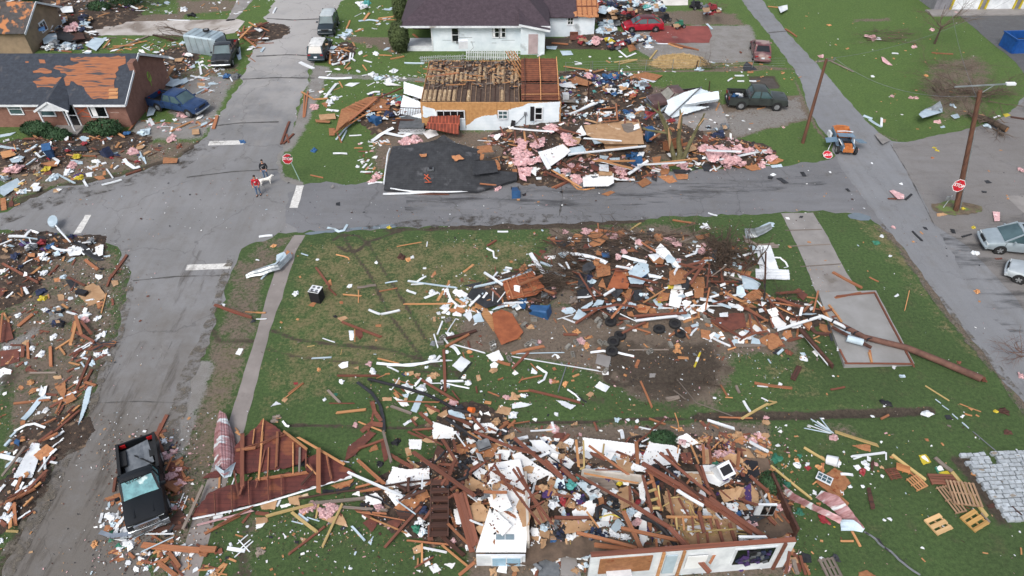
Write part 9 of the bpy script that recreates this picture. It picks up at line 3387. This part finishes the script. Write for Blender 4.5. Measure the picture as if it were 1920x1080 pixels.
scatter([(540,820),(820,820),(860,1080),(480,1080)],18,'lw lt lw',(0.06,0.17),seed=43)
scatter([(1380,400),(1600,400),(1900,740),(1900,1060),(1500,1080),(1450,700)],42,'lt lw lt pt lY lp',(0.06,0.21),seed=44)
scatter([(1450,20),(1780,20),(1850,120),(1900,180),(1700,260),(1600,180)],57,'lt lt lw lp lt',(0.12,0.35),seed=45)
scatter([(1060,100),(1330,110),(1400,130),(1060,150)],40,'pt lw pw lb',(0.15,0.7),seed=46)
scatter([(780,105),(980,110),(980,150),(780,150)],48,'lw pw pt sw',(0.12,0.6),seed=47)
scatter([(1350,110),(1500,120),(1500,150),(1330,160)],32,'lt lw pt',(0.1,0.4),seed=48)
scatter([(1340,180),(1420,240),(1330,270),(1200,262)],48,'lw lS pt sW',(0.1,0.5),seed=49)
scatter([(380,0),(480,0),(520,0),(440,30),(340,28)],40,'lw pt lw sw',(0.15,0.8),seed=50)
scatter([(280,80),(420,80),(430,110),(300,120)],48,'lw lt pt sW',(0.1,0.5),seed=51)
scatter([(1740,270),(1920,280),(1920,700),(1700,480)],48,'lk lt lp lk',(0.08,0.24),seed=52)
scatter([(100,360),(540,300),(1600,300),(1640,400),(600,430),(300,460)],60,'lk lt lw lk lK',(0.06,0.21),seed=53)
scatter([(795,115),(985,115),(1045,185),(800,160)],0,'pt',(0.1,0.4),seed=54)
REC.sort(key=lambda r_: -r_[8]); cnt = {'plank': 0,'sheet': 0,'lump': 0,'strip': 0}; byname = {}
for o,kd,cd,n_,*_ in DEB: byname[n_[0]] = byname.get(n_[0],0) + 1
rest = {}
for rc in REC:
    n_ = nm(rc[0],rc[1])[0]
    if byname.get(n_,0) < 298: byname[n_] = byname.get(n_,0) + 1; add_obj(*rc[:8],False)
    else: rest.setdefault(n_,[]).append(rc)
for n_,rs_ in rest.items():
    m = MB(); codes = sorted({r_[1] for r_ in rs_})
    for kd,cd,i,M_,*_ in rs_: mb = proto(kd,cd,i)[1]; m.add(mb.v,mb.f,codes.index(cd),M_)
    o = m.build('small_' + n_ + 's',[CODE[c] for c in codes],fix=False); tag(o,f'the many smallest {n_.replace("_", " ")}s lying between the larger debris',n_.replace('_',' '),kind='stuff')
LIT = [([(0,432),(200,452),(235,500),(215,640),(120,830),(0,1050)],2600),([(0,262),(330,262),(380,270),(240,325),(0,390)],1700),([(0,0),(330,0),(440,20),(340,45),(0,98)],1100),([(280,60),(470,100),(400,235),(280,245)],900),([(560,10),(760,0),(780,150),(1050,130),(780,230),(560,240)],1100),
       ([(1040,130),(1250,140),(1350,200),(1360,262),(1040,240)],1300),([(1110,0),(1260,0),(1250,95),(1120,95)],900),([(670,240),(1300,240),(1470,300),(1300,340),(950,350),(670,330)],2200),([(830,430),(1450,420),(1600,600),(1500,680),(860,700),(800,560)],2600),([(480,440),(1000,430),(900,700),(470,820)],500),
       ([(680,690),(1480,640),(1480,860),(700,860)],1300),([(820,800),(1470,800),(1520,1080),(820,1080)],3400),([(380,860),(860,860),(860,1080),(380,1080)],1700),([(190,790),(370,800),(370,1080),(170,1080)],1600),([(1440,780),(1920,760),(1920,1080),(1500,1080)],420),([(1450,0),(1800,0),(1900,170),(1650,260)],300),([(0,350),(1640,300),(1900,700),(1640,420),(300,440),(300,1080),(60,1080),(300,450)],900),([(400,0),(1450,0),(1500,260),(400,260)],900),([(1400,400),(1620,400),(1900,760),(1480,780)],300)]
lm = [whtw,tanw,rust,blkf,cardb,dryw,pink,blus,gryw,drkw]; m = MB(); rl = random.Random(99)
for poly,n in LIT:
    W_ = np.array([tuple(P(x,y))[:2] for x,y in poly]); x = np.random.RandomState(n).uniform(W_[:,0].min(),W_[:,0].max(),n * 6); y = np.random.RandomState(n + 1).uniform(W_[:,1].min(),W_[:,1].max(),n * 6); n = int(n * (1.5 if n > 850 else .7)); ok = np.nonzero(inpoly(x,y,W_))[0][:n]
    for i in ok:
        if mn.noise(Vector((x[i] * .5,y[i] * .5,7))) < rl.uniform(-.4,.25): continue
        if rl.random() < .25: cx_,cy_ = x[i],y[i]
        cxx,cyy = (x[i],y[i]) if rl.random() < .4 else (cx_ + rl.gauss(0,1.0),cy_ + rl.gauss(0,.8)) if 'cx_' in globals() else (x[i],y[i])
        a = rl.uniform(0,3.14); l_ = rl.uniform(.012,.045) * (2.2 if rl.random() < .12 else 1); w_ = l_ * rl.uniform(.2,.8); z = hf(cxx,cyy) * rl.uniform(.8,1.02) + .03 + rl.random() * .03; ca,sa = math.cos(a),math.sin(a); t = rl.uniform(-.02,.03)
        m.add([(cxx - ca * l_ + sa * w_,cyy - sa * l_ - ca * w_,z),(cxx + ca * l_ + sa * w_,cyy + sa * l_ - ca * w_,z + t),(cxx + ca * l_ * .8 - sa * w_,cyy + sa * l_ * .8 + ca * w_,z + t + .01),(cxx - ca * l_ - sa * w_ * .7,cyy - sa * l_ + ca * w_,z)],[(0,1,2,3)],rl.choice([0,1,2,2,3,3,4,5,6,7,8,8,9,9,4]))
tag(m.build('debris_litter',lm,fix=False),'fine flakes of wood, plaster and paper littering the ground','litter',kind='stuff')
moundM = mat('crushed_rubble','4a3d34','2a2420',scale=4,rough=.95,c3='7a6654',s3=.58,bump=.8,detail=10,world=True)
for i,((px,py,rx,ry,h),(cx,cy,ex,ey,_)) in enumerate(zip(HEAPS,HB)):
    if h == 1.45: continue
    n = 36; m = MB()
    for a in range(n + 1):
        for b in range(n + 1):
            u,v = a / n * 2 - 1,b / n * 2 - 1; x,y = cx + u * ex,cy + v * ey; d = u * u + v * v
            z = h * (1 - d) * .72 - .08 + .16 * mn.noise(Vector((x * 1.5,y * 1.5,3))) * min(1,h) + .1 * mn.noise(Vector((x * 4,y * 4,1))) * min(1,h)
            m.v.append((x,y,z if d < 1.1 else -.2))
    m.f = [(a * (n + 1) + b,(a + 1) * (n + 1) + b,(a + 1) * (n + 1) + b + 1,a * (n + 1) + b + 1) for a in range(n) for b in range(n)]; m.m = [0] * len(m.f)
    tag(m.build('rubble_mound',moundM,fix=False,ang=80),'dark mound of crushed rubble under a debris heap','rubble',kind='stuff')
# ------------------------------------------------------------- labels of all debris, by look and nearest landmark
LM = [(60,200,'brick house'),(340,190,'blue pickup'),(425,105,'dark upper-left pickup'),(392,80,'tipped silver trailer'),(40,70,'torn-roof house'),(240,10,'evergreen bush'),(20,340,'west arm of the street'),(97,285,'standing blue bin'),(193,285,'yellow-rimmed tub'),(110,430,'fallen lamp post'),(155,420,'left stop line'),(156,553,'black amplifier box'),(30,600,'left picture edge'),(190,655,'left street kerb'),(150,750,'long torn white trim'),(60,860,'white plank cross'),(30,1000,'lower left corner'),(275,900,'smashed black pickup'),(300,1050,'orange front boards'),(425,830,'crumpled mauve sheet'),(460,600,'central pavement'),(500,330,'two walkers'),(617,50,'black parked car'),(600,100,'smashed teal wagon'),(750,70,'round evergreen shrub'),(890,60,'white house'),(880,105,'picket fence'),(700,190,'orange fence panel'),(790,180,'fallen white wall panels'),(900,190,'roofless house'),(1010,160,'rust-board roof bay'),(1070,175,'grey corrugated sheet'),(1180,20,'upper junk heap'),(1205,50,'red hatchback'),(1180,85,'gravel drive junk'),(1420,95,'maroon sedan'),(1280,115,'straw patch'),(1235,155,'orange plywood fan'),(1260,185,'siding-covered pickup'),(1150,200,'middle junk field'),(1415,190,'grey-green pickup'),(1505,200,'first utility pole'),(1575,260,'orange-lined jeep'),(1800,200,'fallen tree crown'),(1650,100,'rear lawn'),(1900,100,'blue dumpster'),(1797,370,'tall utility pole'),(1890,440,'silver-blue minivan'),(1890,600,'right car park'),(1680,370,'road junction'),(820,310,'collapsed charcoal roof'),(965,350,'blue bin on the street'),(1040,290,'white bent door panel'),(1120,250,'tan fallen ceiling'),(1120,330,'white board with sockets'),(1270,290,'snapped mossy tree'),(1400,300,'pink insulation bank'),(700,480,'looping tyre tracks'),(600,555,'white stove'),(680,620,'lone lawn plank'),(560,730,'lower lawn scraps'),(740,700,'black drain pipe'),(900,690,'grey concrete pads'),(960,540,'rust-framed roof piece'),(995,580,'fallen blue bin'),(1100,500,'brown root tangle'),(1180,540,'blue-marked white sheet'),(1260,480,'white triangular board'),(1270,545,'white oblong board'),(1380,500,'earthy root ball'),(1330,590,'right tyre pair'),(1150,640,'stacked tyres'),(1200,600,'red crossing beams'),(1310,680,'yellow level'),(1430,560,'orange torn plywood'),(1420,430,'galvanised sheet'),(1520,480,'driveway slab'),(1620,620,'foundation slab'),(1760,680,'fallen utility pole'),(1440,720,'churned mud edge'),(1500,780,'wide trench end'),(900,770,'hose end'),(1060,740,'muddy lawn track'),(1250,790,'thin trench'),(560,860,'fallen red roof triangle'),(690,820,'red arched plywood'),(640,940,'pink insulation pair'),(770,920,'ceiling fan'),(830,960,'fallen staircase'),(900,900,'rust beam stack'),(940,980,'fallen white facade'),(760,1030,'lower left lawn'),(980,850,'upper left wreck edge'),(1130,860,'bright white wall panels'),(1080,930,'purple cloth'),(1140,1000,'cluttered wreck floor'),(1230,930,'yellow ladder frame'),(1300,980,'yellow wire tangle'),(1330,880,'white oven'),(1400,840,'brown tile heap'),(1430,960,'wreck side window'),(1480,1030,'splintered wreck corner'),(1200,1050,'standing front wall'),(1545,880,'white paint bucket'),(1550,910,'window gable piece'),(1580,970,'mauve metal strips'),(1590,1020,'lone plywood trough'),(1760,930,'pallet group'),(1860,900,'paving stones'),(1700,870,'landscape timbers'),(1020,1050,'grey tiled slab')]
def ori(a): return 'lying level' if a < 15 or a > 165 else 'rising rightward' if a < 70 else 'pointing away' if a < 110 else 'falling rightward'
MED = {'plank': (1.0,2.2),'sheet': (.6,1.5),'lump': (.25,.6),'strip': (1,2.2)}
groups = {}
for o,kind,code,n_,px,py,size,rot in DEB:
    lx,ly,nm_ = min(LM,key=lambda l: (l[0] - px) ** 2 + ((l[1] - py) * 1.4) ** 2); dx,dy = px - lx,(py - ly) * 1.3
    if math.hypot(dx,dy) < 12: rel = 'at'
    elif abs(dx) > abs(dy): rel = 'right of' if dx > 0 else 'left of'
    else: rel = 'in front of' if dy > 0 else 'behind'
    if math.hypot(dx,dy) > 55: rel = 'well ' + rel
    elif rel != 'at' and math.hypot(dx,dy) < 28: rel = 'just ' + rel
    lo,hi = MED[kind]; sz = 'short ' if size < lo and kind in ('plank','strip') else 'small ' if size < lo else ('long ' if kind in ('plank','strip') else 'large ') if size > hi else ''
    tail = ' ' + ori(rot) if kind in ('plank','strip') else ''
    groups.setdefault((sz + CN[code] + ' ' + n_[1] + tail + ' ' + rel + ' the ' + nm_).strip(),[]).append((o,kind,n_,px,py))
for lab,L_ in groups.items():
    L_.sort(key=lambda t: t[3])
    for i,(o,kind,n_,px,py) in enumerate(L_):
        s_ = ''
        if len(L_) == 2: s_ = (', left one',', right one')[i]
        elif len(L_) == 3: s_ = (', left one',', middle one',', right one')[i]
        tag(o,lab + s_,n_[2],f'{n_[0].replace("_", " ")} pieces strewn by the storm')
